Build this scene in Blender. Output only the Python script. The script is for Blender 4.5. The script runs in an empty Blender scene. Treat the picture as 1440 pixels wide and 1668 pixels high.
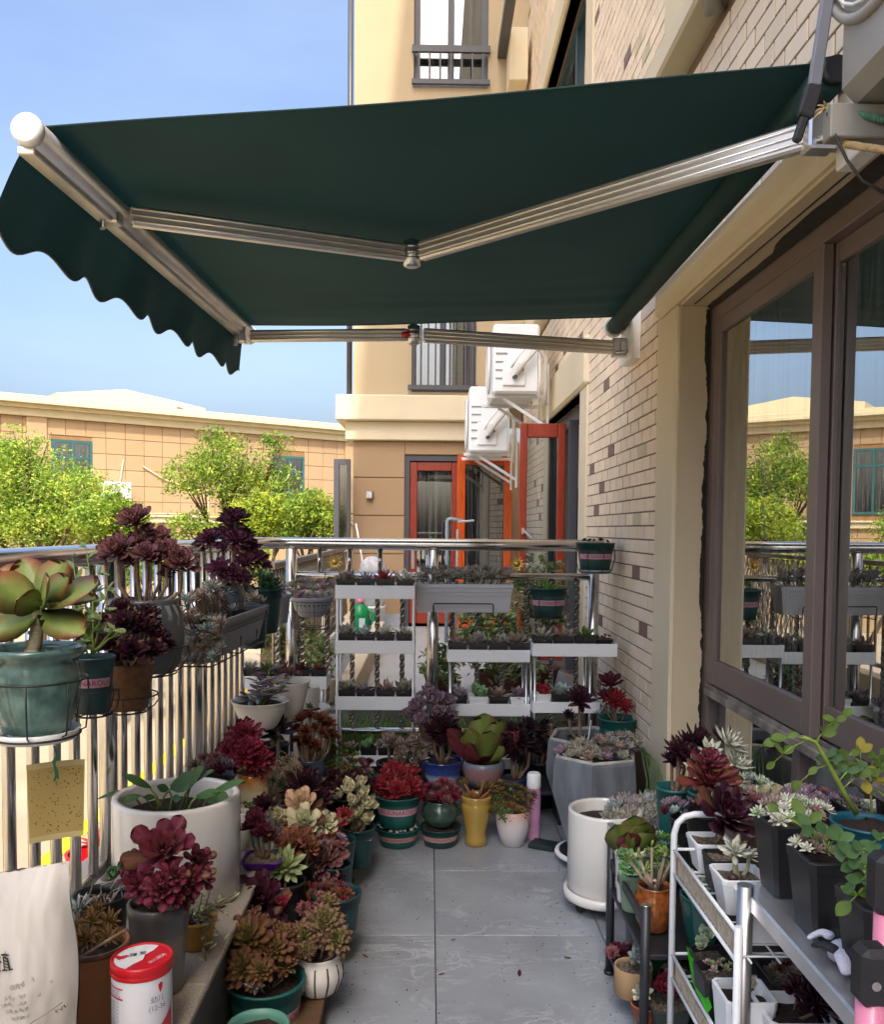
import bpy, bmesh, math, random
import numpy as np
from mathutils import Vector, Matrix
S = bpy.context.scene
COL = S.collection
R = math.radians

# ------------------------------------------------------------------ camera
FPX = 1442.0                      # focal length in photo pixels (photo 1440 x 1668)
CAM_H = 1.45
YAW, PITCH, ROLL = R(0.8), R(2.75), R(0.5)
PPX, PPY = 720.0, 931.0           # principal point in the photo
_f = Vector((math.sin(YAW) * math.cos(PITCH), math.cos(YAW) * math.cos(PITCH), -math.sin(PITCH)))
_r0 = Vector((math.cos(YAW), -math.sin(YAW), 0))
_u0 = _r0.cross(_f)
_r = _r0 * math.cos(ROLL) + _u0 * math.sin(ROLL)
_u = _u0 * math.cos(ROLL) - _r0 * math.sin(ROLL)
CAMP = Vector((0, 0, CAM_H))
cd = bpy.data.cameras.new('camera')
cam = bpy.data.objects.new('camera', cd)
COL.objects.link(cam)
cam.matrix_world = Matrix(((_r.x, _u.x, -_f.x, 0), (_r.y, _u.y, -_f.y, 0), (_r.z, _u.z, -_f.z, CAM_H), (0, 0, 0, 1)))
cd.sensor_fit = 'HORIZONTAL'
cd.sensor_width = 36
cd.lens = 36 * FPX / 1440
cd.shift_y = (PPY - 834) / 1440
cd.clip_start = 0.05
cd.clip_end = 600
S.camera = cam

# ------------------------------------------------------------------ light
SUN = Vector((0.087, -0.62, 0.78)).normalized()
w = bpy.data.worlds.new('World')
S.world = w
w.use_nodes = True
nt = w.node_tree
nt.nodes.clear()
sky = nt.nodes.new('ShaderNodeTexSky')
sky.sky_type = 'NISHITA'
sky.sun_disc = False
sky.sun_elevation = math.asin(SUN.z)
sky.sun_rotation = math.atan2(SUN.x, SUN.y)
sky.altitude = 0
sky.air_density = 0.9
sky.dust_density = 7.5
sky.ozone_density = 3.0
tc = nt.nodes.new('ShaderNodeTexCoord')
mp = nt.nodes.new('ShaderNodeMapping')
mp.inputs['Scale'].default_value = (1.0, 1.0, 3.6)
cn = nt.nodes.new('ShaderNodeTexNoise')
cn.inputs['Scale'].default_value = 1.7
cn.inputs['Detail'].default_value = 7
cn.inputs['Roughness'].default_value = 0.55
rmp = nt.nodes.new('ShaderNodeMapRange')
rmp.inputs['From Min'].default_value = 0.48
rmp.inputs['From Max'].default_value = 0.80
rmp.inputs['To Max'].default_value = 0.08
mx = nt.nodes.new('ShaderNodeMix')
mx.data_type = 'RGBA'
mx.inputs['B'].default_value = (5.0, 5.7, 6.6, 1)
bg = nt.nodes.new('ShaderNodeBackground')
bg.inputs['Strength'].default_value = 0.118
wo = nt.nodes.new('ShaderNodeOutputWorld')
L = nt.links.new
L(tc.outputs['Generated'], mp.inputs['Vector'])
L(mp.outputs['Vector'], cn.inputs['Vector'])
L(cn.outputs['Fac'], rmp.inputs['Value'])
L(rmp.outputs['Result'], mx.inputs['Factor'])
L(sky.outputs['Color'], mx.inputs['A'])
L(mx.outputs['Result'], bg.inputs['Color'])
L(bg.outputs['Background'], wo.inputs['Surface'])
sl = bpy.data.lights.new('sun', 'SUN')
sl.energy = 1.65
sl.angle = R(0.5)
sl.color = (1.0, 0.93, 0.82)
so = bpy.data.objects.new('sun', sl)
COL.objects.link(so)
so.rotation_euler = SUN.to_track_quat('Z', 'Y').to_euler()
S.view_settings.view_transform = 'Standard'
S.view_settings.look = 'None'
S.view_settings.exposure = 1.75
S.view_settings.gamma = 1
S.view_settings.use_curve_mapping = False
S.cycles.max_bounces = 8
S.cycles.diffuse_bounces = 6
S.cycles.glossy_bounces = 4
S.cycles.transparent_max_bounces = 8
S.cycles.use_denoising = True
S.cycles.caustics_reflective = False
S.cycles.caustics_refractive = False
S.cycles.sample_clamp_indirect = 6

# ------------------------------------------------------------------ helpers
rnd = random.Random(11)
nrg = np.random.default_rng(5)


def at(px, py, Y):
    """point in the place that the photo shows at pixel (px, py), Y metres in front of the photographer"""
    d = _f * FPX + _r * (px - PPX) - _u * (py - PPY)
    return CAMP + d * (Y / d.y)


def on_x(px, py, X):
    d = _f * FPX + _r * (px - PPX) - _u * (py - PPY)
    return CAMP + d * (X / d.x)


def proj(p):
    v = Vector(p) - CAMP
    z = v.dot(_f)
    if z < 0.05:
        return None
    return PPX + FPX * v.dot(_r) / z, PPY - FPX * v.dot(_u) / z, z


def mpp(Y):
    return Y / FPX


def c(h):
    h = h.lstrip('#')
    o = []
    for i in (0, 2, 4):
        v = int(h[i:i + 2], 16) / 255
        o.append(v / 12.92 if v <= 0.04045 else ((v + 0.055) / 1.055) ** 2.4)
    return tuple(o)


def mat(name, col, rough=0.6, metal=0.0, var=0.15, vscale=6.0, bump=0.0, bscale=60.0, spec=0.5, objvar=0.0, coat=0.0, col2=None, stretch=None, trans=0.0):
    m = bpy.data.materials.new(name)
    m.use_nodes = True
    n, l = m.node_tree.nodes, m.node_tree.links.new
    b = n['Principled BSDF']
    b.inputs['Roughness'].default_value = rough
    b.inputs['Metallic'].default_value = metal
    b.inputs['Specular IOR Level'].default_value = spec
    if coat:
        b.inputs['Coat Weight'].default_value = coat
        b.inputs['Coat Roughness'].default_value = 0.08
    t = n.new('ShaderNodeTexCoord')
    mpn = n.new('ShaderNodeMapping')
    if stretch:
        mpn.inputs['Scale'].default_value = stretch
    l(t.outputs['Object'], mpn.inputs['Vector'])
    no = n.new('ShaderNodeTexNoise')
    no.inputs['Scale'].default_value = vscale
    no.inputs['Detail'].default_value = 5
    l(mpn.outputs['Vector'], no.inputs['Vector'])
    r = n.new('ShaderNodeMapRange')
    r.inputs['From Min'].default_value = 0.3
    r.inputs['From Max'].default_value = 0.7
    l(no.outputs['Fac'], r.inputs['Value'])
    mix = n.new('ShaderNodeMix')
    mix.data_type = 'RGBA'
    a_ = tuple(max(0, x * (1 - var)) for x in col)
    b_ = tuple(min(1, x * (1 + var)) for x in col) if col2 is None else col2
    mix.inputs['A'].default_value = (*a_, 1)
    mix.inputs['B'].default_value = (*b_, 1)
    l(r.outputs['Result'], mix.inputs['Factor'])
    out = mix.outputs['Result']
    if objvar:
        oi = n.new('ShaderNodeObjectInfo')
        mr = n.new('ShaderNodeMapRange')
        mr.inputs['To Min'].default_value = 1 - objvar
        mr.inputs['To Max'].default_value = 1 + objvar
        l(oi.outputs['Random'], mr.inputs['Value'])
        mu = n.new('ShaderNodeVectorMath')
        mu.operation = 'SCALE'
        l(out, mu.inputs[0])
        l(mr.outputs['Result'], mu.inputs['Scale'])
        out = mu.outputs['Vector']
    l(out, b.inputs['Base Color'])
    if bump:
        bn = n.new('ShaderNodeTexNoise')
        bn.inputs['Scale'].default_value = bscale
        bn.inputs['Detail'].default_value = 6
        l(mpn.outputs['Vector'], bn.inputs['Vector'])
        bu = n.new('ShaderNodeBump')
        bu.inputs['Strength'].default_value = bump
        bu.inputs['Distance'].default_value = 0.004
        l(bn.outputs['Fac'], bu.inputs['Height'])
        l(bu.outputs['Normal'], b.inputs['Normal'])
    if trans:
        tr = n.new('ShaderNodeBsdfTranslucent')
        l(out, tr.inputs['Color'])
        ms = n.new('ShaderNodeMixShader')
        ms.inputs['Fac'].default_value = trans
        l(b.outputs['BSDF'], ms.inputs[1])
        l(tr.outputs['BSDF'], ms.inputs[2])
        l(ms.outputs['Shader'], n['Material Output'].inputs['Surface'])
    return m


def leafmat(name, rough=0.42, spec=0.45, trans=0.0, objvar=0.16, bump=0.15):
    """colour comes with the leaf (heart, blade, tip), varied a little from plant to plant"""
    m = bpy.data.materials.new(name)
    m.use_nodes = True
    n, l = m.node_tree.nodes, m.node_tree.links.new
    b = n['Principled BSDF']
    b.inputs['Roughness'].default_value = rough
    b.inputs['Specular IOR Level'].default_value = spec
    at_ = n.new('ShaderNodeAttribute')
    at_.attribute_name = 'Col'
    oi = n.new('ShaderNodeObjectInfo')
    mr = n.new('ShaderNodeMapRange')
    mr.inputs['To Min'].default_value = 1 - objvar
    mr.inputs['To Max'].default_value = 1 + objvar
    l(oi.outputs['Random'], mr.inputs['Value'])
    t = n.new('ShaderNodeTexCoord')
    no = n.new('ShaderNodeTexNoise')
    no.inputs['Scale'].default_value = 70
    no.inputs['Detail'].default_value = 4
    l(t.outputs['Object'], no.inputs['Vector'])
    m2 = n.new('ShaderNodeMapRange')
    m2.inputs['From Min'].default_value = 0.3
    m2.inputs['From Max'].default_value = 0.7
    m2.inputs['To Min'].default_value = 0.78
    m2.inputs['To Max'].default_value = 1.2
    l(no.outputs['Fac'], m2.inputs['Value'])
    mm = n.new('ShaderNodeMath')
    mm.operation = 'MULTIPLY'
    l(mr.outputs['Result'], mm.inputs[0])
    l(m2.outputs['Result'], mm.inputs[1])
    mu = n.new('ShaderNodeVectorMath')
    mu.operation = 'SCALE'
    l(at_.outputs['Color'], mu.inputs[0])
    l(mm.outputs['Value'], mu.inputs['Scale'])
    l(mu.outputs['Vector'], b.inputs['Base Color'])
    bu = n.new('ShaderNodeBump')
    bu.inputs['Strength'].default_value = bump
    bu.inputs['Distance'].default_value = 0.003
    l(no.outputs['Fac'], bu.inputs['Height'])
    l(bu.outputs['Normal'], b.inputs['Normal'])
    if trans:
        tr = n.new('ShaderNodeBsdfTranslucent')
        l(mu.outputs['Vector'], tr.inputs['Color'])
        ms = n.new('ShaderNodeMixShader')
        ms.inputs['Fac'].default_value = trans
        l(b.outputs['BSDF'], ms.inputs[1])
        l(tr.outputs['BSDF'], ms.inputs[2])
        l(ms.outputs['Shader'], n['Material Output'].inputs['Surface'])
    return m


class MB:
    def __init__(s):
        s.v, s.f, s.sm = [], [], []

    def add(s, vs, fs, smooth=False):
        k = len(s.v)
        s.v += [tuple(p) for p in vs]
        s.f += [tuple(i + k for i in q) for q in fs]
        s.sm += [smooth] * len(fs)
        return s

    def box(s, x0, x1, y0, y1, z0, z1, bev=0.0, M=None):
        if x0 > x1: x0, x1 = x1, x0
        if y0 > y1: y0, y1 = y1, y0
        if z0 > z1: z0, z1 = z1, z0
        if bev <= 0:
            vs = [(x, y, z) for x in (x0, x1) for y in (y0, y1) for z in (z0, z1)]
            fs = [(0, 1, 3, 2), (4, 6, 7, 5), (0, 4, 5, 1), (2, 3, 7, 6), (0, 2, 6, 4), (1, 5, 7, 3)]
        else:
            b = min(bev, (x1 - x0) * .45, (y1 - y0) * .45, (z1 - z0) * .45)
            vs, idx = [], {}
            X, Y, Z = (x0, x1), (y0, y1), (z0, z1)
            for i in (0, 1):
                for j in (0, 1):
                    for k in (0, 1):
                        sx, sy, sz = (b if i == 0 else -b), (b if j == 0 else -b), (b if k == 0 else -b)
                        idx[i, j, k, 0] = len(vs); vs.append((X[i], Y[j] + sy, Z[k] + sz))
                        idx[i, j, k, 1] = len(vs); vs.append((X[i] + sx, Y[j], Z[k] + sz))
                        idx[i, j, k, 2] = len(vs); vs.append((X[i] + sx, Y[j] + sy, Z[k]))
            fs = []
            for i in (0, 1):
                fs.append((idx[i, 0, 0, 0], idx[i, 0, 1, 0], idx[i, 1, 1, 0], idx[i, 1, 0, 0]))
                fs.append((idx[0, i, 0, 1], idx[1, i, 0, 1], idx[1, i, 1, 1], idx[0, i, 1, 1]))
                fs.append((idx[0, 0, i, 2], idx[0, 1, i, 2], idx[1, 1, i, 2], idx[1, 0, i, 2]))
                for j in (0, 1):
                    fs.append((idx[i, j, 0, 0], idx[i, j, 1, 0], idx[i, j, 1, 1], idx[i, j, 0, 1]))
                    fs.append((idx[i, 0, j, 0], idx[i, 1, j, 0], idx[i, 1, j, 2], idx[i, 0, j, 2]))
                    fs.append((idx[0, i, j, 1], idx[1, i, j, 1], idx[1, i, j, 2], idx[0, i, j, 2]))
                    for k in (0, 1):
                        fs.append((idx[i, j, k, 0], idx[i, j, k, 1], idx[i, j, k, 2]))
        if M is not None:
            vs = [M @ Vector(p) for p in vs]
        return s.add(vs, fs)

    def bar(s, a, b, w, h, up=(0, 0, 1), bev=0.0):
        """rectangular bar from a to b, w wide, h high"""
        a, b = Vector(a), Vector(b)
        d = b - a
        ln = d.length
        d.normalize()
        upv = Vector(up)
        sx = d.cross(upv)
        if sx.length < 1e-4:
            sx = d.cross(Vector((0, 1, 0)))
        sx.normalize()
        uz = sx.cross(d)
        M = Matrix(((d.x, sx.x, uz.x, a.x), (d.y, sx.y, uz.y, a.y), (d.z, sx.z, uz.z, a.z), (0, 0, 0, 1)))
        return s.box(0, ln, -w / 2, w / 2, -h / 2, h / 2, bev, M)

    def tube(s, pts, r, n=8, cap=True, closed=False):
        pts = [Vector(p) for p in pts]
        rs = list(r) if hasattr(r, '__len__') else [r] * len(pts)
        m = len(pts)
        vs, ref = [], None
        for i in range(m):
            if closed:
                t = pts[(i + 1) % m] - pts[i - 1]
            else:
                t = pts[min(i + 1, m - 1)] - pts[max(i - 1, 0)]
            if t.length < 1e-9:
                t = Vector((0, 0, 1))
            t.normalize()
            if ref is None:
                ref = Vector((0, 0, 1)) if abs(t.z) < .9 else Vector((1, 0, 0))
            a = (ref - t * ref.dot(t))
            a.normalize()
            ref = a
            b = t.cross(a)
            for k in range(n):
                q = 2 * math.pi * k / n
                vs.append(pts[i] + (a * math.cos(q) + b * math.sin(q)) * rs[i])
        fs = []
        for i in range(m if closed else m - 1):
            j = (i + 1) % m
            for k in range(n):
                fs.append((i * n + k, i * n + (k + 1) % n, j * n + (k + 1) % n, j * n + k))
        s.add(vs, fs, True)
        if cap and not closed:
            k0 = len(s.v) - len(vs)
            s.f.append(tuple(k0 + k for k in range(n))[::-1]); s.sm.append(False)
            s.f.append(tuple(k0 + (m - 1) * n + k for k in range(n))); s.sm.append(False)
        return s

    def lathe(s, prof, n=28, x=0, y=0, z=0, cap0=True, cap1=False, flute=None):
        vs = []
        m = len(prof)
        for r, h in prof:
            for k in range(n):
                q = 2 * math.pi * k / n
                rr = r * (1 + flute(q, h)) if flute else r
                vs.append((x + rr * math.cos(q), y + rr * math.sin(q), z + h))
        fs = []
        for i in range(m - 1):
            for k in range(n):
                fs.append((i * n + k, i * n + (k + 1) % n, (i + 1) * n + (k + 1) % n, (i + 1) * n + k))
        s.add(vs, fs, True)
        k0 = len(s.v) - len(vs)
        if cap0:
            s.f.append(tuple(k0 + k for k in range(n))[::-1]); s.sm.append(False)
        if cap1:
            s.f.append(tuple(k0 + (m - 1) * n + k for k in range(n))); s.sm.append(False)
        return s

    def mesh(s, name):
        me = bpy.data.meshes.new(name)
        me.from_pydata(s.v, [], s.f)
        me.polygons.foreach_set('use_smooth', s.sm)
        me.update()
        return me


def link(name, me, m=None, parent=None, loc=None):
    o = bpy.data.objects.new(name, me)
    COL.objects.link(o)
    if m is not None and me is not None and not len(me.materials):
        me.materials.append(m)
    if parent is not None:
        o.parent = parent
    if loc is not None:
        o.location = loc
    return o


def obj(name, mb, m, parent=None, loc=None):
    return link(name, mb.mesh(name) if isinstance(mb, MB) else mb, m, parent, loc)


def tag(o, label, cat, group=None):
    o['label'] = label
    o['category'] = cat
    if group:
        o['group'] = group
    return o


def thing(name, label, cat, loc=(0, 0, 0), group=None):
    o = link(name, None, None, None, loc)
    o.empty_display_size = 0.05
    return tag(o, label, cat, group)


def struct(name, mb, m):
    o = obj(name, mb, m)
    o['kind'] = 'structure'
    return o


def quadmesh(name, V, F, C=None, smooth=True):
    me = bpy.data.meshes.new(name)
    nv, nf = len(V), len(F)
    me.vertices.add(nv)
    me.vertices.foreach_set('co', np.asarray(V, dtype=np.float32).ravel())
    me.loops.add(nf * 4)
    me.loops.foreach_set('vertex_index', np.asarray(F, dtype=np.int32).ravel())
    me.polygons.add(nf)
    me.polygons.foreach_set('loop_start', np.arange(0, nf * 4, 4, dtype=np.int32))
    me.polygons.foreach_set('use_smooth', np.full(nf, smooth))
    me.update(calc_edges=True)
    if C is not None:
        a = me.color_attributes.new('Col', 'FLOAT_COLOR', 'POINT')
        C4 = np.ones((nv, 4), dtype=np.float32)
        C4[:, :3] = C
        a.data.foreach_set('color', C4.ravel())
    return me


_txt = {}


def text_data(s, size=1.0):
    """filled letters as flat mesh data, centred, cap height about 0.72 x size"""
    if s not in _txt:
        cu = bpy.data.curves.new('lettering', 'FONT')
        cu.body = s
        cu.resolution_u = 2
        cu.align_x = 'CENTER'
        cu.align_y = 'CENTER'
        o = bpy.data.objects.new('lettering', cu)
        COL.objects.link(o)
        bpy.context.view_layer.update()
        me = bpy.data.meshes.new_from_object(o.evaluated_get(bpy.context.evaluated_depsgraph_get()))
        V = [v.co.copy() for v in me.vertices]
        F = [tuple(p.vertices) for p in me.polygons]
        bpy.data.objects.remove(o)
        bpy.data.curves.remove(cu)
        bpy.data.meshes.remove(me)
        _txt[s] = (V, F)
    V, F = _txt[s]
    return [(v.x * size, v.y * size) for v in V], F


def text_flat(s, size, M, m, parent, name='lettering'):
    V, F = text_data(s, size)
    mb = MB().add([M @ Vector((x, y, 0)) for x, y in V], F)
    return obj(name, mb, m, parent)


def text_round(s, size, rfun, z, ang0, m, parent, name='lettering', sx=1.0):
    """letters wrapped round a pot of radius rfun(z); ang0 is the angle of the text's middle"""
    V, F = text_data(s, size)
    vs = []
    for x, y in V:
        r = rfun(z + y)
        a = ang0 + x * sx / r
        vs.append((r * math.cos(a), r * math.sin(a), z + y))
    return obj(name, MB().add(vs, F), m, parent)


# ------------------------------------------------------------------ materials
M_cream = mat('cream_render', c('#cdbd9e'), 0.85, var=0.07, vscale=1.3, bump=0.35, bscale=90)
M_wing = mat('wing_render', c('#b5a384'), 0.85, var=0.06, vscale=1.1, bump=0.3, bscale=90)
M_cream2 = mat('cream_trim', c('#d9ccae'), 0.85, var=0.06, vscale=1.6, bump=0.35, bscale=120)
M_tan = mat('tan_render', c('#a68a6a'), 0.85, var=0.05, vscale=1.2, bump=0.25, bscale=110)
M_mortar = mat('mortar', c('#7d695c'), 0.95, var=0.1)
M_brick = mat('face_brick', c('#f0dcc0'), 0.6, var=0.05, vscale=3, bump=0.2, bscale=150, objvar=0.075)
M_brickd = mat('face_brick_brown', c('#85695f'), 0.6, var=0.08, vscale=9, bump=0.2, bscale=150, objvar=0.12)
M_brickg = mat('face_brick_grey', c('#cbbf9f'), 0.6, var=0.06, vscale=9, bump=0.2, bscale=150, objvar=0.08)
M_steel = mat('stainless_steel', (0.66, 0.64, 0.61), 0.2, 1.0, var=0.06, vscale=20, stretch=(1, 1, 1))
M_alu = mat('aluminium', (0.78, 0.75, 0.70), 0.42, 1.0, var=0.06, vscale=15)
M_alus = mat('brushed_aluminium', (0.6, 0.6, 0.6), 0.3, 1.0, var=0.1, vscale=12)
M_white = mat('white_plastic', c('#eceeef'), 0.4, var=0.03, vscale=9)
M_whitep = mat('white_painted_metal', c('#d9dcdd'), 0.35, var=0.04)
M_black = mat('black_plastic', (0.012, 0.012, 0.014), 0.42, var=0.2)
M_blackm = mat('black_metal', (0.022, 0.024, 0.028), 0.4, var=0.2, vscale=12)
M_wire = mat('black_wire', (0.012, 0.012, 0.012), 0.45)
M_brown = mat('brown_window_frame', c('#6e615d'), 0.42, 0.0, var=0.06, vscale=5)
M_dgrey = mat('dark_grey_frame', c('#4b4b50'), 0.45, var=0.06)
M_green = mat('green_plastic', c('#1d5a55'), 0.42, var=0.08, vscale=12)
M_greend = mat('dark_green_plastic', c('#173e3f'), 0.45, var=0.08, vscale=12)
M_pink = mat('pink_paper_label', c('#c995a4'), 0.7, var=0.05, vscale=30)
M_ink = mat('printed_ink', c('#5b3a48'), 0.7, var=0.05)
M_inkd = mat('dark_ink', c('#2c2824'), 0.7, var=0.05)
M_red = mat('red_plastic', c('#c01522'), 0.35, var=0.04)
M_soil = mat('potting_soil', c('#2b1d16'), 0.95, var=0.75, vscale=130, bump=1.0, bscale=120)
M_grit = mat('gritty_soil', c('#4a382c'), 0.95, var=0.95, vscale=150, bump=1.0, bscale=140, col2=c('#8a7a66'))
M_fabric = mat('awning_fabric', c('#1a3e3d'), 0.8, var=0.16, vscale=1.6, bump=0.1, bscale=300, trans=0.12)
M_terra = mat('terracotta', c('#a35a3d'), 0.8, var=0.12, bump=0.2)
M_wood = mat('old_timber', c('#5e452c'), 0.8, var=0.3, vscale=8, stretch=(1, 12, 12), bump=0.4, bscale=20)
M_leaf = leafmat('succulent_leaf', 0.56, 0.32, bump=0.25)
M_leafg = leafmat('glossy_leaf', 0.42, 0.42, objvar=0.18, bump=0.2)
M_thin = leafmat('thin_leaf', 0.55, 0.35, trans=0.35, objvar=0.12)
M_tree = leafmat('tree_leaf', 0.6, 0.3, trans=0.42, objvar=0.1, bump=0.0)
M_bark = mat('bark', c('#5a4a3c'), 0.9, var=0.3, vscale=30, bump=0.5)
M_stem = mat('succulent_stem', c('#7a6552'), 0.8, var=0.3, vscale=60, bump=0.4)
M_stemg = mat('green_stem', c('#7d9440'), 0.55, var=0.2, vscale=40)

# ================================================================== SETTING
XW = 1.04          # face of our building's wall
XL = -1.0          # left balcony railing
YF = 5.0           # far balcony railing


def glassmat(name, tint, base, refl_ior, rough=0.0, dirt=0.06):
    m = bpy.data.materials.new(name)
    m.use_nodes = True
    n, l = m.node_tree.nodes, m.node_tree.links.new
    n.remove(n['Principled BSDF'])
    tr = n.new('ShaderNodeBsdfTransparent')
    tr.inputs['Color'].default_value = (*tint, 1)
    gl = n.new('ShaderNodeBsdfGlossy')
    gl.inputs['Roughness'].default_value = rough
    gl.inputs['Color'].default_value = (0.95, 0.97, 0.96, 1)
    fr = n.new('ShaderNodeFresnel')
    fr.inputs['IOR'].default_value = refl_ior
    mr = n.new('ShaderNodeMapRange')
    mr.inputs['To Min'].default_value = base
    mr.inputs['To Max'].default_value = 1.0
    l(fr.outputs['Fac'], mr.inputs['Value'])
    ms = n.new('ShaderNodeMixShader')
    l(mr.outputs['Result'], ms.inputs['Fac'])
    l(tr.outputs['BSDF'], ms.inputs[1])
    l(gl.outputs['BSDF'], ms.inputs[2])
    df = n.new('ShaderNodeBsdfDiffuse')
    df.inputs['Color'].default_value = (0.5, 0.52, 0.5, 1)
    t = n.new('ShaderNodeTexCoord')
    mpn = n.new('ShaderNodeMapping')
    mpn.inputs['Scale'].default_value = (14, 14, 0.5)
    no = n.new('ShaderNodeTexNoise')
    no.inputs['Scale'].default_value = 2.0
    no.inputs['Detail'].default_value = 5
    l(t.outputs['Object'], mpn.inputs['Vector'])
    l(mpn.outputs['Vector'], no.inputs['Vector'])
    m2 = n.new('ShaderNodeMapRange')
    m2.inputs['From Min'].default_value = 0.45
    m2.inputs['From Max'].default_value = 0.85
    m2.inputs['To Max'].default_value = dirt * 4
    l(no.outputs['Fac'], m2.inputs['Value'])
    m3 = n.new('ShaderNodeMixShader')
    l(m2.outputs['Result'], m3.inputs['Fac'])
    l(ms.outputs['Shader'], m3.inputs[1])
    l(df.outputs['BSDF'], m3.inputs[2])
    l(m3.outputs['Shader'], n['Material Output'].inputs['Surface'])
    return m


M_glass = glassmat('window_glass', (0.88, 0.93, 0.90), 0.44, 2.3)
M_glassr = glassmat('mirror_tint_glass', (0.5, 0.55, 0.55), 0.45, 2.0)
M_glassd = glassmat('door_glass', (0.42, 0.45, 0.47), 0.14, 1.7)

# ---- floor of the balcony: 0.6 m marbled tiles
M_tile = mat('marbled_grey_tile', c('#91979e'), 0.34, var=0.2, vscale=3.0, bump=0.05, bscale=40, objvar=0.05)
_n, _l = M_tile.node_tree.nodes, M_tile.node_tree.links.new
_b = _n['Principled BSDF']
_src = _b.inputs['Base Color'].links[0].from_socket
_t = _n.new('ShaderNodeTexCoord')
_oi = _n.new('ShaderNodeObjectInfo')
_ad = _n.new('ShaderNodeVectorMath')
_ad.operation = 'ADD'
_l(_t.outputs['Object'], _ad.inputs[0])
_sc = _n.new('ShaderNodeVectorMath'); _sc.operation = 'SCALE'; _sc.inputs[0].default_value = (37, 21, 13)
_l(_oi.outputs['Random'], _sc.inputs['Scale'])
_l(_sc.outputs['Vector'], _ad.inputs[1])
_mpp = _n.new('ShaderNodeMapping'); _mpp.inputs['Rotation'].default_value = (0, 0, 0.7); _mpp.inputs['Scale'].default_value = (1.0, 2.2, 1)
_l(_ad.outputs['Vector'], _mpp.inputs['Vector'])
_nz = _n.new('ShaderNodeTexNoise'); _nz.inputs['Scale'].default_value = 4.2; _nz.inputs['Detail'].default_value = 6; _nz.inputs['Distortion'].default_value = 1.6; _nz.inputs['Roughness'].default_value = 0.6
_l(_mpp.outputs['Vector'], _nz.inputs['Vector'])
_ab = _n.new('ShaderNodeMath'); _ab.operation = 'SUBTRACT'; _ab.inputs[1].default_value = 0.5
_l(_nz.outputs['Fac'], _ab.inputs[0])
_a2 = _n.new('ShaderNodeMath'); _a2.operation = 'ABSOLUTE'
_l(_ab.outputs['Value'], _a2.inputs[0])
_mr = _n.new('ShaderNodeMapRange'); _mr.inputs['From Min'].default_value = 0.0; _mr.inputs['From Max'].default_value = 0.04; _mr.inputs['To Min'].default_value = 0.42; _mr.inputs['To Max'].default_value = 0.0
_l(_a2.outputs['Value'], _mr.inputs['Value'])
_n2 = _n.new('ShaderNodeTexNoise'); _n2.inputs['Scale'].default_value = 5; _n2.inputs['Detail'].default_value = 3
_l(_ad.outputs['Vector'], _n2.inputs['Vector'])
_mr2 = _n.new('ShaderNodeMapRange'); _mr2.inputs['From Min'].default_value = 0.45; _mr2.inputs['From Max'].default_value = 0.65
_l(_n2.outputs['Fac'], _mr2.inputs['Value'])
_mu = _n.new('ShaderNodeMath'); _mu.operation = 'MULTIPLY'
_l(_mr.outputs['Result'], _mu.inputs[0]); _l(_mr2.outputs['Result'], _mu.inputs[1])
_mx = _n.new('ShaderNodeMix'); _mx.data_type = 'RGBA'; _mx.inputs['B'].default_value = (*c('#d6d8da'), 1)
_l(_mu.outputs['Value'], _mx.inputs['Factor']); _l(_src, _mx.inputs['A']); _l(_mx.outputs['Result'], _b.inputs['Base Color'])

floor = struct('balcony_floor', MB().box(-0.52, XW + 0.01, -3.5, 4.92, -0.2, -0.012), mat('floor_joint', c('#2b2b2c'), 0.95))
tile_me = MB().box(0.0015, 0.5985, 0.0015, 0.5985, -0.011, 0, 0.0012).mesh('tile')
tile_me.materials.append(M_tile)
edge_me = {}
for ix in (-1, 0, 1):
    for iy in range(-4, 8):
        x0, y0 = 0.03 + 0.6 * ix, 0.1 + 0.6 * iy
        x1, y1 = min(x0 + 0.6, XW), min(y0 + 0.6, 4.92)
        x0 = max(x0, -0.52)
        if (x1 - x0, y1 - y0) == (0.6, 0.6) or (abs(x1 - x0 - 0.6) < 1e-6 and abs(y1 - y0 - 0.6) < 1e-6):
            me = tile_me
        else:
            k = (round(x1 - x0, 3), round(y1 - y0, 3))
            if k not in edge_me:
                edge_me[k] = MB().box(0.0015, k[0] - 0.0015, 0.0015, k[1] - 0.0015, -0.011, 0, 0.0012).mesh('tile')
                edge_me[k].materials.append(M_tile)
            me = edge_me[k]
        o = link('tile', me, None, floor, (x0, y0, rnd.uniform(-0.0006, 0.0006)))

M_granite = mat('granite', c('#9b9184'), 0.55, var=0.35, vscale=220, bump=0.15, bscale=200)
LEDGE = 0.345
MB_ = MB().box(-1.12, -0.545, -3.5, 4.9, -1.3, LEDGE - 0.022)
struct('ledge_wall', MB_, mat('ledge_side', c('#56544f'), 0.7, var=0.2))
led = MB()
for k in range(-3, 5):
    led.box(-1.14, -0.53, k * 1.05 + 0.002, k * 1.05 + 1.048, LEDGE - 0.02, LEDGE, 0.004)
struct('granite_ledge', led, M_granite)
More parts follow.
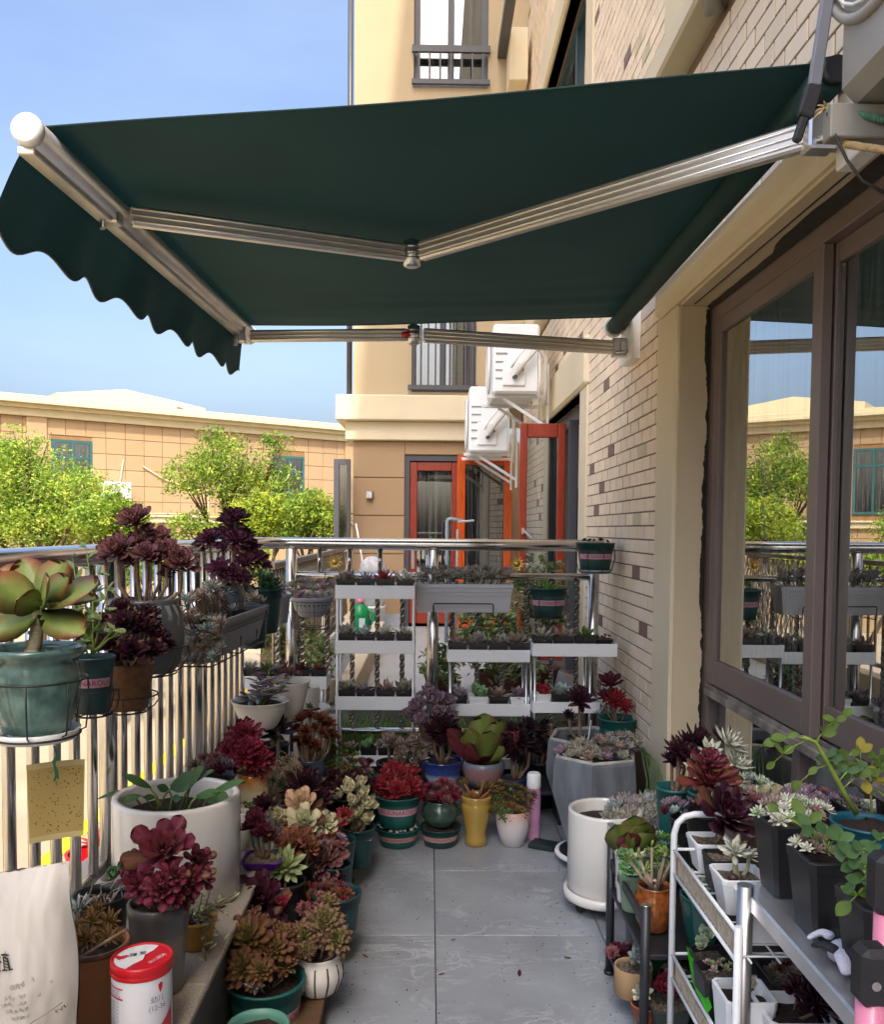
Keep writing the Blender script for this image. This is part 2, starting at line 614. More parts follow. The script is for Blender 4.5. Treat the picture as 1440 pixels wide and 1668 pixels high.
# terrace of the next flat, a step higher, and the planted strip in front of it
M_ttile = mat('terrace_tile', c('#a5a6a6'), 0.5, var=0.06, vscale=2.5)
ter = MB().box(-1.0, XW + 0.01, 5.42, 10.0, -1.3, LEDGE - 0.012)
ter = struct('terrace_floor', ter, mat('terrace_joint', c('#6f706f'), 0.9))
tt = MB().box(0.003, 0.597, 0.003, 0.597, -0.011, 0, 0.001).mesh('tile')
tt.materials.append(M_ttile)
for ix in range(-2, 2):
    for iy in range(8):
        if -1.0 <= 0.03 + 0.6 * ix - 0.0 and 0.03 + 0.6 * ix + 0.6 < 1.3:
            link('tile', tt, None, ter, (min(0.03 + 0.6 * ix, XW - 0.6) - 0.0 if ix < 1 else 0.44 + 0.0, 5.42 + 0.57 * iy, LEDGE)) if ix < 1 else None
struct('planting_bed', MB().box(-1.0, XW, 4.925, 5.418, -0.3, 0.10), M_soil)
struct('terrace_kerb', MB().box(-0.56, -0.45, 5.45, 8.9, LEDGE + 0.002, LEDGE + 0.17, 0.006), M_cream)

# street below
gm = mat('street_paving', c('#a3957d'), 0.85, var=0.13, vscale=0.9, bump=0.2, bscale=14)
struct('ground', MB().box(-250, 250, -120, 300, -1.5, -1.3), gm)
ylm = mat('yellow_road_paint', c('#e2c520'), 0.7, var=0.15, vscale=8)
struct('road_marking', MB().box(-3.2, -3.05, -10, 16, -1.3, -1.292), ylm)
struct('kerb', MB().box(-5.6, -5.42, -10, 17, -1.3, -1.17, 0.02), mat('kerb_stone', c('#a39a8a'), 0.85, var=0.15))

# ================================================================== OUR BUILDING
bld = thing('apartment_building', 'apartment building with cream face bricks and brown sliding window right of the balcony', 'building', (XW, 3, 0))
_b0 = Vector((XW, 3, 0))


def bpart(name, mb, m, parent=None):
    mb.v = [(x - XW, y - 3, z) for x, y, z in mb.v]
    return obj(name, mb, m, parent or bld)


YA, YB, YC, YD = 0.55, 3.745, 6.15, 8.35      # window openings along the wall
core = MB()
X0, X1 = XW + 0.0035, XW + 0.30
for (y0, y1, z0, z1) in ((-8, YA, -1.3, 7.9), (YB, YC, -1.3, 7.9), (YD, 10.3, -1.3, 7.9),
                         (YA, YB, -1.3, 0.33), (YA, YB, 2.40, 3.42), (YA, YB, 5.5, 7.9),
                         (YC, YD, -1.3, 0.33), (YC, YD, 2.41, 3.42), (YC, YD, 5.5, 7.9)):
    core.box(X0, X1, y0, y1, z0, z1)
bpart('wall', core, M_mortar)
bulk = MB().box(XW, 9, -25, 10.3, 7.905, 19.7).box(XW, 9, -25, -8.005, -1.3, 7.9)
bpart('upper_wall', bulk, M_cream)

# room behind the window: dark, with walls, a ceiling and curtains
room = MB()
room.box(4.6, 4.7, -2, 5.5, 0, 2.6).box(XW + 0.31, 4.6, -2.1, -2, 0, 2.6).box(XW + 0.31, 4.6, 5.5, 5.6, 0, 2.6)
room.box(XW + 0.31, 4.7, -2.1, 5.6, 2.6, 2.7).box(XW + 0.31, 4.7, -2.1, 5.6, -0.1, 0)
bpart('room', room, mat('room_wall', c('#a8ada6'), 0.9))
cur = MB()
M_curtain = mat('curtain_cloth', c('#e6e9e2'), 0.9, var=0.04, trans=0.2)
for (ya, yb) in ((3.22, 3.68), (2.12, 2.64), (1.2, 1.9)):
    vs, fs = [], []
    N = 28
    for i in range(N + 1):
        y = ya + (yb - ya) * i / N
        x = XW + 0.30 + 0.022 * math.sin(i * 1.35)
        vs += [(x, y, 0.4), (x + 0.004, y, 2.42)]
        if i:
            fs.append((2 * i - 2, 2 * i, 2 * i + 1, 2 * i - 1))
    cur.add(vs, fs, True)
bpart('curtain', cur, M_curtain)

# cream surrounds (a little proud of the bricks)
def surround(ya, yb, z0, z1, band, wl=0.30, wr=0.28, sill=False):
    s = MB()
    x0, x1 = XW - 0.014, XW + 0.003
    s.box(x0, X0 + 0.10, yb + 0.001, yb + wl, z0 - 0.1, z1 - 0.001, 0.008)
    s.box(x0, X0 + 0.10, ya - wr, ya - 0.001, z0 - 0.1, z1 - 0.001, 0.008)
    s.box(x0 - 0.02, X0 + 0.10, ya - wr, yb + wl, z1, z1 + band, 0.02)
    if sill:
        s.box(x0 - 0.10, X0 + 0.10, ya - wr - .02, yb + wl + .02, z0 - 0.22, z0 - 0.101, 0.012)
    return s


bpart('window_surround', surround(YA, YB, 0.33, 2.40, 0.135), M_cream2)
bpart('window_surround', surround(YC, YD, 0.33, 2.41, 0.33), M_cream2)
bpart('window_surround', surround(YA, YB, 3.55, 5.5, 0.3, sill=True), M_cream2)
bpart('window_surround', surround(YC, YD, 3.55, 5.5, 0.33, sill=True), M_cream2)
# reveal: side cheek and soffit with a cracked joint and a torn, blackened gap over the frame
rv = MB()
rv.box(XW + 0.0, XW + 0.125, YB - 0.012, YB + 0.0, 0.34, 2.388)
rv.box(XW + 0.0, XW + 0.125, YA, YB - 0.013, 2.389, 2.3995)
bpart('window_reveal', rv, M_cream)
bpart('joint_crack', MB().box(XW + 0.045, XW + 0.05, YA, YB - 0.05, 2.386, 2.3888), M_inkd)
gap_v, gap_f = [], []
for i in range(41):
    y = YA + (YB - 0.02 - YA) * i / 40
    wdt = 0.012 + rnd.uniform(0, 0.006) + (0.035 * max(0, min(1, (3.02 - y) / 0.12)))
    gap_v += [(XW + 0.121 - wdt, y, 2.3865), (XW + 0.124, y, 2.3865), (XW + 0.124, y, 2.372), (XW + 0.121 - wdt * .5, y, 2.380)]
    if i:
        a, b = 4 * (i - 1), 4 * i
        for k in range(4):
            gap_f.append((a + k, a + (k + 1) % 4, b + (k + 1) % 4, b + k))
M_gap = mat('blackened_gap', c('#28231e'), 0.95, var=0.4, vscale=30, bump=0.8)
bpart('torn_gap', MB().add(gap_v, gap_f), M_gap)
side_gap = MB()
_sv, _sf = [], []
_w = 0.010
for i in range(241):
    z = 0.36 + i * 0.0084
    _w = max(.003, min(.020, _w + rnd.uniform(-.0035, .0035)))
    _sv += [(XW + 0.124 - _w, YB - 0.0135, z), (XW + 0.126, YB - 0.0135, z)]
    if i:
        _sf.append((2 * i - 2, 2 * i - 1, 2 * i + 1, 2 * i))
side_gap.add(_sv, _sf)
bpart('torn_gap', side_gap, M_gap)

# face bricks
CH, BL = 0.067, 0.168
bricks = []
zones = ((YB + 0.302, YC - 0.282, 0.36, 7.85), (YA - 0.28, YB + 0.298, 2.54, 3.32), (YC - 0.278, YD + 0.29, 2.745, 3.32),
         (YD + 0.302, 9.98, 0.36, 7.85), (YC - 0.278, YD + 0.29, 5.84, 7.85), (YA - .28, YB + .298, 5.81, 7.85))
for (ya, yb, za, zb) in zones:
    k0 = int(math.ceil(za / CH))
    k = k0
    while (k + 1) * CH <= zb + 1e-6:
        y = math.floor(ya / BL) * BL - (BL / 2 if k % 2 else 0)
        while y < yb:
            a, b = max(y, ya), min(y + BL - 0.012, yb)
            if b - a > 0.02:
                bricks.append((a, b, k * CH + 0.0035, (k + 1) * CH - 0.0035, (k * 131 + int(round(y / BL * 2)) * 71)))
            y += BL
        k += 1


def _bsize(b):
    q = proj((XW, (b[0] + b[1]) / 2, (b[2] + b[3]) / 2))
    if q is None or not (-40 < q[0] < 1480 and -20 < q[1] < 1690):
        return 0
    inx = 0.35 if 2.5 < b[2] < 2.62 and b[0] > 2.3 else 1
    if 2.75 < b[2] < 3.05 and b[0] > 3.9:
        inx = 0.05
    return inx * (b[1] - b[0]) * (b[3] - b[2]) * (XW / b[0] ** 3 if b[0] > 0 else 1)


bricks.sort(key=_bsize, reverse=True)
_bm = {}
rest = [MB(), MB()]
for i, b in enumerate(bricks):
    hsh = random.Random(b[4] * 7919 + 3)
    u = hsh.random()
    m = M_brickd if u < 0.035 else (M_brickg if u < 0.11 else M_brick)
    pr = hsh.uniform(0, 0.0025)
    if i < 300:
        k = (round(b[1] - b[0], 3), m.name)
        if k not in _bm:
            _bm[k] = MB().box(0, 0.0135, 0, k[0], 0, CH - 0.007, 0.002).mesh('brick')
            _bm[k].materials.append(m)
        link('brick', _bm[k], None, bld, (-0.0 - pr, b[0] - 3, b[2]))
    elif _bsize(b) > 0 or b[0] > 2:
        rest[0 if m is not M_brickd else 1].box(XW - pr, XW + 0.0135, b[0], b[1], b[2], b[3])
M_brickr = M_brick.copy()
M_brickr.name = 'face_brick_field'
_nn = M_brickr.node_tree
for nd in _nn.nodes:
    if nd.type == 'OBJECT_INFO':
        ge = _nn.nodes.new('ShaderNodeNewGeometry')
        for lk in list(nd.outputs['Random'].links):
            _nn.links.new(ge.outputs['Random Per Island'], lk.to_socket)
o = bpart('brick_field', rest[0], M_brickr); o['kind'] = 'stuff'
o = bpart('brick_field', rest[1], M_brickd); o['kind'] = 'stuff'

# big sliding window: outer frame, two sashes, fixed lower lights, track
XF = XW + 0.13
win = link('sliding_window', None, None, bld, (0, 0, 0))
def wpart(name, mb, m):
    mb.v = [(x - XW, y - 3, z) for x, y, z in mb.v]
    return obj(name, mb, m, win)
SILL = 0.80
fr = MB()
fr.box(XF, XF + 0.09, YB - 0.075, YB - 0.014, 0.36, 2.385, 0.003)
fr.box(XF, XF + 0.09, YA + 0.01, YB - 0.076, 2.315, 2.385, 0.003)
fr.box(XF, XF + 0.09, YA + 0.01, YB - 0.076, 0.36, 0.41, 0.003)
for ym in (2.80, 1.62):
    fr.box(XF + 0.01, XF + 0.08, ym - 0.028, ym + 0.028, 0.411, SILL - 0.031, 0.003)
wpart('frame', fr, M_brown)
trk = MB()
trk.box(XF - 0.018, XF + 0.10, YA + 0.01, YB - 0.077, SILL - 0.03, SILL, 0.002)
for dx in (-0.008, 0.028, 0.068):
    trk.box(XF + dx, XF + dx + 0.006, YA + 0.01, YB - 0.077, SILL + 0.0005, SILL + 0.016)
M_track = mat('weathered_track', c('#6e625e'), 0.5, 0.2, var=0.35, vscale=14, col2=c('#a39a90'))
wpart('track', trk, M_track)
lg = MB()
lg.box(XF + 0.04, XF + 0.046, 2.83, YB - 0.08, 0.412, SILL - 0.032)
lg.box(XF + 0.04, XF + 0.046, 1.65, 2.77, 0.412, SILL - 0.032)
lg.box(XF + 0.04, XF + 0.046, YA + 0.02, 1.59, 0.412, SILL - 0.032)
wpart('lower_pane', lg, M_glass)


def sash(ya, yb, x):
    s = MB()
    z0, z1 = SILL + 0.017, 2.314
    st = 0.066
    s.box(x, x + 0.034, ya, ya + st, z0, z1, 0.003).box(x, x + 0.034, yb - st, yb, z0, z1, 0.003)
    s.box(x + .001, x + 0.033, ya + st + 0.0005, yb - st - 0.0005, z0, z0 + 0.105, 0.003)
    s.box(x + .001, x + 0.033, ya + st + 0.0005, yb - st - 0.0005, z1 - 0.06, z1, 0.003)
    f = wpart('sash', s, M_brown)
    g = MB().box(x + 0.014, x + 0.020, ya + st + 0.001, yb - st - 0.001, z0 + 0.106, z1 - 0.061)
    g.v = [(a - XW, b - 3, z) for a, b, z in g.v]
    obj('pane', g, M_glass, win)


sash(2.675, YB - 0.078, XF + 0.0)
sash(1.36, 2.735, XF + 0.040)
sash(YA + 0.02, 1.42, XF + 0.0)

# the neighbour's opening further along: dark frame, dark glass, open timber casement
M_redwood = mat('red_varnished_timber', c('#8f3019'), 0.35, var=0.25, vscale=10, stretch=(8, 8, 1), coat=0.3)
M_orangewood = mat('orange_varnished_timber', c('#c2521c'), 0.32, var=0.22, vscale=10, stretch=(9, 9, 1), coat=0.4)
nw = MB()
nw.box(XW + 0.10, XW + 0.17, YC + 0.002, YC + 0.12, 0.36, 2.405).box(XW + 0.10, XW + 0.17, YC + 0.121, YD - 0.002, 2.30, 2.405)
nw.box(XW + 0.10, XW + 0.17, YD - 0.08, YD - 0.002, 0.36, 2.299).box(XW + 0.1, XW + 0.17, 7.22, 7.30, 0.36, 2.299)
bpart('window_frame', nw, M_dgrey)
bpart('window_pane', MB().box(XW + 0.13, XW + 0.136, YC + 0.122, YD - 0.082, 0.36, 2.298), M_glassd)
bpart('window_reveal', MB().box(XW + .0, XW + 0.099, YC - 0.0, YC + 0.001, 0.33, 2.40).box(XW + .18, XW + .3, YC, YD, .33, 2.41), M_dgrey)
lf = MB()
yl = 6.97
xa, xb = 0.70, 1.055
lf.box(xa, xa + 0.055, yl - .03, yl + .03, 0.42, 2.28, .006).box(xb - 0.06, xb, yl - .03, yl + .03, 0.42, 2.28, .006)
lf.box(xa + 0.056, xb - 0.061, yl - .028, yl + .028, 2.17, 2.279, .006).box(xa + 0.056, xb - 0.061, yl - .028, yl + .028, 0.42, 0.56, .006)
cas = bpart('casement_leaf', lf, M_redwood)
def cpart(name, mb, m):
    mb.v = [(x - XW, y - 3, z) for x, y, z in mb.v]
    return obj(name, mb, m, cas)
cpart('pane', MB().box(xa + 0.057, xb - 0.062, yl - .004, yl + .004, 0.561, 2.169), M_glassr)
cpart('handle', MB().bar((xa + .028, yl - .03, 1.44), (xa + .028, yl - .055, 1.44), .02, .05, bev=.003).bar((xa + .028, yl - .055, 1.45), (xa + .10, yl - .07, 1.38), .014, .018, bev=.004), M_alus)
bpart('casement_post', MB().box(XW + 0.03, XW + 0.10, 6.86, 6.92, 0.36, 2.30, .004), M_dgrey)
# upper windows
for (ya, yb, m) in ((YA, YB, M_brown), (YC, YD, mat('teal_window_frame', c('#2f4a50'), 0.45))):
    u = MB()
    u.box(XW + 0.1, XW + 0.16, yb - 0.08, yb - .002, 3.56, 5.49).box(XW + 0.1, XW + 0.16, ya + .002, ya + 0.09, 3.56, 5.49)
    u.box(XW + 0.1, XW + 0.16, ya + .091, yb - 0.081, 5.42, 5.49).box(XW + 0.1, XW + 0.16, ya + .091, yb - 0.081, 3.56, 3.64)
    u.box(XW + 0.1, XW + 0.16, (ya + yb) / 2 - .04, (ya + yb) / 2 + .04, 3.641, 5.419)
    f = bpart('window_frame', u, m)
    g = MB().box(XW + 0.13, XW + 0.136, ya + .092, yb - .082, 3.641, 5.419)
    bpart('window_pane', g, M_glass)
    bpart('room', MB().box(XW + .31, XW + .33, ya, yb, 3.4, 5.6), M_dgrey)

# ================================================================== WING AT THE END OF THE TERRACE
wing = thing('building_wing', 'tan rendered wing closing off the terrace, with cream cornice and timber doors', 'building', (-0.87, 10, LEDGE))
WX, WY = -0.87, 10.0


def gp(name, mb, m, parent=None):
    mb.v = [(x - WX, y - WY, z - LEDGE) for x, y, z in mb.v]
    return obj(name, mb, m, parent or wing)


gp('wall', MB().box(WX + .004, -0.29, WY + 0.012, WY + 3, -1.3, 2.43).box(-0.29, 0.92, WY + 0.3, WY + 3, -1.3, 2.43).box(0.92, XW + .3, WY + 0.0, WY + 3, -1.3, 2.43)
   .box(-0.29, 0.92, WY + 0.012, WY + .29, 2.28, 2.43).box(-0.29, 0.92, WY + .012, WY + .29, -1.3, LEDGE - .02), M_tan)
zz = [0.30, 0.74, 1.165, 1.595, 2.02, 2.43]
for a, b in zip(zz, zz[1:]):
    gp('render_panel', MB().box(WX, -0.292, WY - 0.004, WY + 0.0115, a + 0.006, b - 0.006, 0.003), M_tan)
    gp('render_panel', MB().box(WX - 0.0, WX + 0.003, WY + 0.012, WY + 3, a + 0.006, b - 0.006), M_tan)
gp('render_panel', MB().box(-0.288, 0.9, WY - 0.004, WY + 0.0115, 2.285, 2.43 - 0.006, 0.003), M_tan)
co = MB().box(-0.95, 0.52, WY - 0.08, WY + 3.05, 2.432, 2.64, 0.01).box(-1.05, 0.50, WY - 0.18, WY + 3.1, 2.642, 2.92, 0.012)
gp('cornice', co, M_cream2)
up = MB()
W1 = (-0.24, 0.50, 2.98, 4.62)
W2 = (-0.22, 0.60, 6.30, 7.88)
up.box(WX, W2[0], WY, WY + 3, 2.925, 7.9)
up.box(W2[0], W1[1], WY, WY + 0.3, W1[3], W2[2]).box(W1[1], W2[1], WY, WY + .3, 2.925, W2[2]).box(W2[0], W1[1], WY, WY + .3, 2.925, W1[2])
up.box(W2[1], XW + .3, WY, WY + 3, 2.925, 7.9).box(W2[0], W2[1], WY + .6, WY + 3, 2.925, 7.9)
gp('upper_wall', up, M_wing)
gp('top_wall', MB().box(WX, XW + 4, WY, WY + 6, 7.905, 20), M_wing)
for (a, b, z0, z1), bars in ((W1, 9), (W2, 7)):
    f = MB()
    yy = WY + 0.06
    f.box(a, a + .07, yy, yy + .08, z0, z1).box(b - .07, b, yy, yy + .08, z0, z1).box(a + .0701, b - .0701, yy, yy + .08, z0, z0 + .06).box(a + .0701, b - .0701, yy, yy + .08, z1 - .06, z1)
    f.box((a + b) / 2 - .035, (a + b) / 2 + .035, yy + .001, yy + .079, z0 + .061, z1 - .061)
    wf = gp('window', f, M_dgrey)
    mb = MB().box(a + .071, b - .071, yy + .04, yy + .046, z0 + .061, z1 - .061)
    mb.v = [(x - WX, y - WY, z - LEDGE) for x, y, z in mb.v]
    obj('pane', mb, M_glassd, wf)
    mb = MB()
    zt = z0 + (0.36 if bars == 7 else 1.2)
    mb.box(a - .02, b + .02, WY - .06, WY - .02, z0 + .02, z0 + .07).box(a - .02, b + .02, WY - .06, WY - .02, zt, zt + .07)
    for k in range(bars):
        x = a + (b - a) * (k + .5) / bars
        mb.box(x - .009, x + .009, WY - .05, WY - .03, z0 + .071, zt - .001)
    mb.v = [(x - WX, y - WY, z - LEDGE) for x, y, z in mb.v]
    obj('guard_rail', mb, M_dgrey, wf)
    mb = MB()
    for k in range(26 if bars == 9 else 0):
        mb.box(b - .34, b - .08, yy + .12, yy + .125, z0 + .08 + k * .055, z0 + .12 + k * .055)
    if mb.v:
        mb.v = [(x - WX, y - WY, z - LEDGE) for x, y, z in mb.v]
        obj('blind', mb, M_cream2, wf)
gp('drain_pipe', MB().tube([(WX - .05, WY + .05, 2.93), (WX - .05, WY + .05, 7.9)], .03), M_dgrey)
gp('soffit_beam', MB().box(0.70, 0.80, 8.2, 9.99, 6.62, 6.72), M_dgrey)
gp('vent_box', MB().box(0.80, 1.0, 9.6, 9.99, 6.2, 6.75, .01), M_cream2)
gp('wall_lamp', MB().box(-0.72, -0.64, WY - .07, WY - .005, 1.78, 1.87, .012), M_alus)
dr = MB()
dr.box(-0.29, -0.235, WY + .02, WY + .12, LEDGE, 2.275).box(.865, .918, WY + .02, WY + .12, LEDGE, 2.275).box(-.234, .864, WY + .02, WY + .12, 2.215, 2.275)
gp('door_frame', dr, M_dgrey)


def leaf_door(name, m, W, H, gm):
    d = MB()
    s = .085
    d.box(0, s, -.03, .03, 0, H, .006).box(W - s, W, -.03, .03, 0, H, .006).box(s + .0005, W - s - .0005, -.028, .028, H - .1, H, .006).box(s + .0005, W - s - .0005, -.028, .028, 0, .13, .006)
    o = obj(name, d, m, wing)
    obj('pane', MB().box(s + .001, W - s - .001, -.006, .006, .131, H - .101), gm, o)
    return o


d1 = leaf_door('door', M_redwood, .56, 1.83, M_glassd)
d1.location = (-.232 - WX, .07, .03)
obj('handle', MB().box(.02, .06, -.045, -.031, .62, .86, .003).bar((.04, -.06, .84), (.17, -.06, .84), .018, .018, bev=.004), M_alus, d1)
d2 = leaf_door('door', M_orangewood, .60, 1.87, M_glassd)
d2.location = (.29 - WX, -.42, .03)
d2.rotation_euler = (0, 0, R(9))
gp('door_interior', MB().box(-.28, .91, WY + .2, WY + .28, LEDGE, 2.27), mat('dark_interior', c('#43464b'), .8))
gp('plinth', MB().box(WX - .0, -0.3, WY - .02, WY - .005, LEDGE + .001, LEDGE + .14), M_tile)

# ================================================================== OPPOSITE BUILDING
U = Vector((0.79, 0.61, 0)).normalized()
NV = Vector((0.61, -0.79, 0)).normalized()
P0 = Vector((-7.2, 26, -1.3))
far = thing('commercial_building', 'long low tan panelled building with cream cornice across the street', 'building', P0)
far.rotation_euler = (0, 0, math.atan2(U.y, U.x))
# local: x along the facade, -y towards the viewer, z up from the street


def fp(name, mb, m, parent=None):
    return obj(name, mb, m, parent or far)


M_panel = mat('tan_stone_panel', c('#a58a68'), 0.7, var=0.07, vscale=1.5, objvar=0.05)
M_fcream = mat('cream_cornice', c('#c6ba98'), 0.8, var=0.05)
TOP = 6.12
SX0, SX1 = -34, 11
fp('wall', MB().box(SX0, SX1, 0.02, 9, 0, 5.6), mat('panel_joint', c('#8b6a45'), 0.9))
fp('cornice', MB().box(SX0, SX1 + .1, -0.12, 9, 5.60, 5.80, .01).box(SX0, SX1 + .2, -0.26, 9, 5.802, 5.90, .01).box(SX0, SX1 + .25, -0.40, 9, 5.902, 6.00, .01).box(SX0, SX1 + .2, -0.30, 9, 6.002, TOP, .01), M_fcream)
fp('ledge', MB().box(SX0, SX1, -0.10, 0.02, 2.86, 3.02, .01).box(SX0, SX1, -0.16, 0.02, 3.022, 3.08, .01), M_fcream)
FW = [(-3.62, -2.58, 3.25, 5.05), (2.9, 4.0, 3.25, 5.0), (-12.6, -11.5, 3.25, 5.05), (-19.6, -18.5, 3.25, 5.05), (-8.9, -8.0, 3.25, 5.05)]
PW, PH = 0.53, 0.43
pm, prest = {}, MB()
npan = 0
for iz in range(13):
    for ix in range(int((SX1 - SX0) / PW)):
        x0, z0 = SX0 + ix * PW, iz * PH + 0.01
        x1, z1 = x0 + PW - .014, min(z0 + PH - .014, 5.597)
        if z1 - z0 < .06:
            continue
        if any(x1 > a and x0 < b and z1 > lo and z0 < hi for a, b, lo, hi in FW) or (2.8 < z1 and z0 < 3.1):
            # trimmed beside an opening or the ledge
            for a, b, lo, hi in FW:
                if x1 > a and x0 < b and z1 > lo and z0 < hi:
                    if x0 < a: x1 = a - .01
                    elif x1 > b: x0 = b + .01
                    else: x1 = x0
            if 2.8 < z1 and z0 < 3.1:
                if z0 < 2.84: z1 = 2.85
                elif z1 > 3.12: z0 = 3.09
                else: x1 = x0
            if x1 - x0 < .08 or z1 - z0 < .05:
                continue
        vis = -6.5 < x0 < 6.5 and z0 > 2.0
        if vis and npan < 300:
            k = (round(x1 - x0, 3), round(z1 - z0, 3))
            if k not in pm:
                pm[k] = MB().box(0, k[0], 0, .024, 0, k[1], .004).mesh('cladding_panel')
                pm[k].materials.append(M_panel)
            link('cladding_panel', pm[k], None, far, (x0, rnd.uniform(-.004, 0), z0))
            npan += 1
        else:
            prest.box(x0, x1, 0, .024, z0, z1)
o = fp('panel_field', prest, M_panel)
o['kind'] = 'stuff'
for _x in (-4.25, 5.5, -14.2):
    fp('pilaster', MB().box(_x, _x + .5, -.07, .0, 3.082, 5.598, .01), M_panel)
M_fg = glassmat('shop_glass', (.3, .35, .36), .15, 1.8)
M_tealf = mat('teal_frame', c('#2c5a5c'), .5)
for (a, b, lo, hi) in FW:
    f = MB()
    f.box(a, a + .07, -.02, .06, lo, hi).box(b - .07, b, -.02, .06, lo, hi).box(a + .0701, b - .0701, -.02, .06, hi - .07, hi).box(a + .0701, b - .0701, -.02, .06, lo, lo + .07)
    f.box((a + b) / 2 - .03, (a + b) / 2 + .03, -.019, .059, lo + .071, hi - .071).box(a + .071, (a + b) / 2 - .031, -.018, .058, hi - .5, hi - .44).box((a + b) / 2 + .031, b - .071, -.018, .058, hi - .5, hi - .44)
    o = fp('window', f, M_tealf)
    obj('pane', MB().box(a + .07, b - .07, .0, .012, lo + .07, hi - .07), M_fg, o)
# little gabled roof light house behind the cornice
fp('roof_pavilion', MB().add([(-.6, 10.8, 5.5), (5.4, 10.8, 5.5), (5.4, 10.8, 7.75), (4.2, 10.8, 7.92), (2.0, 10.8, 8.2), (-.6, 10.8, 7.8),
                              (-.6, 17, 5.5), (5.4, 17, 5.5), (5.4, 17, 7.75), (4.2, 17, 7.92), (2.0, 17, 8.2), (-.6, 17, 7.8)],
                             [(0, 1, 2, 3, 4, 5), (11, 10, 9, 8, 7, 6), (0, 6, 7, 1), (1, 7, 8, 2), (2, 8, 9, 3), (3, 9, 10, 4), (4, 10, 11, 5), (5, 11, 6, 0)]), M_fcream)
aw = MB()
aw.lathe([(0.62, -.08), (0.80, -.08), (0.80, .08), (0.62, .08)], 24, cap0=False)
vs = [(4.2 + x * .6, 10.7 + z, 7.30 + y * .6) for x, y, z in aw.v]
aw.v = [p if p[2] > 7.0 else (p[0], p[1], 7.0) for p in vs]
fp('arch_trim', aw, M_fcream)
fp('arch_window', MB().add([(4.2 + .37 * math.cos(q), 10.76, 7.30 + .37 * math.sin(q)) for q in [k * math.pi / 12 for k in range(13)]], [tuple(range(13))]), M_tealf)
fp('facade_pipe', MB().tube([(-1.75, -.04, 4.6), (-1.9, -.04, 3.6), (-1.9, -.04, 3.5)], .018).tube([(-1.2, -.04, 4.45), (-.6, -.04, 4.1), (.55, -.04, 3.8), (.75, -.04, 3.85), (.75, -.04, 3.2), (.3, -.04, 3.12), (-1.0, -.04, 3.12)], .016), M_fcream)


def ac_unit(name, label, loc, rz, size, group, grille='front', bracket=True, parts=True, gcol=None):
    """box outdoor unit; local -y is the fan face"""
    W, D, H = size
    t = thing(name, label, 'air conditioner', loc, group)
    t.rotation_euler = (0, 0, rz)
    obj('casing', MB().box(-W / 2, W / 2, -D / 2, D / 2, 0, H, .018), gcol or M_white, t)
    g = MB()
    rr = H * .40
    for k in range(1, 7):
        r_ = rr * k / 6
        g.tube([(-W * .12 + r_ * math.cos(q), -D / 2 - .012, H * .5 + r_ * math.sin(q)) for q in [i * math.pi / 12 for i in range(24)]], .006, 5, closed=True)
    for k in range(8):
        q = k * math.pi / 4
        g.tube([(-W * .12, -D / 2 - .012, H * .5), (-W * .12 + rr * math.cos(q), -D / 2 - .012, H * .5 + rr * math.sin(q))], .004, 4)
    obj('fan_grille', g, M_white, t)
    fd = MB()
    fd.add([(-W * .12 + rr * .98 * math.cos(q), -D / 2 - .003, H * .5 + rr * .98 * math.sin(q)) for q in [i * math.pi / 12 for i in range(24)]], [tuple(range(24))])
    obj('fan_opening', fd, M_dgrey, t)
    # service valve cover on the side
    obj('valve_cover', MB().box(W / 2, W / 2 + .02, -D * .3, D * .2, H * .1, H * .45, .008), M_white, t)
    return t


a = ac_unit('air_conditioner', 'white outdoor unit fixed to the tan building beside the teal window', tuple(P0 + U * -2.05 + NV * .28 + Vector((0, 0, 3.42))), math.atan2(U.y, U.x), (.78, .28, .54), 'outdoor air conditioning units')

# ================================================================== TREES
def leafcloud(blobs, n, size, pal, seed, flat=0.35):
    """many leaf blades through the blobs' volumes, denser to the outside; pal: list of colours"""
    g = np.random.default_rng(seed)
    tot = sum(b[3] * b[4] * b[5] for b in blobs)
    Vs, Cs = [], []
    for (x, y, z, rx, ry, rz) in blobs:
        k = max(12, int(n * rx * ry * rz / tot))
        d = g.normal(size=(k, 3)); d /= np.linalg.norm(d, axis=1)[:, None]
        rad = g.random(k) ** 0.42
        # clumps: pull leaves towards a few twig centres
        tw = g.normal(size=(max(5, k // 45), 3)); tw /= np.linalg.norm(tw, axis=1)[:, None]
        tw *= (g.random(len(tw)) ** .4)[:, None]
        own = g.integers(0, len(tw), k)
        p = np.where((g.random(k) < .72)[:, None], tw[own] + g.normal(size=(k, 3)) * .16, d * rad[:, None])
        cen = np.array([x, y, z]) + p * np.array([rx, ry, rz])
        nrm = g.normal(size=(k, 3)); nrm[:, 2] = np.abs(nrm[:, 2]) + flat; nrm /= np.linalg.norm(nrm, axis=1)[:, None]
        t = g.normal(size=(k, 3)); t -= nrm * (t * nrm).sum(1)[:, None]; t /= np.linalg.norm(t, axis=1)[:, None]
        b = np.cross(nrm, t)
        s = size * g.uniform(.6, 1.35, k)
        v = np.stack([cen - t * s[:, None], cen - b * (s * .42)[:, None] + nrm * (s * .1)[:, None], cen + t * s[:, None], cen + b * (s * .42)[:, None] + nrm * (s * .1)[:, None]], 1)
        Vs.append(v.reshape(-1, 3))
        pc = np.array(pal)[g.integers(0, len(pal), len(tw))][own]
        col = pc * g.uniform(.75, 1.25, k)[:, None]
        Cs.append(np.repeat(col, 4, 0))
    V = np.concatenate(Vs)
    return V, np.arange(len(V)).reshape(-1, 4), np.concatenate(Cs)


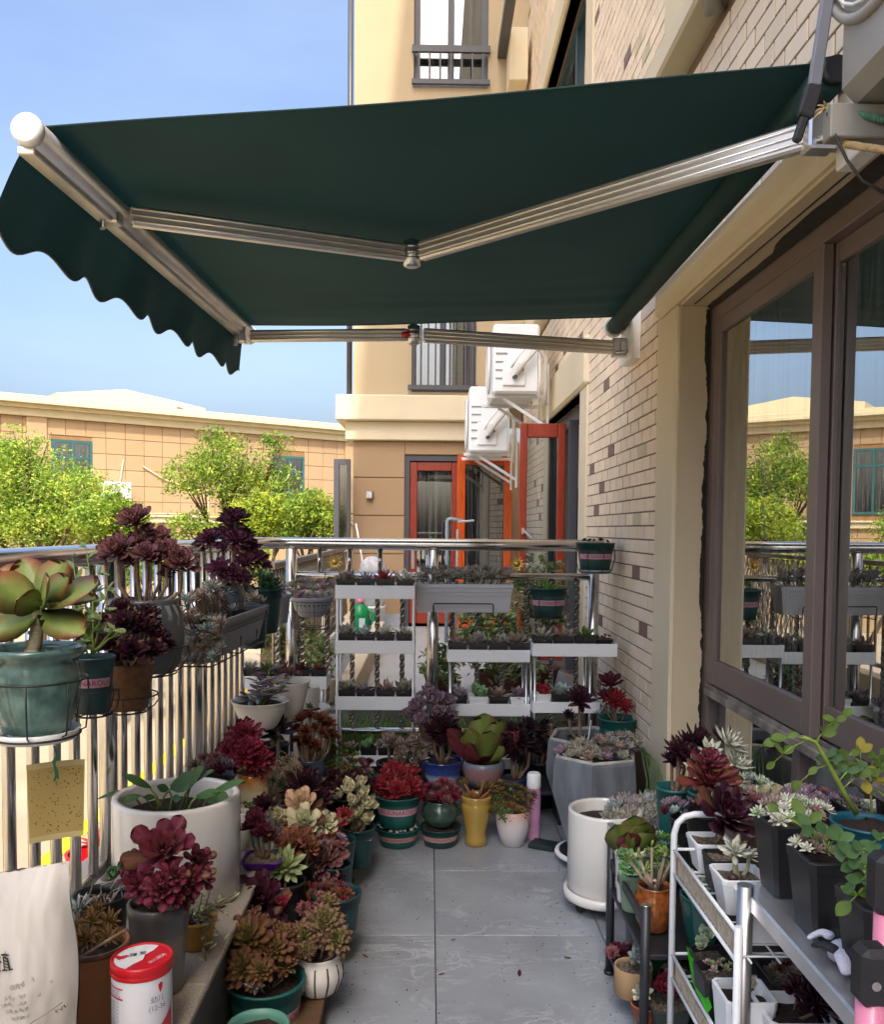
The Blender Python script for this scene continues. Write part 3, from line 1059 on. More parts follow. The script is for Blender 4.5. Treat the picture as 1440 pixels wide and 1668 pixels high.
TP = [(.36, .48, .07), (.28, .42, .06), (.46, .53, .08), (.18, .30, .045)]
TP2 = [(.46, .52, .05), (.38, .46, .05), (.30, .40, .05)]


def tree(label, px, py_top, py_bot, wpx, Y, n, size, pal, seed, shape, cat='tree', name='street_tree', group='trees along the street'):
    base = at(px, 862, Y)
    base.z = -1.3
    t = thing(name, label, cat, base, group)
    s = mpp(Y)
    blobs = []
    for (fx, fy, w_, h_) in shape:
        p = at(px + fx * wpx / 2, py_bot + (py_top - py_bot) * fy, Y)
        q = p - base
        blobs.append((q.x, rnd.uniform(-.5, .5) * wpx * s * .3, q.z, w_ * wpx * s / 2, w_ * wpx * s / 2 * .9, h_ * abs(py_bot - py_top) * s / 2))
    V, F, C = leafcloud(blobs, n, size, pal, seed)
    link('crown', quadmesh('crown', V, F, C, False), M_tree, t)
    mb = MB()
    hgt = max(b[2] for b in blobs)
    mb.tube([(0, 0, 0), (.03, .02, hgt * .3), (0, .05, hgt * .55), (.05, 0, hgt * .85)], [.10, .085, .06, .02], 8)
    for b in blobs:
        mb.tube([(0, 0.03, hgt * .3 + .12 * b[2]), (b[0] * .45, b[1] * .4, b[2] * .72 + .0), (b[0], b[1], b[2])], [.045, .03, .01], 6)
        for k in range(4):
            e = (b[0] + rnd.uniform(-.8, .8) * b[3], b[1] + rnd.uniform(-.6, .6) * b[4], b[2] + rnd.uniform(-.2, .8) * b[5])
            mb.tube([(b[0] * .6, b[1] * .6, b[2] * .8), e], [.018, .006], 5)
    obj('trunk', mb, M_bark, t)
    return t


tree('large bright green tree filling the far left above the handrail', 60, 700, 900, 310, 13.0, 24000, .033, TP, 1,
     [(-.55, .72, .5, .5), (-.1, .62, .5, .55), (.3, .40, .5, .5), (-.6, .35, .6, .5), (0, .2, .7, .5), (.62, .52, .35, .3), (.7, .25, .45, .45), (-.2, .9, .3, .3)])
tree('airy light green tree in front of the middle of the tan building', 375, 690, 885, 205, 15.0, 12500, .036, TP, 2,
     [(-.55, .55, .5, .4), (0, .62, .6, .5), (.35, .40, .55, .45), (.75, .80, .32, .28), (-.25, .9, .36, .2), (-.6, .12, .5, .3), (.75, .55, .4, .3), (.2, .1, .6, .3)])
tree('yellow green bushy tree low beside the pipe corner of the tan building', 430, 800, 885, 135, 12.5, 7500, .030, TP2, 3,
     [(-.3, .5, .7, .8), (.4, .5, .7, .8), (0, .8, .5, .4)])
tree('dense green bushy tree just left of the tan wing', 515, 790, 885, 115, 12.2, 7000, .030, TP, 4,
     [(-.2, .6, .8, .7), (.4, .4, .6, .7), (-.5, .2, .6, .5)])
tree('low feathery green tree between the pipes and the far left tree', 185, 800, 890, 120, 12.0, 6500, .031, TP, 5,
     [(-.4, .5, .7, .7), (.35, .45, .6, .6), (.1, .8, .4, .4)])
tree('green street tree seen only low behind the railing', 300, 860, 1000, 260, 11.5, 6000, .04, TP, 6,
     [(-.6, .6, .5, .5), (0, .5, .6, .6), (.6, .6, .5, .5)])
tree('big green tree out left, caught in the window reflection', -420, 640, 1000, 460, 13.5, 7000, .06, TP, 7,
     [(-.5, .5, .6, .6), (.1, .7, .6, .5), (.5, .4, .6, .6)])

# ================================================================== RAILINGS
HR, MR, BRZ = 1.363, 1.186, 0.40
rail = thing('balcony_railing', 'polished stainless steel balcony railing with round balusters around the plants', 'railing', (XL, YF, LEDGE))


def rp(name, mb, m=None):
    mb.v = [(x - XL, y - YF, z - LEDGE) for x, y, z in mb.v]
    return obj(name, mb, m or M_steel, rail)


arc = [(XL + .22 - .22 * math.cos(q), YF - .22 + .22 * math.sin(q)) for q in [k * math.pi / 16 for k in range(9)]]
path = [(XL, -2.5), (XL, 1.0)] + arc + [(0.2, YF), (0.985, YF)]
rp('handrail', MB().tube([(x, y, HR) for x, y in path], .033, 14))
rp('middle_rail', MB().tube([(XL + .22, YF, MR), (.93, YF, MR)], .019, 10))
rp('bottom_rail', MB().tube([(XL, -2.5, .40), (XL, YF - .05, .40)], .016, 8))
rp('bottom_rail', MB().tube([(XL + .1, YF, .30), (.93, YF, .30)], .019, 8))
bal = MB().tube([(0, 0, .0), (0, 0, 1.0)], .0155, 10).mesh('baluster')
bal.materials.append(M_steel)
post = MB().tube([(0, 0, .0), (0, 0, 1.0)], .028, 12).mesh('post')
post.materials.append(M_steel)
s0 = .13
k = 0
y = YF - .30
ys = []
while y > .2:
    ispost = (k % 8 == 7)
    o = link('post' if ispost else 'baluster', post if ispost else bal, None, rail, (0, y - YF, 0.0 if ispost else .055))
    o.scale = (1, 1, HR - LEDGE - (.0 if ispost else .055) - .02)
    y -= s0
    k += 1
M_bronze = mat('twisted_steel', (.30, .27, .22), .38, 1.0, var=.25, vscale=40, stretch=(1, 1, 3))
tw = MB()
N = 44
for i in range(1):
    vs, fs = [], []
    for j in range(N):
        z = j / (N - 1)
        for q in range(4):
            aa = q * math.pi / 2 + z * 30
            vs.append((.0155 * math.cos(aa), .0155 * math.sin(aa), z))
        if j:
            for q in range(4):
                fs.append((4 * (j - 1) + q, 4 * (j - 1) + (q + 1) % 4, 4 * j + (q + 1) % 4, 4 * j + q))
    tw.add(vs, fs)
twm = tw.mesh('baluster')
twm.materials.append(M_bronze)
x = -0.86
while x < .95:
    if not any(abs(x - p) < .06 for p in (-.78, .02, .93)):
        o = link('baluster', twm, None, rail, (x - XL, 0, .30 - LEDGE + .015))
        o.scale = (1, 1, MR - .30 - .03)
    x += .1415
for x in (-.78, .02, .93):
    o = link('post', post, None, rail, (x - XL, 0, -.25))
    o.scale = (1.15, 1.15, HR - LEDGE + .22)
for x in (-.62, -.45, -.28):
    o = link('stud', bal, None, rail, (x - XL, 0, MR - LEDGE + .01))
    o.scale = (.9, .9, HR - MR - .03)

nr = thing('terrace_railing', 'thin steel railing with lattice running along the next terrace', 'railing', (-.95, 5.3, LEDGE))
def np_(name, mb, m=None):
    mb.v = [(x + .95, y - 5.3, z - LEDGE) for x, y, z in mb.v]
    return obj(name, mb, m or M_bronze, nr)
np_('top_rail', MB().bar((-.95, 5.3, 1.22), (-.95, 9.75, 1.22), .05, .035))
np_('bottom_rail', MB().bar((-.95, 5.3, .45), (-.95, 9.75, .45), .03, .03))
pk = MB().tube([(0, 0, 0), (0, 0, .74)], .012, 6).mesh('baluster')
pk.materials.append(M_bronze)
y = 5.4
while y < 9.7:
    link('baluster', pk, None, nr, (0, y - 5.3, .11))
    y += .115
lat = MB()
for i in range(26):
    y0 = 7.6 + i * .08
    lat.bar((-.93, y0, .5), (-.93, y0 + .35, 1.19), .008, .008)
    lat.bar((-.925, y0 + .35, .5), (-.925, y0, 1.19), .008, .008)
np_('lattice', lat)

def frame_leaf():
    t = thing('open_casement', 'dark framed window leaf standing open at the edge of the wing', 'window', (-.93, 9.7, 1.25))
    m = MB().box(-.12, -.06, -.03, .03, 0, .95, .004).box(.02, .06, -.03, .03, 0, .95, .004).box(-.059, .019, -.029, .029, .89, .95).box(-.059, .019, -.029, .029, 0, .06)
    obj('frame', m, M_dgrey, t)
    obj('pane', MB().box(-.059, .019, -.005, .005, .061, .889), M_glassd, t)
frame_leaf()

# ================================================================== AWNING
aw_ = thing('awning', 'dark green fabric folding arm awning with scalloped valance over the balcony', 'awning', (XW, 3.3, 2.5))
def ap(name, mb, m, parent=None):
    mb.v = [(x - XW, y - 3.3, z - 2.5) for x, y, z in mb.v]
    return obj(name, mb, m, parent or aw_)
YN, YFA = 2.16, 4.60
RX, RZ = 0.945, 2.50      # roller
rz = lambda y: 2.535 + (RZ - 2.535) * (y - YN) / (YFA - YN)
BX, BZ = -0.935, 2.44     # front bar, far end
BZN = 2.360               # near end hangs a little lower
bz = lambda y: BZN + (BZ - BZN) * (y - YN) / (YFA - YN)
ap('roller', MB().tube([(RX, YN - .02, rz(YN)), (RX, YFA + .0, RZ)], .042, 16), M_fabric)
ap('roller_cap', MB().tube([(RX, YN - .05, rz(YN)), (RX, YN - .021, rz(YN))], .03, 12), M_blackm)
ap('roller_cap', MB().tube([(RX, YFA + .001, RZ), (RX, YFA + .05, RZ)], .05, 14), M_white)
# fabric sheet with slight sag and cross ripples
def sheet(nx, ny, fun, thick=0.0):
    vs = [fun(i / nx, j / ny) for i in range(nx + 1) for j in range(ny + 1)]
    fs = [(i * (ny + 1) + j, (i + 1) * (ny + 1) + j, (i + 1) * (ny + 1) + j + 1, i * (ny + 1) + j + 1) for i in range(nx) for j in range(ny)]
    return vs, fs
def fab(a, b):
    x = RX + (BX - .01 - RX) * a
    y = YN + .02 + (YFA - .04 - YN) * b
    z = rz(y) + .044 + (bz(y) + .038 - rz(y) - .044) * a - (.010 + .020 * math.sin(b * 3.1)) * math.sin(math.pi * a)
    z += .0035 * math.sin(b * 70 + 4 * a) * (1 - a * .8) * math.exp(-((b - .9) / .22) ** 2) + .002 * math.sin(b * 40 + a * 3) * math.exp(-(b / .15) ** 2)
    z += .0025 * math.sin(a * 9 + b * 11)
    return (x, y, z)
vs, fs = sheet(30, 60, fab)
ap('canopy', MB().add(vs, fs, True), M_fabric)
for _e in (0, 1):
    ap('hem', MB().tube([fab(a / 20, _e) for a in range(21)], .0035, 5), M_fabric)
ap('front_bar', MB().tube([(BX, YN - .05, bz(YN - .05)), (BX, YFA + .03, BZ)], .036, 16).bar((BX - .01, YN - .05, BZN - .040), (BX - .01, YFA + .03, BZ - .04), .042, .020, bev=.003), M_alu)
ap('end_cap', MB().tube([(BX, YN - .075, BZN), (BX, YN - .066, BZN), (BX, YN - .0505, BZN)], [.030, .037, .037], 20), M_white)
ap('end_cap', MB().tube([(BX, YFA + .03, BZ), (BX, YFA + .05, BZ)], .041, 20), M_white)
def val(a, b):
    y = YN - .0 + (YFA - YN) * b
    n = 9
    dz = .195 - .020 * math.cos(2 * math.pi * n * b)
    fl = .065 * (1 - b) + .02
    x = BX - .03 - fl * (a ** .8) - .03 * a * math.sin(b * 2 * math.pi * n * .5) * .5
    z = bz(y) - .01 - (dz + .0 * (1 - b)) * a
    return (x, y, z)
vs, fs = sheet(10, 126, val)
valance = ap('valance', MB().add(vs, fs, True), M_fabric)
ap('valance_binding', MB().tube([val(1, j / 126) for j in range(127)], .0035, 5), mat('grey_binding', c('#7b8382'), .8))

def arm(S_, E_, F_, nm):
    m = MB()
    for A, B, w_ in ((S_, E_, .066), (E_, F_, .056)):
        A, B = Vector(A), Vector(B)
        d = (B - A).normalized()
        m.bar(A + d * .03, B - d * .045, .034, w_, bev=.006)
        sd = d.cross(Vector((0, 0, 1))).normalized()
        for zz_ in (-.018, 0, .018):
            for sg in (1, -1):
                o_ = sd * (.0175 * sg) + Vector((0, 0, zz_))
                m.tube([A + d * .03 + o_, B - d * .045 + o_], .0035, 5)
    a_ = ap('arm', m, M_alu)
    e = Vector(E_)
    j = MB().tube([e + Vector((0, 0, -.046)), e + Vector((0, 0, -.04)), e + Vector((0, 0, .04)), e + Vector((0, 0, .046))], [.02, .03, .03, .02], 14)
    for zz_ in (-.02, 0.0, .02):
        j.tube([e + Vector((0, 0, zz_ - .003)), e + Vector((0, 0, zz_ + .003))], .0325, 14)
    ap('elbow', j, M_alus)
    s = Vector(S_)
    sb = MB().box(s.x - .035, s.x + .035, s.y - .03, s.y + .03, s.z - .045, s.z + .045, .006).box(s.x + .0, XW - .001, s.y - .04, s.y + .04, s.z - .03, s.z + .03, .004)
    sb.tube([(s.x - .02, s.y - .035, s.z - .03), (s.x + .03, s.y - .06, s.z - .03)], .008, 6)
    ap('arm_bracket', sb, M_alus)
    f = Vector(F_)
    ap('bar_bracket', MB().box(f.x - .03, f.x + .02, f.y - .025, f.y + .025, f.z - .03, f.z + .05, .005).tube([(f.x - .02, f.y - .03, f.z - .05), (f.x - .02, f.y - .03, f.z + .02)], .008, 6).tube([(f.x - .035, f.y - .0, f.z - .045), (f.x - .035, f.y - .0, f.z + .02)], .009, 6), M_alus)
    return j
arm((.93, 2.17, 2.41), (-.07, 3.10, 2.395), (-.925, 2.63, 2.355), 'near')
j = arm((.95, 4.53, 2.375), (-.085, 4.28, 2.375), (-.92, 4.36, 2.375), 'far')
ap('red_tag', MB().tube([(-.115, 4.283, 2.36), (-.115, 4.283, 2.385)], .031, 10), M_red)
ap('wall_plate', MB().box(.985, XW - .003, 4.42, 4.64, 2.30, 2.60, .004), M_white)
ap('wall_plate', MB().box(.985, XW - .003, 2.02, 2.2, 2.33, 2.60, .004), M_white)

# ================================================================== PLANT BUILDERS
PALK = 0.56


def c3(h):
    a = np.array(c(h))
    sat = (a.max() - a.min()) / max(a.max(), 1e-4)
    return a * (PALK if sat > .62 or a.max() < .12 else (.92 if a.max() > .22 and sat < .5 else .74))


def leaf_template(shape='spoon', wr=.4, thick=.08, curl=.2, fat=True, ns=None):
    """leaf blade along +x, length 1, width wr, upper side +z; (verts, quads, t along the blade)"""
    if shape == 'spoon':
        ts = [0, .22, .5, .74, .90, .975, 1.0]; ws = [.30, .36, .70, 1.0, .82, .40, .05]
    elif shape == 'point':
        ts = [0, .2, .45, .68, .86, 1.0]; ws = [.40, .72, 1.0, .85, .48, .03]
    elif shape == 'round':
        ts = [0, .10, .25, .45, .65, .83, .94, 1.0]; ws = [.18, .42, .80, 1.0, 1.0, .78, .45, .08]
    elif shape == 'oval':
        ts = [0, .15, .35, .55, .75, .9, 1.0]; ws = [.08, .55, .92, 1.0, .78, .42, .03]
    elif shape == 'finger':
        ts = [0, .3, .6, .85, 1.0]; ws = [.6, .9, 1.0, .75, .1]
    else:  # blade
        ts = [0, .25, .5, .75, 1.0]; ws = [.5, .9, 1.0, .7, .03]
    if ns:
        k = np.linspace(0, 1, ns)
        ws = np.interp(k, ts, ws); ts = k
    ts = np.array(ts); ws = np.array(ws) * wr / 2
    z = curl * ts ** 2
    n = len(ts)
    if fat:
        th = thick * np.sin(np.pi * np.clip(ts * .86 + .10, 0, 1)) / 2
        V = np.zeros((n, 4, 3)); V[:, :, 0] = ts[:, None]
        V[:, 0, 1] = ws; V[:, 2, 1] = -ws
        V[:, 0, 2] = z + wr * .10; V[:, 2, 2] = z + wr * .10
        V[:, 1, 2] = z + th * .55; V[:, 3, 2] = z - th
        q = []
        for i in range(n - 1):
            for k in range(4):
                q.append((4 * i + k, 4 * i + (k + 1) % 4, 4 * i + 4 + (k + 1) % 4, 4 * i + 4 + k))
        T = np.repeat(ts, 4)
        E = np.tile([1, 0, 1, 0], n)
        return V.reshape(-1, 3), np.array(q), T, E
    V = np.zeros((n, 3, 3)); V[:, :, 0] = ts[:, None]
    V[:, 0, 1] = ws; V[:, 2, 1] = -ws
    V[:, 0, 2] = z + wr * .12; V[:, 1, 2] = z; V[:, 2, 2] = z + wr * .12
    q = []
    for i in range(n - 1):
        for k in range(2):
            q.append((3 * i + k, 3 * i + k + 1, 3 * i + 4 + k, 3 * i + 3 + k))
    return V.reshape(-1, 3), np.array(q), np.repeat(ts, 3), np.tile([1, 0, 1], n)


# palettes: heart, outer leaf base, outer leaf tip, edge
PAL = {
    'maroon': ('#7a2f42', '#5d1f33', '#6d2038', '#8d4256'),
    'maroond': ('#4a1f2e', '#3c1926', '#41192a', '#5a2c3c'),
    'crimson': ('#c04a62', '#8f1f3a', '#a3233f', '#c05468'),
    'red': ('#d8485c', '#a62a3c', '#bb2a3a', '#d25c60'),
    'wine': ('#a25a50', '#6b1f38', '#7b1c38', '#95445a'),
    'black': ('#3d2430', '#2c1820', '#2e151d', '#4a2c36'),
    'brown': ('#b0703f', '#8a5440', '#9c5a48', '#b57a5e'),
    'olive': ('#b4b458', '#7a5038', '#7c4634', '#96644a'),
    'greenpink': ('#b4cc68', '#7d8c50', '#986058', '#b07c70'),
    'pinkrose': ('#d39a94', '#a4646c', '#a35a66', '#c78e92'),
    'grey': ('#b2b5a2', '#9a9b8c', '#a8a296', '#bab6a6'),
    'lav': ('#b0a8a8', '#989094', '#a2959a', '#bcaeb2'),
    'mauve': ('#a78d98', '#86727e', '#90798a', '#b09aa6'),
    'ghost': ('#d4d8c8', '#bcc3ae', '#cbc9b5', '#dfd9c4'),
    'pale': ('#cfe0b4', '#b3caa3', '#c6d6b8', '#dce6c8'),
    'mint': ('#9cc98a', '#7fb47c', '#8fc089', '#a9d39a'),
    'bluegrey': ('#b9c8c4', '#98aca9', '#a8b5b2', '#c2cbc6'),
    'yellowpink': ('#e6c66a', '#d9b58f', '#dfae92', '#ecd0ae'),
    'cream': ('#bcc98f', '#a3b48c', '#d6c6a0', '#e6dcb8'),
    'stripe': ('#d3d98c', '#8aa060', '#9db27a', '#d5d9a6'),
    'green': ('#86a55a', '#5f8548', '#6e9250', '#8fae68'),
    'dgreen': ('#4f7a4c', '#345a3a', '#3c6440', '#56805a'),
    'bright': ('#9ccf3a', '#6fae2c', '#82bf35', '#a6d659'),
    'oliveg': ('#a89a4a', '#6e6a34', '#7e6436', '#9a8448'),
    'dry': ('#8a5a44', '#7a4a3a', '#84543c', '#95684c'),
    'tan': ('#b59a8c', '#968274', '#9c8a80', '#b5a598'),
}
_tc = {}


def rosette_arrays(r, n, style, pal, seed, lod, frac=(0.0, 1.0)):
    """leaf transforms of a rosette of radius r around +z; returns list of (matrix3x3 * len, origin, f, jit)"""
    g = random.Random(seed)
    out = []
    st = STY[style]
    for i in range(n):
        f = (i + .5) / n
        if not (frac[0] <= f < frac[1]):
            continue
        az = i * 2.39996 + g.uniform(-.12, .12)
        el = math.radians(st['ei'] + (st['eo'] - st['ei']) * f ** st['ep'] + g.uniform(-5, 5))
        ln = r * (st['li'] + (1 - st['li']) * f ** .75) * g.uniform(.92, 1.06)
        h = r * st['hh'] * (1 - f)
        off = r * .05 + r * .05 * f
        ca, sa, ce, se = math.cos(az), math.sin(az), math.cos(el), math.sin(el)
        tw = g.uniform(-.12, .12)
        # columns: x along leaf, y across, z up side
        X = (ca * ce, sa * ce, se)
        Yv = (-sa, ca, 0)
        Z = (-ca * se, -sa * se, ce)
        Y2 = tuple(Yv[k] * math.cos(tw) + Z[k] * math.sin(tw) for k in range(3))
        Z2 = tuple(Z[k] * math.cos(tw) - Yv[k] * math.sin(tw) for k in range(3))
        out.append((np.array([X, Y2, Z2]).T * ln, np.array([ca * off, sa * off, h]), f, g.uniform(.72, 1.22)))
    return out


STY = {
    'aeon': dict(shape='spoon', wr=.46, thick=.07, curl=.20, ei=84, eo=10, ep=.85, li=.28, hh=.16, n=52),
    'aeonflat': dict(shape='spoon', wr=.42, thick=.06, curl=.12, ei=80, eo=0, ep=.9, li=.26, hh=.16, n=54),
    'aeonbig': dict(shape='spoon', wr=.54, thick=.06, curl=.20, ei=80, eo=8, ep=.9, li=.28, hh=.16, n=30),
    'agave': dict(shape='point', wr=.36, thick=.09, curl=.22, ei=80, eo=-4, ep=.8, li=.42, hh=.22, n=44),
    'ech': dict(shape='point', wr=.56, thick=.20, curl=.30, ei=80, eo=14, ep=.85, li=.35, hh=.22, n=26),
    'ghost': dict(shape='point', wr=.42, thick=.20, curl=.22, ei=72, eo=2, ep=.9, li=.40, hh=.22, n=22),
    'cup': dict(shape='round', wr=.74, thick=.16, curl=.34, ei=84, eo=26, ep=.9, li=.40, hh=.16, n=20),
    'star': dict(shape='point', wr=.24, thick=.12, curl=.12, ei=75, eo=8, ep=.9, li=.5, hh=.15, n=24),
    'sed': dict(shape='point', wr=.46, thick=.22, curl=.2, ei=75, eo=8, ep=.9, li=.4, hh=.2, n=15),
    'spike': dict(shape='point', wr=.26, thick=.10, curl=-.05, ei=80, eo=-15, ep=.85, li=.5, hh=.25, n=36),
}


def leaf_cols(T, E, f, pal):
    h, b, t, e = (c3(x) for x in PAL[pal])
    base = h * (1 - f) ** 1.6 + b * (1 - (1 - f) ** 1.6)
    tip = (h * .5 + t * .5) * (1 - f) + t * f
    k = np.clip(T, 0, 1)[:, None]
    col = base * (1 - k) + tip * k
    ed = (E[:, None] * np.clip(k * 1.3 - .1, 0, 1)) * (.9 if pal == 'paddle' else .55)
    return col * (1 - ed) + e * ed


def axis_mat(ax):
    z = Vector(ax).normalized()
    x = Vector((0, 0, 1)).cross(z)
    if x.length < 1e-4:
        x = Vector((1, 0, 0))
    x.normalize()
    y = z.cross(x)
    return np.array([[x.x, y.x, z.x], [x.y, y.y, z.y], [x.z, y.z, z.z]])


def rosette_mesh(items, name='rosette', lod=1):
    """items: (origin, radius, axis, style, palette, n, seed, frac) -> one mesh"""
    Vs, Fs, Cs = [], [], []
    nb = 0
    for (o, r, ax, style, pal, n, seed, frac) in items:
        st = STY[style]
        V0, Q, T, E = leaf_template(st['shape'], st['wr'], st['thick'], st['curl'], fat=(lod > 0), ns=(None if lod > 1 else (5 if lod == 1 else 4)))
        A = axis_mat(ax)
        for (Mx, og, f, j) in rosette_arrays(r, n, style, pal, seed, lod, frac):
            V = (V0 @ Mx.T + og) @ A.T + np.array(o)
            Vs.append(V); Fs.append(Q + nb); nb += len(V)
            lc = leaf_cols(T, E, f, pal) * j
            hv = (seed * 31 + int(f * 997)) % 17
            if f > .84 and hv < 4:
                lc = lc * .35 + c3('#a07a52') * np.clip(T, .2, 1)[:, None] * .65
            Cs.append(lc)
    return quadmesh(name, np.concatenate(Vs), np.concatenate(Fs), np.concatenate(Cs))


_lm = {}


def leaf_objects(parent, o, r, ax, style, pal, n, seed, frac, mtl, name='leaf'):
    st = STY[style]
    V0, Q, T, E = leaf_template(st['shape'], st['wr'], st['thick'], st['curl'])
    A = axis_mat(ax)
    for (Mx, og, f, j) in rosette_arrays(r, n, style, pal, seed, 2, frac):
        b = min(3, int(f * 4))
        pal_k = 'dry' if f > .86 and (seed * 31 + int(f * 997)) % 17 < 3 else pal
        k = (style, pal_k, b, mtl.name)
        if k not in _lm:
            me = quadmesh(name, V0, Q, leaf_cols(T, E, (b + .5) / 4, pal_k))
            me.materials.append(mtl)
            _lm[k] = me
        ob = link(name, _lm[k], None, parent)
        L3 = A @ Mx
        og2 = A @ og + np.array(o)
        m4 = Matrix.Identity(4)
        for a_ in range(3):
            for b_ in range(3):
                m4[a_][b_] = L3[a_][b_]
            m4[a_][3] = og2[a_]
        ob.matrix_local = m4
    return


# ---------------------------------------------------------------- pots
def prof_gallon(r, h):
    return [(r * .70, 0), (r * .74, h * .02), (r * .80, h * .30), (r * .90, h * .76), (r * .905, h * .78), (r * .96, h * .80), (r * .965, h * .95), (r, h * .955), (r * 1.0, h), (r * .93, h * 1.0), (r * .90, h * .9), (r * .86, h * .62)]


def prof_cyl(r, h):
    return [(r * .95, 0), (r, h * .02), (r, h * .97), (r * .985, h), (r * .90, h), (r * .885, h * .97), (r * .88, h * .6)]


def prof_taper(r, h, b=.72):
    return [(r * b, 0), (r * (b + .02), h * .03), (r * .96, h * .88), (r * 1.0, h * .90), (r * 1.0, h * .985), (r * .97, h), (r * .90, h), (r * .87, h * .9), (r * .8, h * .55)]


def prof_round(r, h):
    return [(r * .62, 0), (r * .80, h * .10), (r * 1.0, h * .42), (r * 1.02, h * .55), (r * .95, h * .78), (r * .82, h * .90), (r * .84, h * .96), (r * .86, h), (r * .78, h), (r * .74, h * .9), (r * .8, h * .7)]


def prof_belly(r, h):   # glazed pot with a broad rolled rim
    return [(r * .60, 0), (r * .66, h * .04), (r * .80, h * .28), (r * .88, h * .58), (r * .84, h * .78), (r * .80, h * .86), (r * .98, h * .92), (r * 1.0, h * .97), (r * .96, h), (r * .84, h * .985), (r * .78, h * .9), (r * .78, h * .6)]


def prof_vase(r, h):
    return [(r * .60, 0), (r * .74, h * .02), (r * .72, h * .14), (r * .68, h * .26), (r * .84, h * .50), (r * .98, h * .72), (r * 1.0, h * .80), (r * .96, h * .84), (r * .94, h * .86), (r * 1.02, h * .93), (r * 1.05, h * .98), (r * 1.0, h), (r * .86, h), (r * .82, h * .94), (r * .82, h * .7)]


def prof_egg(r, h):
    return [(r * .58, 0), (r * .66, h * .02), (r * .86, h * .36), (r * .98, h * .66), (r * 1.0, h * .82), (r * .96, h * .94), (r * .92, h), (r * .82, h), (r * .80, h * .92), (r * .82, h * .7)]


def prof_bowl(r, h):
    return [(r * .52, 0), (r * .60, h * .05), (r * .62, h * .08), (r * .82, h * .38), (r * .94, h * .78), (r * 1.0, h * .93), (r * 1.0, h * .985), (r * .97, h), (r * .89, h * .99), (r * .85, h * .8), (r * .7, h * .5)]


def prof_jar(r, h):
    return [(r * .74, 0), (r * .90, h * .10), (r * 1.0, h * .45), (r * .96, h * .80), (r * .84, h * .93), (r * .86, h * .97), (r * .84, h), (r * .74, h), (r * .72, h * .9), (r * .8, h * .6)]


PROF = dict(gallon=prof_gallon, cyl=prof_cyl, taper=prof_taper, round=prof_round, belly=prof_belly, vase=prof_vase, egg=prof_egg, bowl=prof_bowl, jar=prof_jar)


def radius_at(prof, z):
    p = [q for q in prof]
    k = max(range(len(p)), key=lambda i: p[i][1])
    for (r0, z0), (r1, z1) in zip(p[:k + 1], p[1:k + 1]):
        if z0 <= z <= z1 and z1 > z0:
            return r0 + (r1 - r0) * (z - z0) / (z1 - z0)
    return p[0][0]


def soil_mesh(r, z, seed, sq=None):
    g = random.Random(seed)
    V, F = [(0, 0, z + .004)], []
    n, m = 14, 3
    for i in range(1, m + 1):
        for k in range(n):
            q = 2 * math.pi * k / n
            rr = r * i / m
            x, y = rr * math.cos(q), rr * math.sin(q)
            if sq:
                s_ = 1 / max(abs(math.cos(q)), abs(math.sin(q)))
                x, y = x * s_, y * s_
            V.append((x, y, z + g.uniform(-.004, .006)))
    for k in range(n):
        F.append((0, 1 + k, 1 + (k + 1) % n))
        for i in range(m - 1):
            a = 1 + i * n
            F.append((a + k, a + n + k, a + n + (k + 1) % n, a + (k + 1) % n))
    mb = MB().add(V, F, True)
    # a few lumps of bark and grit
    for k in range(9):
        q, rr, s_ = g.uniform(0, 6.28), r * math.sqrt(g.random()) * .9, r * g.uniform(.04, .10)
        Mx = Matrix.Translation((rr * math.cos(q), rr * math.sin(q), z + s_ * .4)) @ Matrix.Rotation(g.uniform(0, 3), 4, Vector((g.random(), g.random(), 1)).normalized())
        mb.box(-s_, s_, -s_ * .6, s_ * .6, -s_ * .5, s_ * .5, s_ * .25, Mx)
    return mb


class Pot:
    pass


def pot(label, px, py, Y, wpx, base=None, hpx=None, prof='gallon', m=None, cat='potted plant', group=None, soil=True, gritty=False, name='potted_plant', lift=.86, flute=None, n=30, bare=False, rz=0):
    """px,py: the middle of the rim's front edge line in the photo; Y: distance; base: height it stands at"""
    p = at(px, py, Y)
    s = mpp(Y)
    r = wpx * s / 2
    zr = p.z
    if base is None:
        base = zr - hpx * s
    h = zr - base
    t = thing(name, label, cat, (p.x, Y, base), group)
    t.rotation_euler = (0, 0, rz)
    P = Pot()
    P.t, P.r, P.h, P.Y, P.x, P.base, P.zr = t, r, h, Y, p.x, base, zr
    P.prof = PROF[prof](r, h) if isinstance(prof, str) else prof
    P.seed = abs(hash_(label)) % 100000
    if not bare:
        P.pot = obj('pot', MB().lathe(P.prof, n, flute=flute), m or M_green, t)
    if soil:
        zs = h * lift
        P.zs = zs
        obj('soil', soil_mesh(min(q[0] for q in P.prof[-2:]) * 1.0, zs, P.seed), M_grit if gritty else M_soil, t)
    return P


def hash_(s):
    v = 7
    for ch in s:
        v = (v * 131 + ord(ch)) % 1000003
    return v


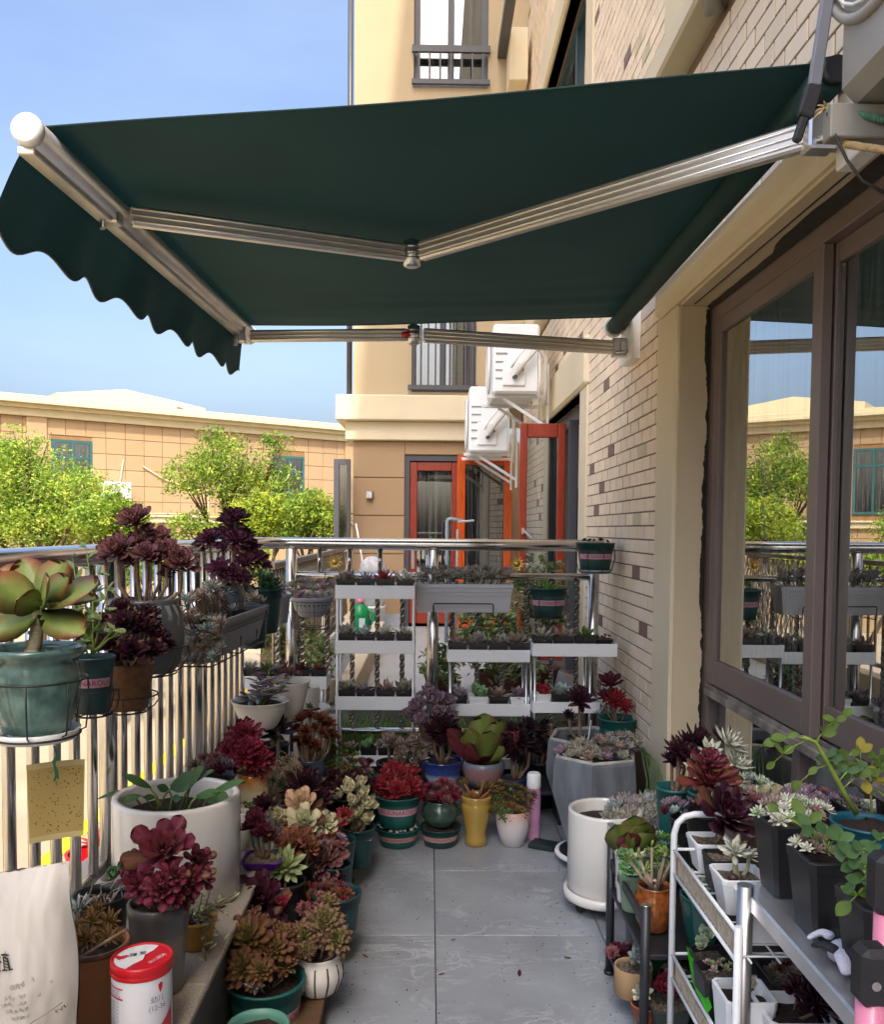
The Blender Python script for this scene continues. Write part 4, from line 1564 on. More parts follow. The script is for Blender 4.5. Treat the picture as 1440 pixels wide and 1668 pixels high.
def band_label(P, text, z, hh, a0=-math.pi / 2, span=2.6, txt=.62, m=None, ink=None, rows=1):
    """paper band round the pot with lettering"""
    rf = lambda zz: radius_at(P.prof, zz) + .0008
    V, F = [], []
    N = 22
    for i in range(N + 1):
        a = a0 - span / 2 + span * i / N
        for zz in (z - hh / 2, z + hh / 2):
            r = rf(zz)
            V.append((r * math.cos(a), r * math.sin(a), zz))
        if i:
            F.append((2 * i - 2, 2 * i, 2 * i + 1, 2 * i - 1))
    lb = obj('label', MB().add(V, F, True), m or M_pink, P.t)
    rf2 = lambda zz: radius_at(P.prof, zz) + .0016
    text_round(text, hh * txt / .72, rf2, z, a0, ink or M_ink, lb)
    return lb


def crown(P, specs, style='aeon', pal='maroon', stem=True, n=None, leaves=False, mtl=None, lod=1, tilt=.35, name='rosette', dz=0, srad=.06, smat=None, bend=.3):
    """specs: (px, py, width px[, dY[, style, pal]]) for every rosette seen in the photo"""
    o0 = Vector((P.x, P.Y, P.base))
    rz = P.t.rotation_euler.z
    main_ = len(specs)
    if main_ >= 4:
        ge = random.Random(P.seed + 5)
        extra = []
        for sp in specs:
            a_ = ge.uniform(0, 6.28)
            w_ = sp[2]
            extra.append((sp[0] + .42 * w_ * math.cos(a_), sp[1] + .22 * w_ + .18 * w_ * math.sin(a_), w_ * ge.uniform(.42, .68), (sp[3] if len(sp) > 3 else 0) + ge.uniform(-.02, .02)) + tuple(sp[4:]))
        specs = list(specs) + extra
    for i, sp in enumerate(specs):
        px, py, wpx = sp[:3]
        dY = sp[3] if len(sp) > 3 else 0
        sty = sp[4] if len(sp) > 4 else style
        pl = sp[5] if len(sp) > 5 else pal
        p = at(px, py, P.Y + dY)
        r = wpx * 1.14 * mpp(P.Y + dY) / 2
        q = p - o0
        ax = Vector((q.x * 1.3 / max(P.r, .03) * .35, -(tilt * 1.5 + .12) + (q.y * .35 / max(P.r, .03)), 1.0))
        ax.normalize()
        q = q - ax * r * .22
        sd = P.seed + i * 17
        nn = max(n or 0, int(STY[sty]['n'] * .85)) if not leaves else max(n or 0, int(STY[sty]['n'] * .8))
        mt = mtl or M_leaf
        if leaves and i < main_:
            ro = link(name, rosette_mesh([((0, 0, 0), r, ax, sty, pl, nn, sd, (0, .38))], name, 2), mt, P.t, q)
            leaf_objects(ro, (0, 0, 0), r, ax, sty, pl, nn, sd, (.38, 1.01), mt)
        else:
            link(name, rosette_mesh([((0, 0, 0), r, ax, sty, pl, nn, sd, (0, 1.01))], name, lod), mt, P.t, q)
        if stem and i < main_:
            b = Vector((q.x * .25, q.y * .25, getattr(P, 'zs', P.h * .85) - .005))
            top = q + ax * r * .05
            mid = b.lerp(top, .5) + Vector(((q.x - b.x) * bend, (q.y - b.y) * bend, -abs(top.z - b.z) * .08))
            pts = [b, b.lerp(mid, .5), mid, mid.lerp(top, .55), top]
            rr = max(.002, min(.0075, r * srad * 1.0))
            obj('stem', MB().tube(pts, [rr * 1.25, rr * 1.1, rr, rr, rr * 1.1], 7), smat or M_stem, P.t)
    return P


def carpet(P, box, k, wpx, style='sed', pals=('grey',), seed=0, lod=0, dome=0.0, name='rosette', dY=None, mtl=None, tilt=.3):
    """k small rosettes spread over an elliptical mound (box = px centre, py centre, px width, py height)"""
    g = random.Random(P.seed + seed)
    o0 = Vector((P.x, P.Y, P.base))
    px, py, W_, H_ = box
    pts = []
    tries = 0
    while len(pts) < k and tries < k * 60:
        tries += 1
        u, v = g.uniform(-1, 1), g.uniform(-1, 1)
        if u * u + v * v > 1:
            continue
        if any((u - a) ** 2 * W_ ** 2 + (v - b) ** 2 * H_ ** 2 < (wpx * .95) ** 2 for a, b in pts) and tries < k * 45:
            continue
        pts.append((u, v))
    for i, (u, v) in enumerate(pts):
        dep = (-v) * (dY if dY is not None else P.r * .7)
        p = at(px + u * W_ / 2, py + v * H_ / 2, P.Y + dep)
        w_ = wpx * g.uniform(.95, 1.4)
        r = w_ * mpp(P.Y) / 2
        q = p - o0
        ax = Vector((u * .7 + g.uniform(-.25, .25), -tilt - v * .4 + g.uniform(-.25, .25), 1)).normalized()
        pl = pals[g.randrange(len(pals))]
        link(name, rosette_mesh([((0, 0, 0), r, ax, style, pl, STY[style]['n'], P.seed + i * 31 + seed, (0, 1.01))], name, lod), mtl or M_leaf, P.t, q - ax * r * .2)


_lf = {}


def leafobj(parent, base, d, length, shape='oval', wr=.6, pal='green', up=None, curl=.1, fat=False, mtl=None, thick=.05, name='leaf', f=.6, roll=0):
    """one separate leaf from base in direction d"""
    mtl = mtl or M_thin
    k = (shape, round(wr, 2), pal, fat, round(curl, 2), round(thick, 3), mtl.name, round(f, 1))
    if k not in _lf:
        V, Q, T, E = leaf_template(shape, wr, thick, curl, fat)
        me = quadmesh(name, V, Q, leaf_cols(T, E * (1 if fat else .3), f, pal))
        me.materials.append(mtl)
        _lf[k] = me
    d = Vector(d).normalized()
    upv = Vector(up) if up is not None else Vector((0, -.4, 1))
    z = upv - d * upv.dot(d)
    if z.length < 1e-3:
        z = Vector((0, -1, 0))
    z.normalize()
    y = z.cross(d)
    if roll:
        y, z = y * math.cos(roll) + z * math.sin(roll), z * math.cos(roll) - y * math.sin(roll)
    o = link(name, _lf[k], None, parent)
    L_ = length
    o.matrix_local = Matrix(((d.x * L_, y.x * L_, z.x * L_, base[0]), (d.y * L_, y.y * L_, z.y * L_, base[1]), (d.z * L_, y.z * L_, z.z * L_, base[2]), (0, 0, 0, 1)))
    return o


def bushmesh(blobs, n, size, pal, seed, name='foliage'):
    V, F, C = leafcloud(blobs, n, size, pal, seed)
    return quadmesh(name, V, F, C, False)


def square_pot(label, px, py, Y, wpx, hpx=None, base=None, m=None, group=None, cat='potted plant', name='potted_plant', taper=.78, rz=0, gritty=True, lip=.06, fill=.84, ribs=False):
    p = at(px, py, Y)
    s = mpp(Y)
    a = wpx * s / 2
    if base is None:
        base = p.z - hpx * s
    h = p.z - base
    t = thing(name, label, cat, (p.x, Y, base), group)
    t.rotation_euler = (0, 0, rz)
    b = a * taper
    mb = MB()
    lv = [(b, 0), (b + (a - b) * .9, h * .86), (a, h * .865), (a * 1.02, h * .99), (a * 1.0, h), (a * .90, h), (a * .88, h * .86), (a * .84, h * .5)]
    vs, fs = [], []
    cr = .16
    for w_, z in lv:
        k_ = w_ * (1 - cr)
        vs += [(x_, y_, z) for x_, y_ in ((w_, -k_), (w_, k_), (k_, w_), (-k_, w_), (-w_, k_), (-w_, -k_), (-k_, -w_), (k_, -w_))]
    nn = 8
    for i in range(len(lv) - 1):
        for k in range(nn):
            fs.append((i * nn + k, i * nn + (k + 1) % nn, (i + 1) * nn + (k + 1) % nn, (i + 1) * nn + k))
    fs.append(tuple(range(nn))[::-1])
    mb.add(vs, fs)
    P = Pot()
    P.pot = obj('pot', mb, m or M_black, t)
    P.t, P.r, P.h, P.Y, P.x, P.base, P.zr = t, a, h, Y, p.x, base, p.z
    P.prof = [(a, 0), (a, h)]
    P.seed = hash_(label) % 100000
    P.zs = h * fill
    obj('soil', soil_mesh(a * .86, h * fill, P.seed, True), M_grit if gritty else M_soil, t)
    return P


def wire_basket(label, P, top=.75, bottom=-.01, hook=(0, 0, 0), rk=1.08, rb=.8, nv=8, hooks=()):
    """black wire ring holder round a pot"""
    t = thing('wire_basket', label, 'wire basket', (P.x, P.Y, P.base), 'wire pot holders on the railing')
    m = MB()
    r1, r0, z1, z0 = P.r * rk, P.r * rb, P.h * top, P.h * bottom - .004
    ring = lambda r, z: [(r * math.cos(q), r * math.sin(q), z) for q in [k * math.pi / 14 for k in range(28)]]
    obj('ring', MB().tube(ring(r1, z1), .0022, 6, closed=True), M_wire, t)
    obj('ring', MB().tube(ring(r0, z0), .0022, 6, closed=True), M_wire, t)
    obj('ring', MB().tube(ring(r0 * .6, z0 - .0045), .0018, 6, closed=True), M_wire, t)
    for k in range(nv):
        q = 2 * math.pi * (k + .3) / nv
        cq, sq = math.cos(q), math.sin(q)
        m.tube([(r1 * cq, r1 * sq, z1), (r1 * 1.03 * cq, r1 * 1.03 * sq, z1 * .6), ((r0 + .01) * cq, (r0 + .01) * sq, z0 + .01), (r0 * .8 * cq, r0 * .8 * sq, z0 - .002), (r0 * .55 * cq, r0 * .55 * sq, z0 - .004)], .0018, 5)
    obj('spokes', m, M_wire, t)
    for h in hooks:
        obj('hook', MB().tube([Vector(q) - Vector((P.x, P.Y, P.base)) for q in h], .0024, 6), M_wire, t)
    return t

# ================================================================== LEFT SIDE
SUNL = 'GS·SUNAROU·'
M_glaze_green = mat('green_glaze', c('#3e5f5b'), .18, var=.30, vscale=22, bump=.06, coat=.5, col2=c('#6c8f85'))
M_greyglaze = mat('dark_grey_glaze', c('#3f4245'), .35, var=.2, vscale=10, col2=c('#585b5c'))
M_greylight = mat('drip_grey_glaze', c('#6c7071'), .4, var=.15)
M_brownpot = mat('woven_brown_pot', c('#6b4a2c'), .7, var=.3, vscale=40, bump=.5)
M_trough = mat('grey_trough_plastic', c('#8b8d93'), .5, var=.05)
M_bluepot = mat('blue_black_glaze', c('#2b3441'), .2, var=.4, vscale=14, col2=c('#47566b'), coat=.4)
M_whitec = mat('white_ceramic', c('#dcdad4'), .16, var=.02, coat=.4)
M_cerw = mat('matte_white_ceramic', c('#d6d1c8'), .5, var=.04)
M_ombre = mat('grey_ombre_glaze', c('#45413f'), .4, var=.12, coat=.15)


def zgrad(m, z0, z1, stops):
    """glaze bands of a pot's own: colour by height of the object"""
    n, l = m.node_tree.nodes, m.node_tree.links.new
    b = n['Principled BSDF']
    t = n.new('ShaderNodeTexCoord')
    sx = n.new('ShaderNodeSeparateXYZ')
    l(t.outputs['Object'], sx.inputs[0])
    no = n.new('ShaderNodeTexNoise')
    no.inputs['Scale'].default_value = 40
    ad = n.new('ShaderNodeMath'); ad.operation = 'MULTIPLY_ADD'
    ad.inputs[1].default_value = (z1 - z0) * .14
    l(no.outputs['Fac'], ad.inputs[0]); l(sx.outputs['Z'], ad.inputs[2])
    l(t.outputs['Object'], no.inputs['Vector'])
    mr = n.new('ShaderNodeMapRange')
    mr.inputs['From Min'].default_value = z0; mr.inputs['From Max'].default_value = z1
    l(ad.outputs['Value'], mr.inputs['Value'])
    cr = n.new('ShaderNodeValToRGB')
    e = cr.color_ramp.elements
    while len(e) < len(stops):
        e.new(.5)
    for k, (p_, h_) in enumerate(stops):
        e[k].position = p_; e[k].color = (*c(h_), 1)
    l(mr.outputs['Result'], cr.inputs['Fac'])
    l(cr.outputs['Color'], b.inputs['Base Color'])
    return m


# --- 1 paddle plant in the green glazed pot, hung on the rail, nearest
P = pot('big red edged paddle plant in a mottled green glazed pot on the left railing', 58, 1052, 1.80, 158, hpx=140, prof='belly', m=M_glaze_green, soil=True)
wire_basket('black wire holder round the big mottled green glazed pot', P, top=.62, rk=1.0, rb=.85)
so_ = MB().lathe([(P.r * .60, -.012), (P.r * .78, -.008), (P.r * .86, .012), (P.r * .82, .012), (P.r * .74, -.002)], 28)
o = obj('saucer', so_, M_white, None, (P.x, P.Y, P.base - .006))
tag(o, 'white saucer under the big mottled green glazed pot', 'saucer')
pp = lambda px, py, dY=0: at(px, py, P.Y + dY) - Vector((P.x, P.Y, P.base))
mb = MB().tube([pp(48, 1078), pp(58, 1045), pp(62, 1000), pp(64, 975)], [.017, .014, .013, .011], 10)
for k, yy in enumerate((1060, 1045, 1030, 1015, 1000)):
    q = pp(53 + k * 2.4, yy)
    mb.tube([q + Vector((0, 0, -.003)), q + Vector((0, 0, .003))], .0165 - k * .0008, 10)
obj('stem', mb, mat('pale_ringed_stem', c('#a9a283'), .75, var=.2, vscale=60, bump=.3), P.t)
PAL['paddle'] = ('#b4d468', '#9cc062', '#a8c468', '#b8143c')
for (bx, by, tx, ty, wr, dY, roll, nx) in ((62, 985, -8, 955, .78, -.05, 0, (-.1, -1, .35)), (64, 985, 28, 975, .8, -.07, .1, (-.15, -1, .2)), (66, 975, 100, 928, .8, .03, -.2, (.15, -1, .1)), (66, 985, 150, 968, .66, -.01, .3, (.1, -.7, 1)),
                                         (66, 990, 88, 952, .75, -.05, -.5, (-.8, -.6, .2)), (66, 1000, 128, 1032, .6, -.03, .2, (.5, -1, .5)), (64, 985, 45, 930, .8, .04, 0, (0, -1, .3)), (62, 1000, -10, 1030, .7, -.03, .2, (0, -1, .5)),
                                         (66, 980, 140, 985, .6, .05, .2, (-.2, -.5, 1)), (64, 980, 20, 945, .8, .05, .2, (0, -1, .4)), (66, 985, 108, 950, .7, .0, -.3, (-.4, -1, .2))):
    a, b = pp(bx, by, dY * .2), pp(tx, ty, dY)
    leafobj(P.t, a, b - a, (b - a).length * 1.25, 'round', wr, 'paddle', nx, .14, True, M_leafg, .05, f=.75)

# --- 2 green plastic pot with a lacy weed
P = pot('green plastic pot with a pale lacy weed behind the big paddle plant', 150, 1068, 2.08, 74, hpx=92, prof='gallon', m=M_greend)
band_label(P, SUNL, P.h * .56, P.h * .16)
wire_basket('black wire holder round the green pot with the lacy weed', P, top=.4)
g = random.Random(4)
def lacy(P, px, py, tx, ty, n, ln, pal, seed, dY=0, thick=.0022):
    g = random.Random(seed)
    a = at(px, py, P.Y) - Vector((P.x, P.Y, P.base)); b = at(tx, ty, P.Y + dY) - Vector((P.x, P.Y, P.base))
    mid = a.lerp(b, .5) + Vector((g.uniform(-.01, .01), 0, .01))
    pts = [a, a.lerp(mid, .5) + Vector((.002, 0, 0)), mid, mid.lerp(b, .5), b]
    st = obj('stem', MB().tube(pts, [thick * 1.3, thick * 1.2, thick, thick * .8, thick * .5], 6), M_stemg, P.t)
    for i in range(n):
        t = .12 + .88 * i / max(1, n - 1)
        k = min(3, int(t * 4)); q = Vector(pts[k]).lerp(Vector(pts[k + 1]), t * 4 - k)
        sgn = 1 if i % 2 else -1
        for sub in range(3):
            d = Vector((sgn * g.uniform(.4, 1), g.uniform(-.8, .6), g.uniform(-.1, .9)))
            leafobj(st, q, d, ln * g.uniform(.6, 1.1), 'oval', .42, pal, (g.uniform(-.3, .3), -.6, 1), g.uniform(-.1, .2))
PAL['weed'] = ('#a9b878', '#7f9a66', '#8aa574', '#a3b88c')
for (tx, ty, n, s_) in ((118, 908, 8, 1), (140, 892, 9, 2), (160, 935, 8, 3), (110, 950, 7, 4), (175, 960, 6, 5), (132, 960, 6, 6)):
    lacy(P, 150, 1065, tx, ty, n, .030, 'weed', s_, g.uniform(-.03, .05))
for (tx, ty) in ((188, 1025), (205, 1030), (165, 1010)):
    lacy(P, 150, 1065, tx, ty, 3, .032, 'stripe', tx, -.02)

# --- 3 brown pot with a heap of dark aeonium
P = pot('brown textured pot heaped with very dark red rosettes on the left railing', 205, 1078, 2.30, 92, hpx=76, prof='taper', m=M_brownpot)
wire_basket('black wire holder round the brown textured pot', P, top=.3)
crown(P, [(150, 1032, 62, -.03), (205, 1015, 62), (180, 1045, 50, -.06), (232, 1020, 60), (250, 1058, 46, -.05), (215, 1060, 54, -.08), (198, 990, 50, .06), (240, 1000, 46, .05), (135, 1050, 40, -.04), (262, 1040, 36, .02), (172, 1010, 46, .05)], 'aeon', 'maroond', n=30, lod=1)

# --- 4 grey round pot with drips holding a tree aeonium
P = pot('round dark grey drip glazed pot holding a branching dark rosette tree', 234, 975, 2.50, 128, hpx=118, prof='jar', m=M_greyglaze)
wire_basket('black wire holder round the round grey drip glazed pot', P, top=.35)
for k in range(11):
    q = -math.pi + k * .31 + .1
    h0, ln = P.h * .93, P.h * (.16 + .22 * ((k * 7) % 5) / 5)
    vs = []
    for i in range(9):
        z = h0 - ln * i / 8
        r = radius_at(P.prof, z) + .0012
        wd = .010 * (1 - .35 * math.sin(math.pi * i / 8)) * (1 if i < 8 else .4)
        for a_ in (q - wd / r, q + wd / r):
            vs.append((r * math.cos(a_), r * math.sin(a_), z))
    obj('glaze_drip', MB().add(vs, [(2 * i, 2 * i + 1, 2 * i + 3, 2 * i + 2) for i in range(8)], True), M_greylight, P.t)
PAL['tree'] = ('#b0785c', '#7a424e', '#63343f', '#a06c74')
crown(P, [(219, 846, 58, .04), (190, 895, 62, -.05), (222, 885, 48, .03), (238, 902, 46, -.06), (262, 875, 40, .03), (272, 897, 46, -.02), (296, 915, 56, -.04), (245, 880, 36, .06), (170, 905, 30, .05), (283, 925, 36, .04)], 'aeon', 'tree', leaves=True, n=28, srad=.10, bend=.45, lod=2, tilt=.55)

# --- 5 grey trough with trailing grey succulents
def trough(label, px0, py0, Y0, px1, py1, Y1, depth, hgt, m, top_in=.0, group=None):
    a, b = at(px0, py0, Y0), at(px1, py1, Y1)
    mid = (a + b) / 2
    t = thing('planter_trough', label, 'planter', (mid.x, mid.y, mid.z - hgt), group)
    d = (b - a); d.z = 0
    L_ = d.length
    t.rotation_euler = (0, 0, math.atan2(d.y, d.x))
    mb = MB()
    lv = [(.92, .66, 0), (.985, .92, .86), (1.0, 1.0, .87), (1.0, 1.0, 1.0), (.97, .88, 1.0), (.94, .80, .7)]
    vs = []
    for fx, fy, z in lv:
        vs += [(-L_ / 2 * fx, -depth / 2 * fy, z * hgt), (L_ / 2 * fx, -depth / 2 * fy, z * hgt), (L_ / 2 * fx, depth / 2 * fy, z * hgt), (-L_ / 2 * fx, depth / 2 * fy, z * hgt)]
    fs = [(i * 4 + k, i * 4 + (k + 1) % 4, i * 4 + 4 + (k + 1) % 4, i * 4 + 4 + k) for i in range(5) for k in range(4)] + [(3, 2, 1, 0)]
    obj('pot', mb.add(vs, fs), m, t)
    obj('soil', MB().box(-L_ / 2 * .93, L_ / 2 * .93, -depth / 2 * .8, depth / 2 * .8, hgt * .72, hgt * .86), M_soil, t)
    obj('rib', MB().box(-L_ / 2 * .95, L_ / 2 * .95, -depth / 2 * .90 - .003, -depth / 2 * .88, hgt * .60, hgt * .63).box(-L_ / 2 * .95, L_ / 2 * .95, -depth / 2 * .93 - .003, -depth / 2 * .90, hgt * .72, hgt * .74), m, t)
    return t, mid, L_


t, mid, L_ = trough('grey plastic trough with grey spiky succulents trailing over its end on the left railing', 300, 1030, 2.82, 402, 975, 3.55, .17, .13, M_trough)
P = Pot(); P.t, P.x, P.Y, P.base, P.r, P.h, P.zs, P.seed = t, mid.x, mid.y, mid.z - .13, .1, .13, .10, 99
def place_ros(t, org, rz, lst, style, pals, seed, lod=1, mtl=None, tilt=.4, stem=True, stemz=None):
    g = random.Random(seed)
    Mi = Matrix.Rotation(-rz, 3, 'Z')
    for i, (px, py, w_, Y) in enumerate(lst):
        p = at(px, py, Y)
        r = w_ * mpp(Y) / 2
        q = Mi @ (p - Vector(org))
        ax = Mi @ Vector((g.uniform(-.5, .5), -tilt + g.uniform(-.3, .3), 1)).normalized()
        link('rosette', rosette_mesh([((0, 0, 0), r, ax, style, pals[i % len(pals)], STY[style]['n'], seed + i * 13, (0, 1.01))], 'rosette', lod), mtl or M_leaf, t, q)
        if stem:
            z0 = stemz if stemz is not None else 0
            obj('stem', MB().tube([(q.x * .75, q.y * .75, z0), (q.x * .9, q.y * .9, (q.z + z0) / 2), q], [.004, .0035, .003], 6), M_stem, t)
lst = []
g = random.Random(8)
for k in range(60):
    u = g.random()
    lst.append((300 + 98 * u + g.uniform(-10, 10), 1018 - 55 * u + g.uniform(-42, 26), g.uniform(26, 40), 2.8 + .72 * u + g.uniform(-.06, .06)))
for k in range(46):
    lst.append((g.uniform(298, 362), g.uniform(1005, 1082), g.uniform(24, 34), 2.74 + g.uniform(-.05, .06)))
place_ros(t, (mid.x, mid.y, mid.z - .13), t.rotation_euler.z, lst, 'star', ['tan', 'grey', 'bluegrey', 'tan'], 31, 1, stemz=.10)
wb = thing('wire_basket', 'black wire cradle under the grey trailing trough', 'wire basket', (mid.x, mid.y, mid.z - .14), 'wire pot holders on the railing')
wb.rotation_euler = t.rotation_euler
obj('ring', MB().tube([(-L_ * .45, -.075, .0), (L_ * .45, -.075, .0), (L_ * .45, .075, .0), (-L_ * .45, .075, .0)], .0025, 6, closed=True), M_wire, wb)
for x in (-.3, 0, .3):
    obj('hook', MB().tube([(x * L_, -.08, .06), (x * L_, -.078, -.001), (x * L_, .08, -.001), (x * L_, .11, .16), (x * L_, .14, .17)], .0025, 6), M_wire, wb)

# --- 6 blue black pot with tall dark aeonium
P = pot('blue black glazed pot with a tall dark purple rosette cluster on the left railing', 362, 948, 3.35, 76, hpx=80, prof='jar', m=M_bluepot)
wire_basket('black wire holder round the blue black glazed pot', P, top=.3)
PAL['purple'] = ('#8a4560', '#622b44', '#6b2d4c', '#925672')
crown(P, [(384, 842, 48), (340, 875, 44, -.04), (362, 870, 46, .02), (385, 878, 50, -.06), (405, 890, 46, .02), (420, 908, 42, -.02), (358, 925, 44, -.10), (402, 912, 40, -.08), (330, 882, 30, .06), (382, 860, 40, .05), (400, 868, 36, .08), (385, 935, 40, -.1)], 'aeonflat', 'purple', srad=.08, n=32)

# --- 7 dark green pots with a leafy dark green plant near the corner
P = pot('dark green plastic pot with a bushy deep green plant near the railing corner', 425, 958, 4.05, 72, hpx=72, prof='gallon', m=M_greend)
V, F, C = leafcloud([(0, 0, P.h + .03, .085, .07, .06), (.05, -.02, P.h + .02, .05, .05, .04)], 520, .016, [(.05, .13, .06), (.07, .17, .08), (.04, .10, .05)], 12)
link('foliage', quadmesh('foliage', V, F, C, False), M_thin, P.t)
obj('stem', MB().tube([(0, 0, P.zs), (.005, 0, P.h + .05)], .005, 6), M_stemg, P.t)
P = pot('narrow dark green pot wedged between the trough and the bushy green plant', 412, 985, 3.75, 52, hpx=70, prof='gallon', m=M_greend)
crown(P, [(412, 975, 34), (425, 980, 26), (400, 980, 24)], 'sed', 'tan', lod=0, stem=False)

# --- 8 hanging slotted basket on the far rail
P = pot('half round slotted grey plastic hanging pot full of lavender grey rosettes on the far rail', 508, 972, 4.86, 68, hpx=32, prof=None or 'bowl', m=M_trough)
for k in range(13):
    q = -math.pi + (k + .5) * math.pi / 13
    z0, z1 = P.h * .25, P.h * .66
    r0, r1 = radius_at(P.prof, z0) + .001, radius_at(P.prof, z1) + .001
    d = .04
    obj('slot', MB().add([(r0 * math.cos(q - d), r0 * math.sin(q - d), z0), (r0 * math.cos(q + d), r0 * math.sin(q + d), z0), (r1 * math.cos(q + d), r1 * math.sin(q + d), z1), (r1 * math.cos(q - d), r1 * math.sin(q - d), z1)], [(0, 1, 2, 3)]), M_black, P.t)
carpet(P, (507, 958, 74, 30), 17, 22, 'star', ('lav', 'grey', 'mauve', 'bluegrey'), 3, 1, dY=.06)
wire_basket('black wire ring hanging under the slotted grey pot', P, top=.8, bottom=-.55, rb=.9, hooks=([at(480, 965, 4.86), at(479, 940, 4.95), at(480, 932, 5.0), at(483, 938, 5.03)], [at(530, 965, 4.86), at(529, 940, 4.95), at(530, 932, 5.0), at(533, 938, 5.03)]))
P = pot('grey plastic pot at the corner with a few lavender rosettes', 452, 968, 4.55, 44, hpx=46, prof='taper', m=M_trough)
carpet(P, (452, 960, 40, 14), 7, 17, 'star', ('lav', 'mauve'), 2, 0)

# --- white bowls on the left, stand under them
st = thing('plant_stand', 'low dark metal stand under the white bowls by the left railing', 'plant stand', (-.74, 3.72, LEDGE))
ztop = at(425, 1183, 3.55).z - .004
obj('top', MB().box(-.03, .14, -.16, .20, ztop - LEDGE - .016, ztop - LEDGE, .003), M_blackm, st)
for sx in (-.02, .13):
    for yy in (-.15, .19):
        obj('leg', MB().tube([(sx, yy, 0), (sx, yy, ztop - LEDGE - .017)], .009, 8), M_blackm, st)
rib = lambda q, h: .0
def prof_ribbowl(r, h):
    out = [(r * .42, 0), (r * .50, h * .02)]
    for k in range(12):
        z = .06 + .84 * k / 12
        rr = .50 + .48 * (z ** .75)
        out += [(r * rr, h * z), (r * (rr + .022), h * (z + .03))]
    return out + [(r * 1.0, h * .97), (r * 1.02, h), (r * .96, h), (r * .92, h * .9), (r * .8, h * .5)]
PROF['ribbowl'] = prof_ribbowl
P = pot('white ribbed bowl with purple and silver striped trailing leaves on the left', 424, 1140, 3.55, 94, hpx=46, prof='ribbowl', m=M_cerw)
PAL['trad'] = ('#b06a92', '#6d5a6a', '#8a7088', '#c8bcc4')
PAL['tradg'] = ('#8aa08a', '#6a7a70', '#8a8a90', '#cfd6d0')
g = random.Random(21)
for (tx, ty, n) in ((395, 1130, 5), (418, 1105, 6), (440, 1085, 6), (462, 1100, 6), (470, 1118, 5), (430, 1120, 5), (405, 1140, 4), (450, 1128, 5), (442, 1108, 5)):
    a = Vector((g.uniform(-.03, .03), g.uniform(-.03, .03), P.zs)); b = at(tx, ty, 3.55 + g.uniform(-.09, .03)) - Vector((P.x, P.Y, P.base))
    s_ = obj('stem', MB().tube([a, a.lerp(b, .5) + Vector((0, 0, .02)), b], [.003, .0025, .002], 6), M_stemg, P.t)
    for k in range(n):
        q = a.lerp(b, .35 + .65 * k / n)
        az = g.uniform(0, 6.28)
        leafobj(s_, q, (math.cos(az), math.sin(az) - .3, g.uniform(-.1, .7)), g.uniform(.05, .085), 'point', .34, 'trad' if g.random() < .7 else 'tradg', None, -.08, True, M_leaf, .04)
P = pot('larger plain white ribbed bowl just behind the purple striped plant', 466, 1108, 3.80, 78, hpx=70, prof='ribbowl', m=M_cerw)
carpet(P, (466, 1098, 50, 14), 6, 20, 'star', ('pinkrose', 'dgreen'), 2, 0)
P = pot('white basin with a thin blue band on the far left corner', 492, 1150, 4.35, 92, hpx=46, prof='bowl', m=M_whitec, soil=True)
obj('band', MB().lathe([(radius_at(P.prof, P.h * z) + .001, P.h * z) for z in (.78, .81, .84)], 30, cap0=False), mat('blue_glaze_band', c('#5573a8'), .3), P.t)
carpet(P, (500, 1146, 50, 10), 4, 14, 'sed', ('green',), 2, 0)
P = pot('grey white tall jar standing in the blue banded basin', 500, 1118, 4.35, 40, hpx=34, prof='cyl', m=M_cerw, soil=True)

# --- big white cylinder on the ledge with broad green leaves
M_bigwhite = M_whitec
P = pot('large glossy white cylinder planter with broad green leaves on the granite ledge', 288, 1292, 2.62, 204, base=LEDGE + .004, prof='cyl', m=M_bigwhite, lift=.80)
P.zs = P.h * .80
PAL['broad'] = ('#7ba55a', '#5f8f55', '#6c9c60', '#86ad70')
g = random.Random(3)
for (bx, by, tx, ty, wr, nx) in ((270, 1318, 215, 1268, .42, (.3, -.4, 1)), (255, 1312, 310, 1272, .75, (-.1, -.8, 1)), (290, 1322, 335, 1262, .5, (.3, -.3, 1)), (250, 1322, 205, 1302, .4, (-.3, -.8, .6)), (285, 1325, 262, 1282, .6, (-.1, -1, .5)), (300, 1322, 345, 1292, .5, (.3, -.6, 1)), (320, 1320, 380, 1278, .55, (.2, -.3, 1)), (322, 1322, 345, 1302, .6, (0, -1, .4)), (262, 1322, 240, 1298, .5, (0, -1, .5)), (275, 1325, 290, 1300, .6, (0, -1, .3)), (230, 1318, 175, 1295, .38, (-.4, -.3, 1)), (300, 1318, 325, 1258, .7, (0, -.6, 1)), (340, 1318, 365, 1300, .7, (.2, -.8, .5))):
    dY = g.uniform(-.05, .08)
    a = at(bx, by, 2.62 + dY) - Vector((P.x, P.Y, P.base)); b = at(tx, ty, 2.62 + dY - .03) - Vector((P.x, P.Y, P.base))
    a.z = P.zs
    m_ = a.lerp(b, .45) + Vector((0, 0, .03))
    s_ = obj('stem', MB().tube([a, a.lerp(m_, .6) + Vector((0, 0, .01)), m_], .003, 6), M_stemg, P.t)
    leafobj(s_, m_, b - m_, (b - m_).length * 1.5, 'oval', wr, 'broad', nx, -.08)

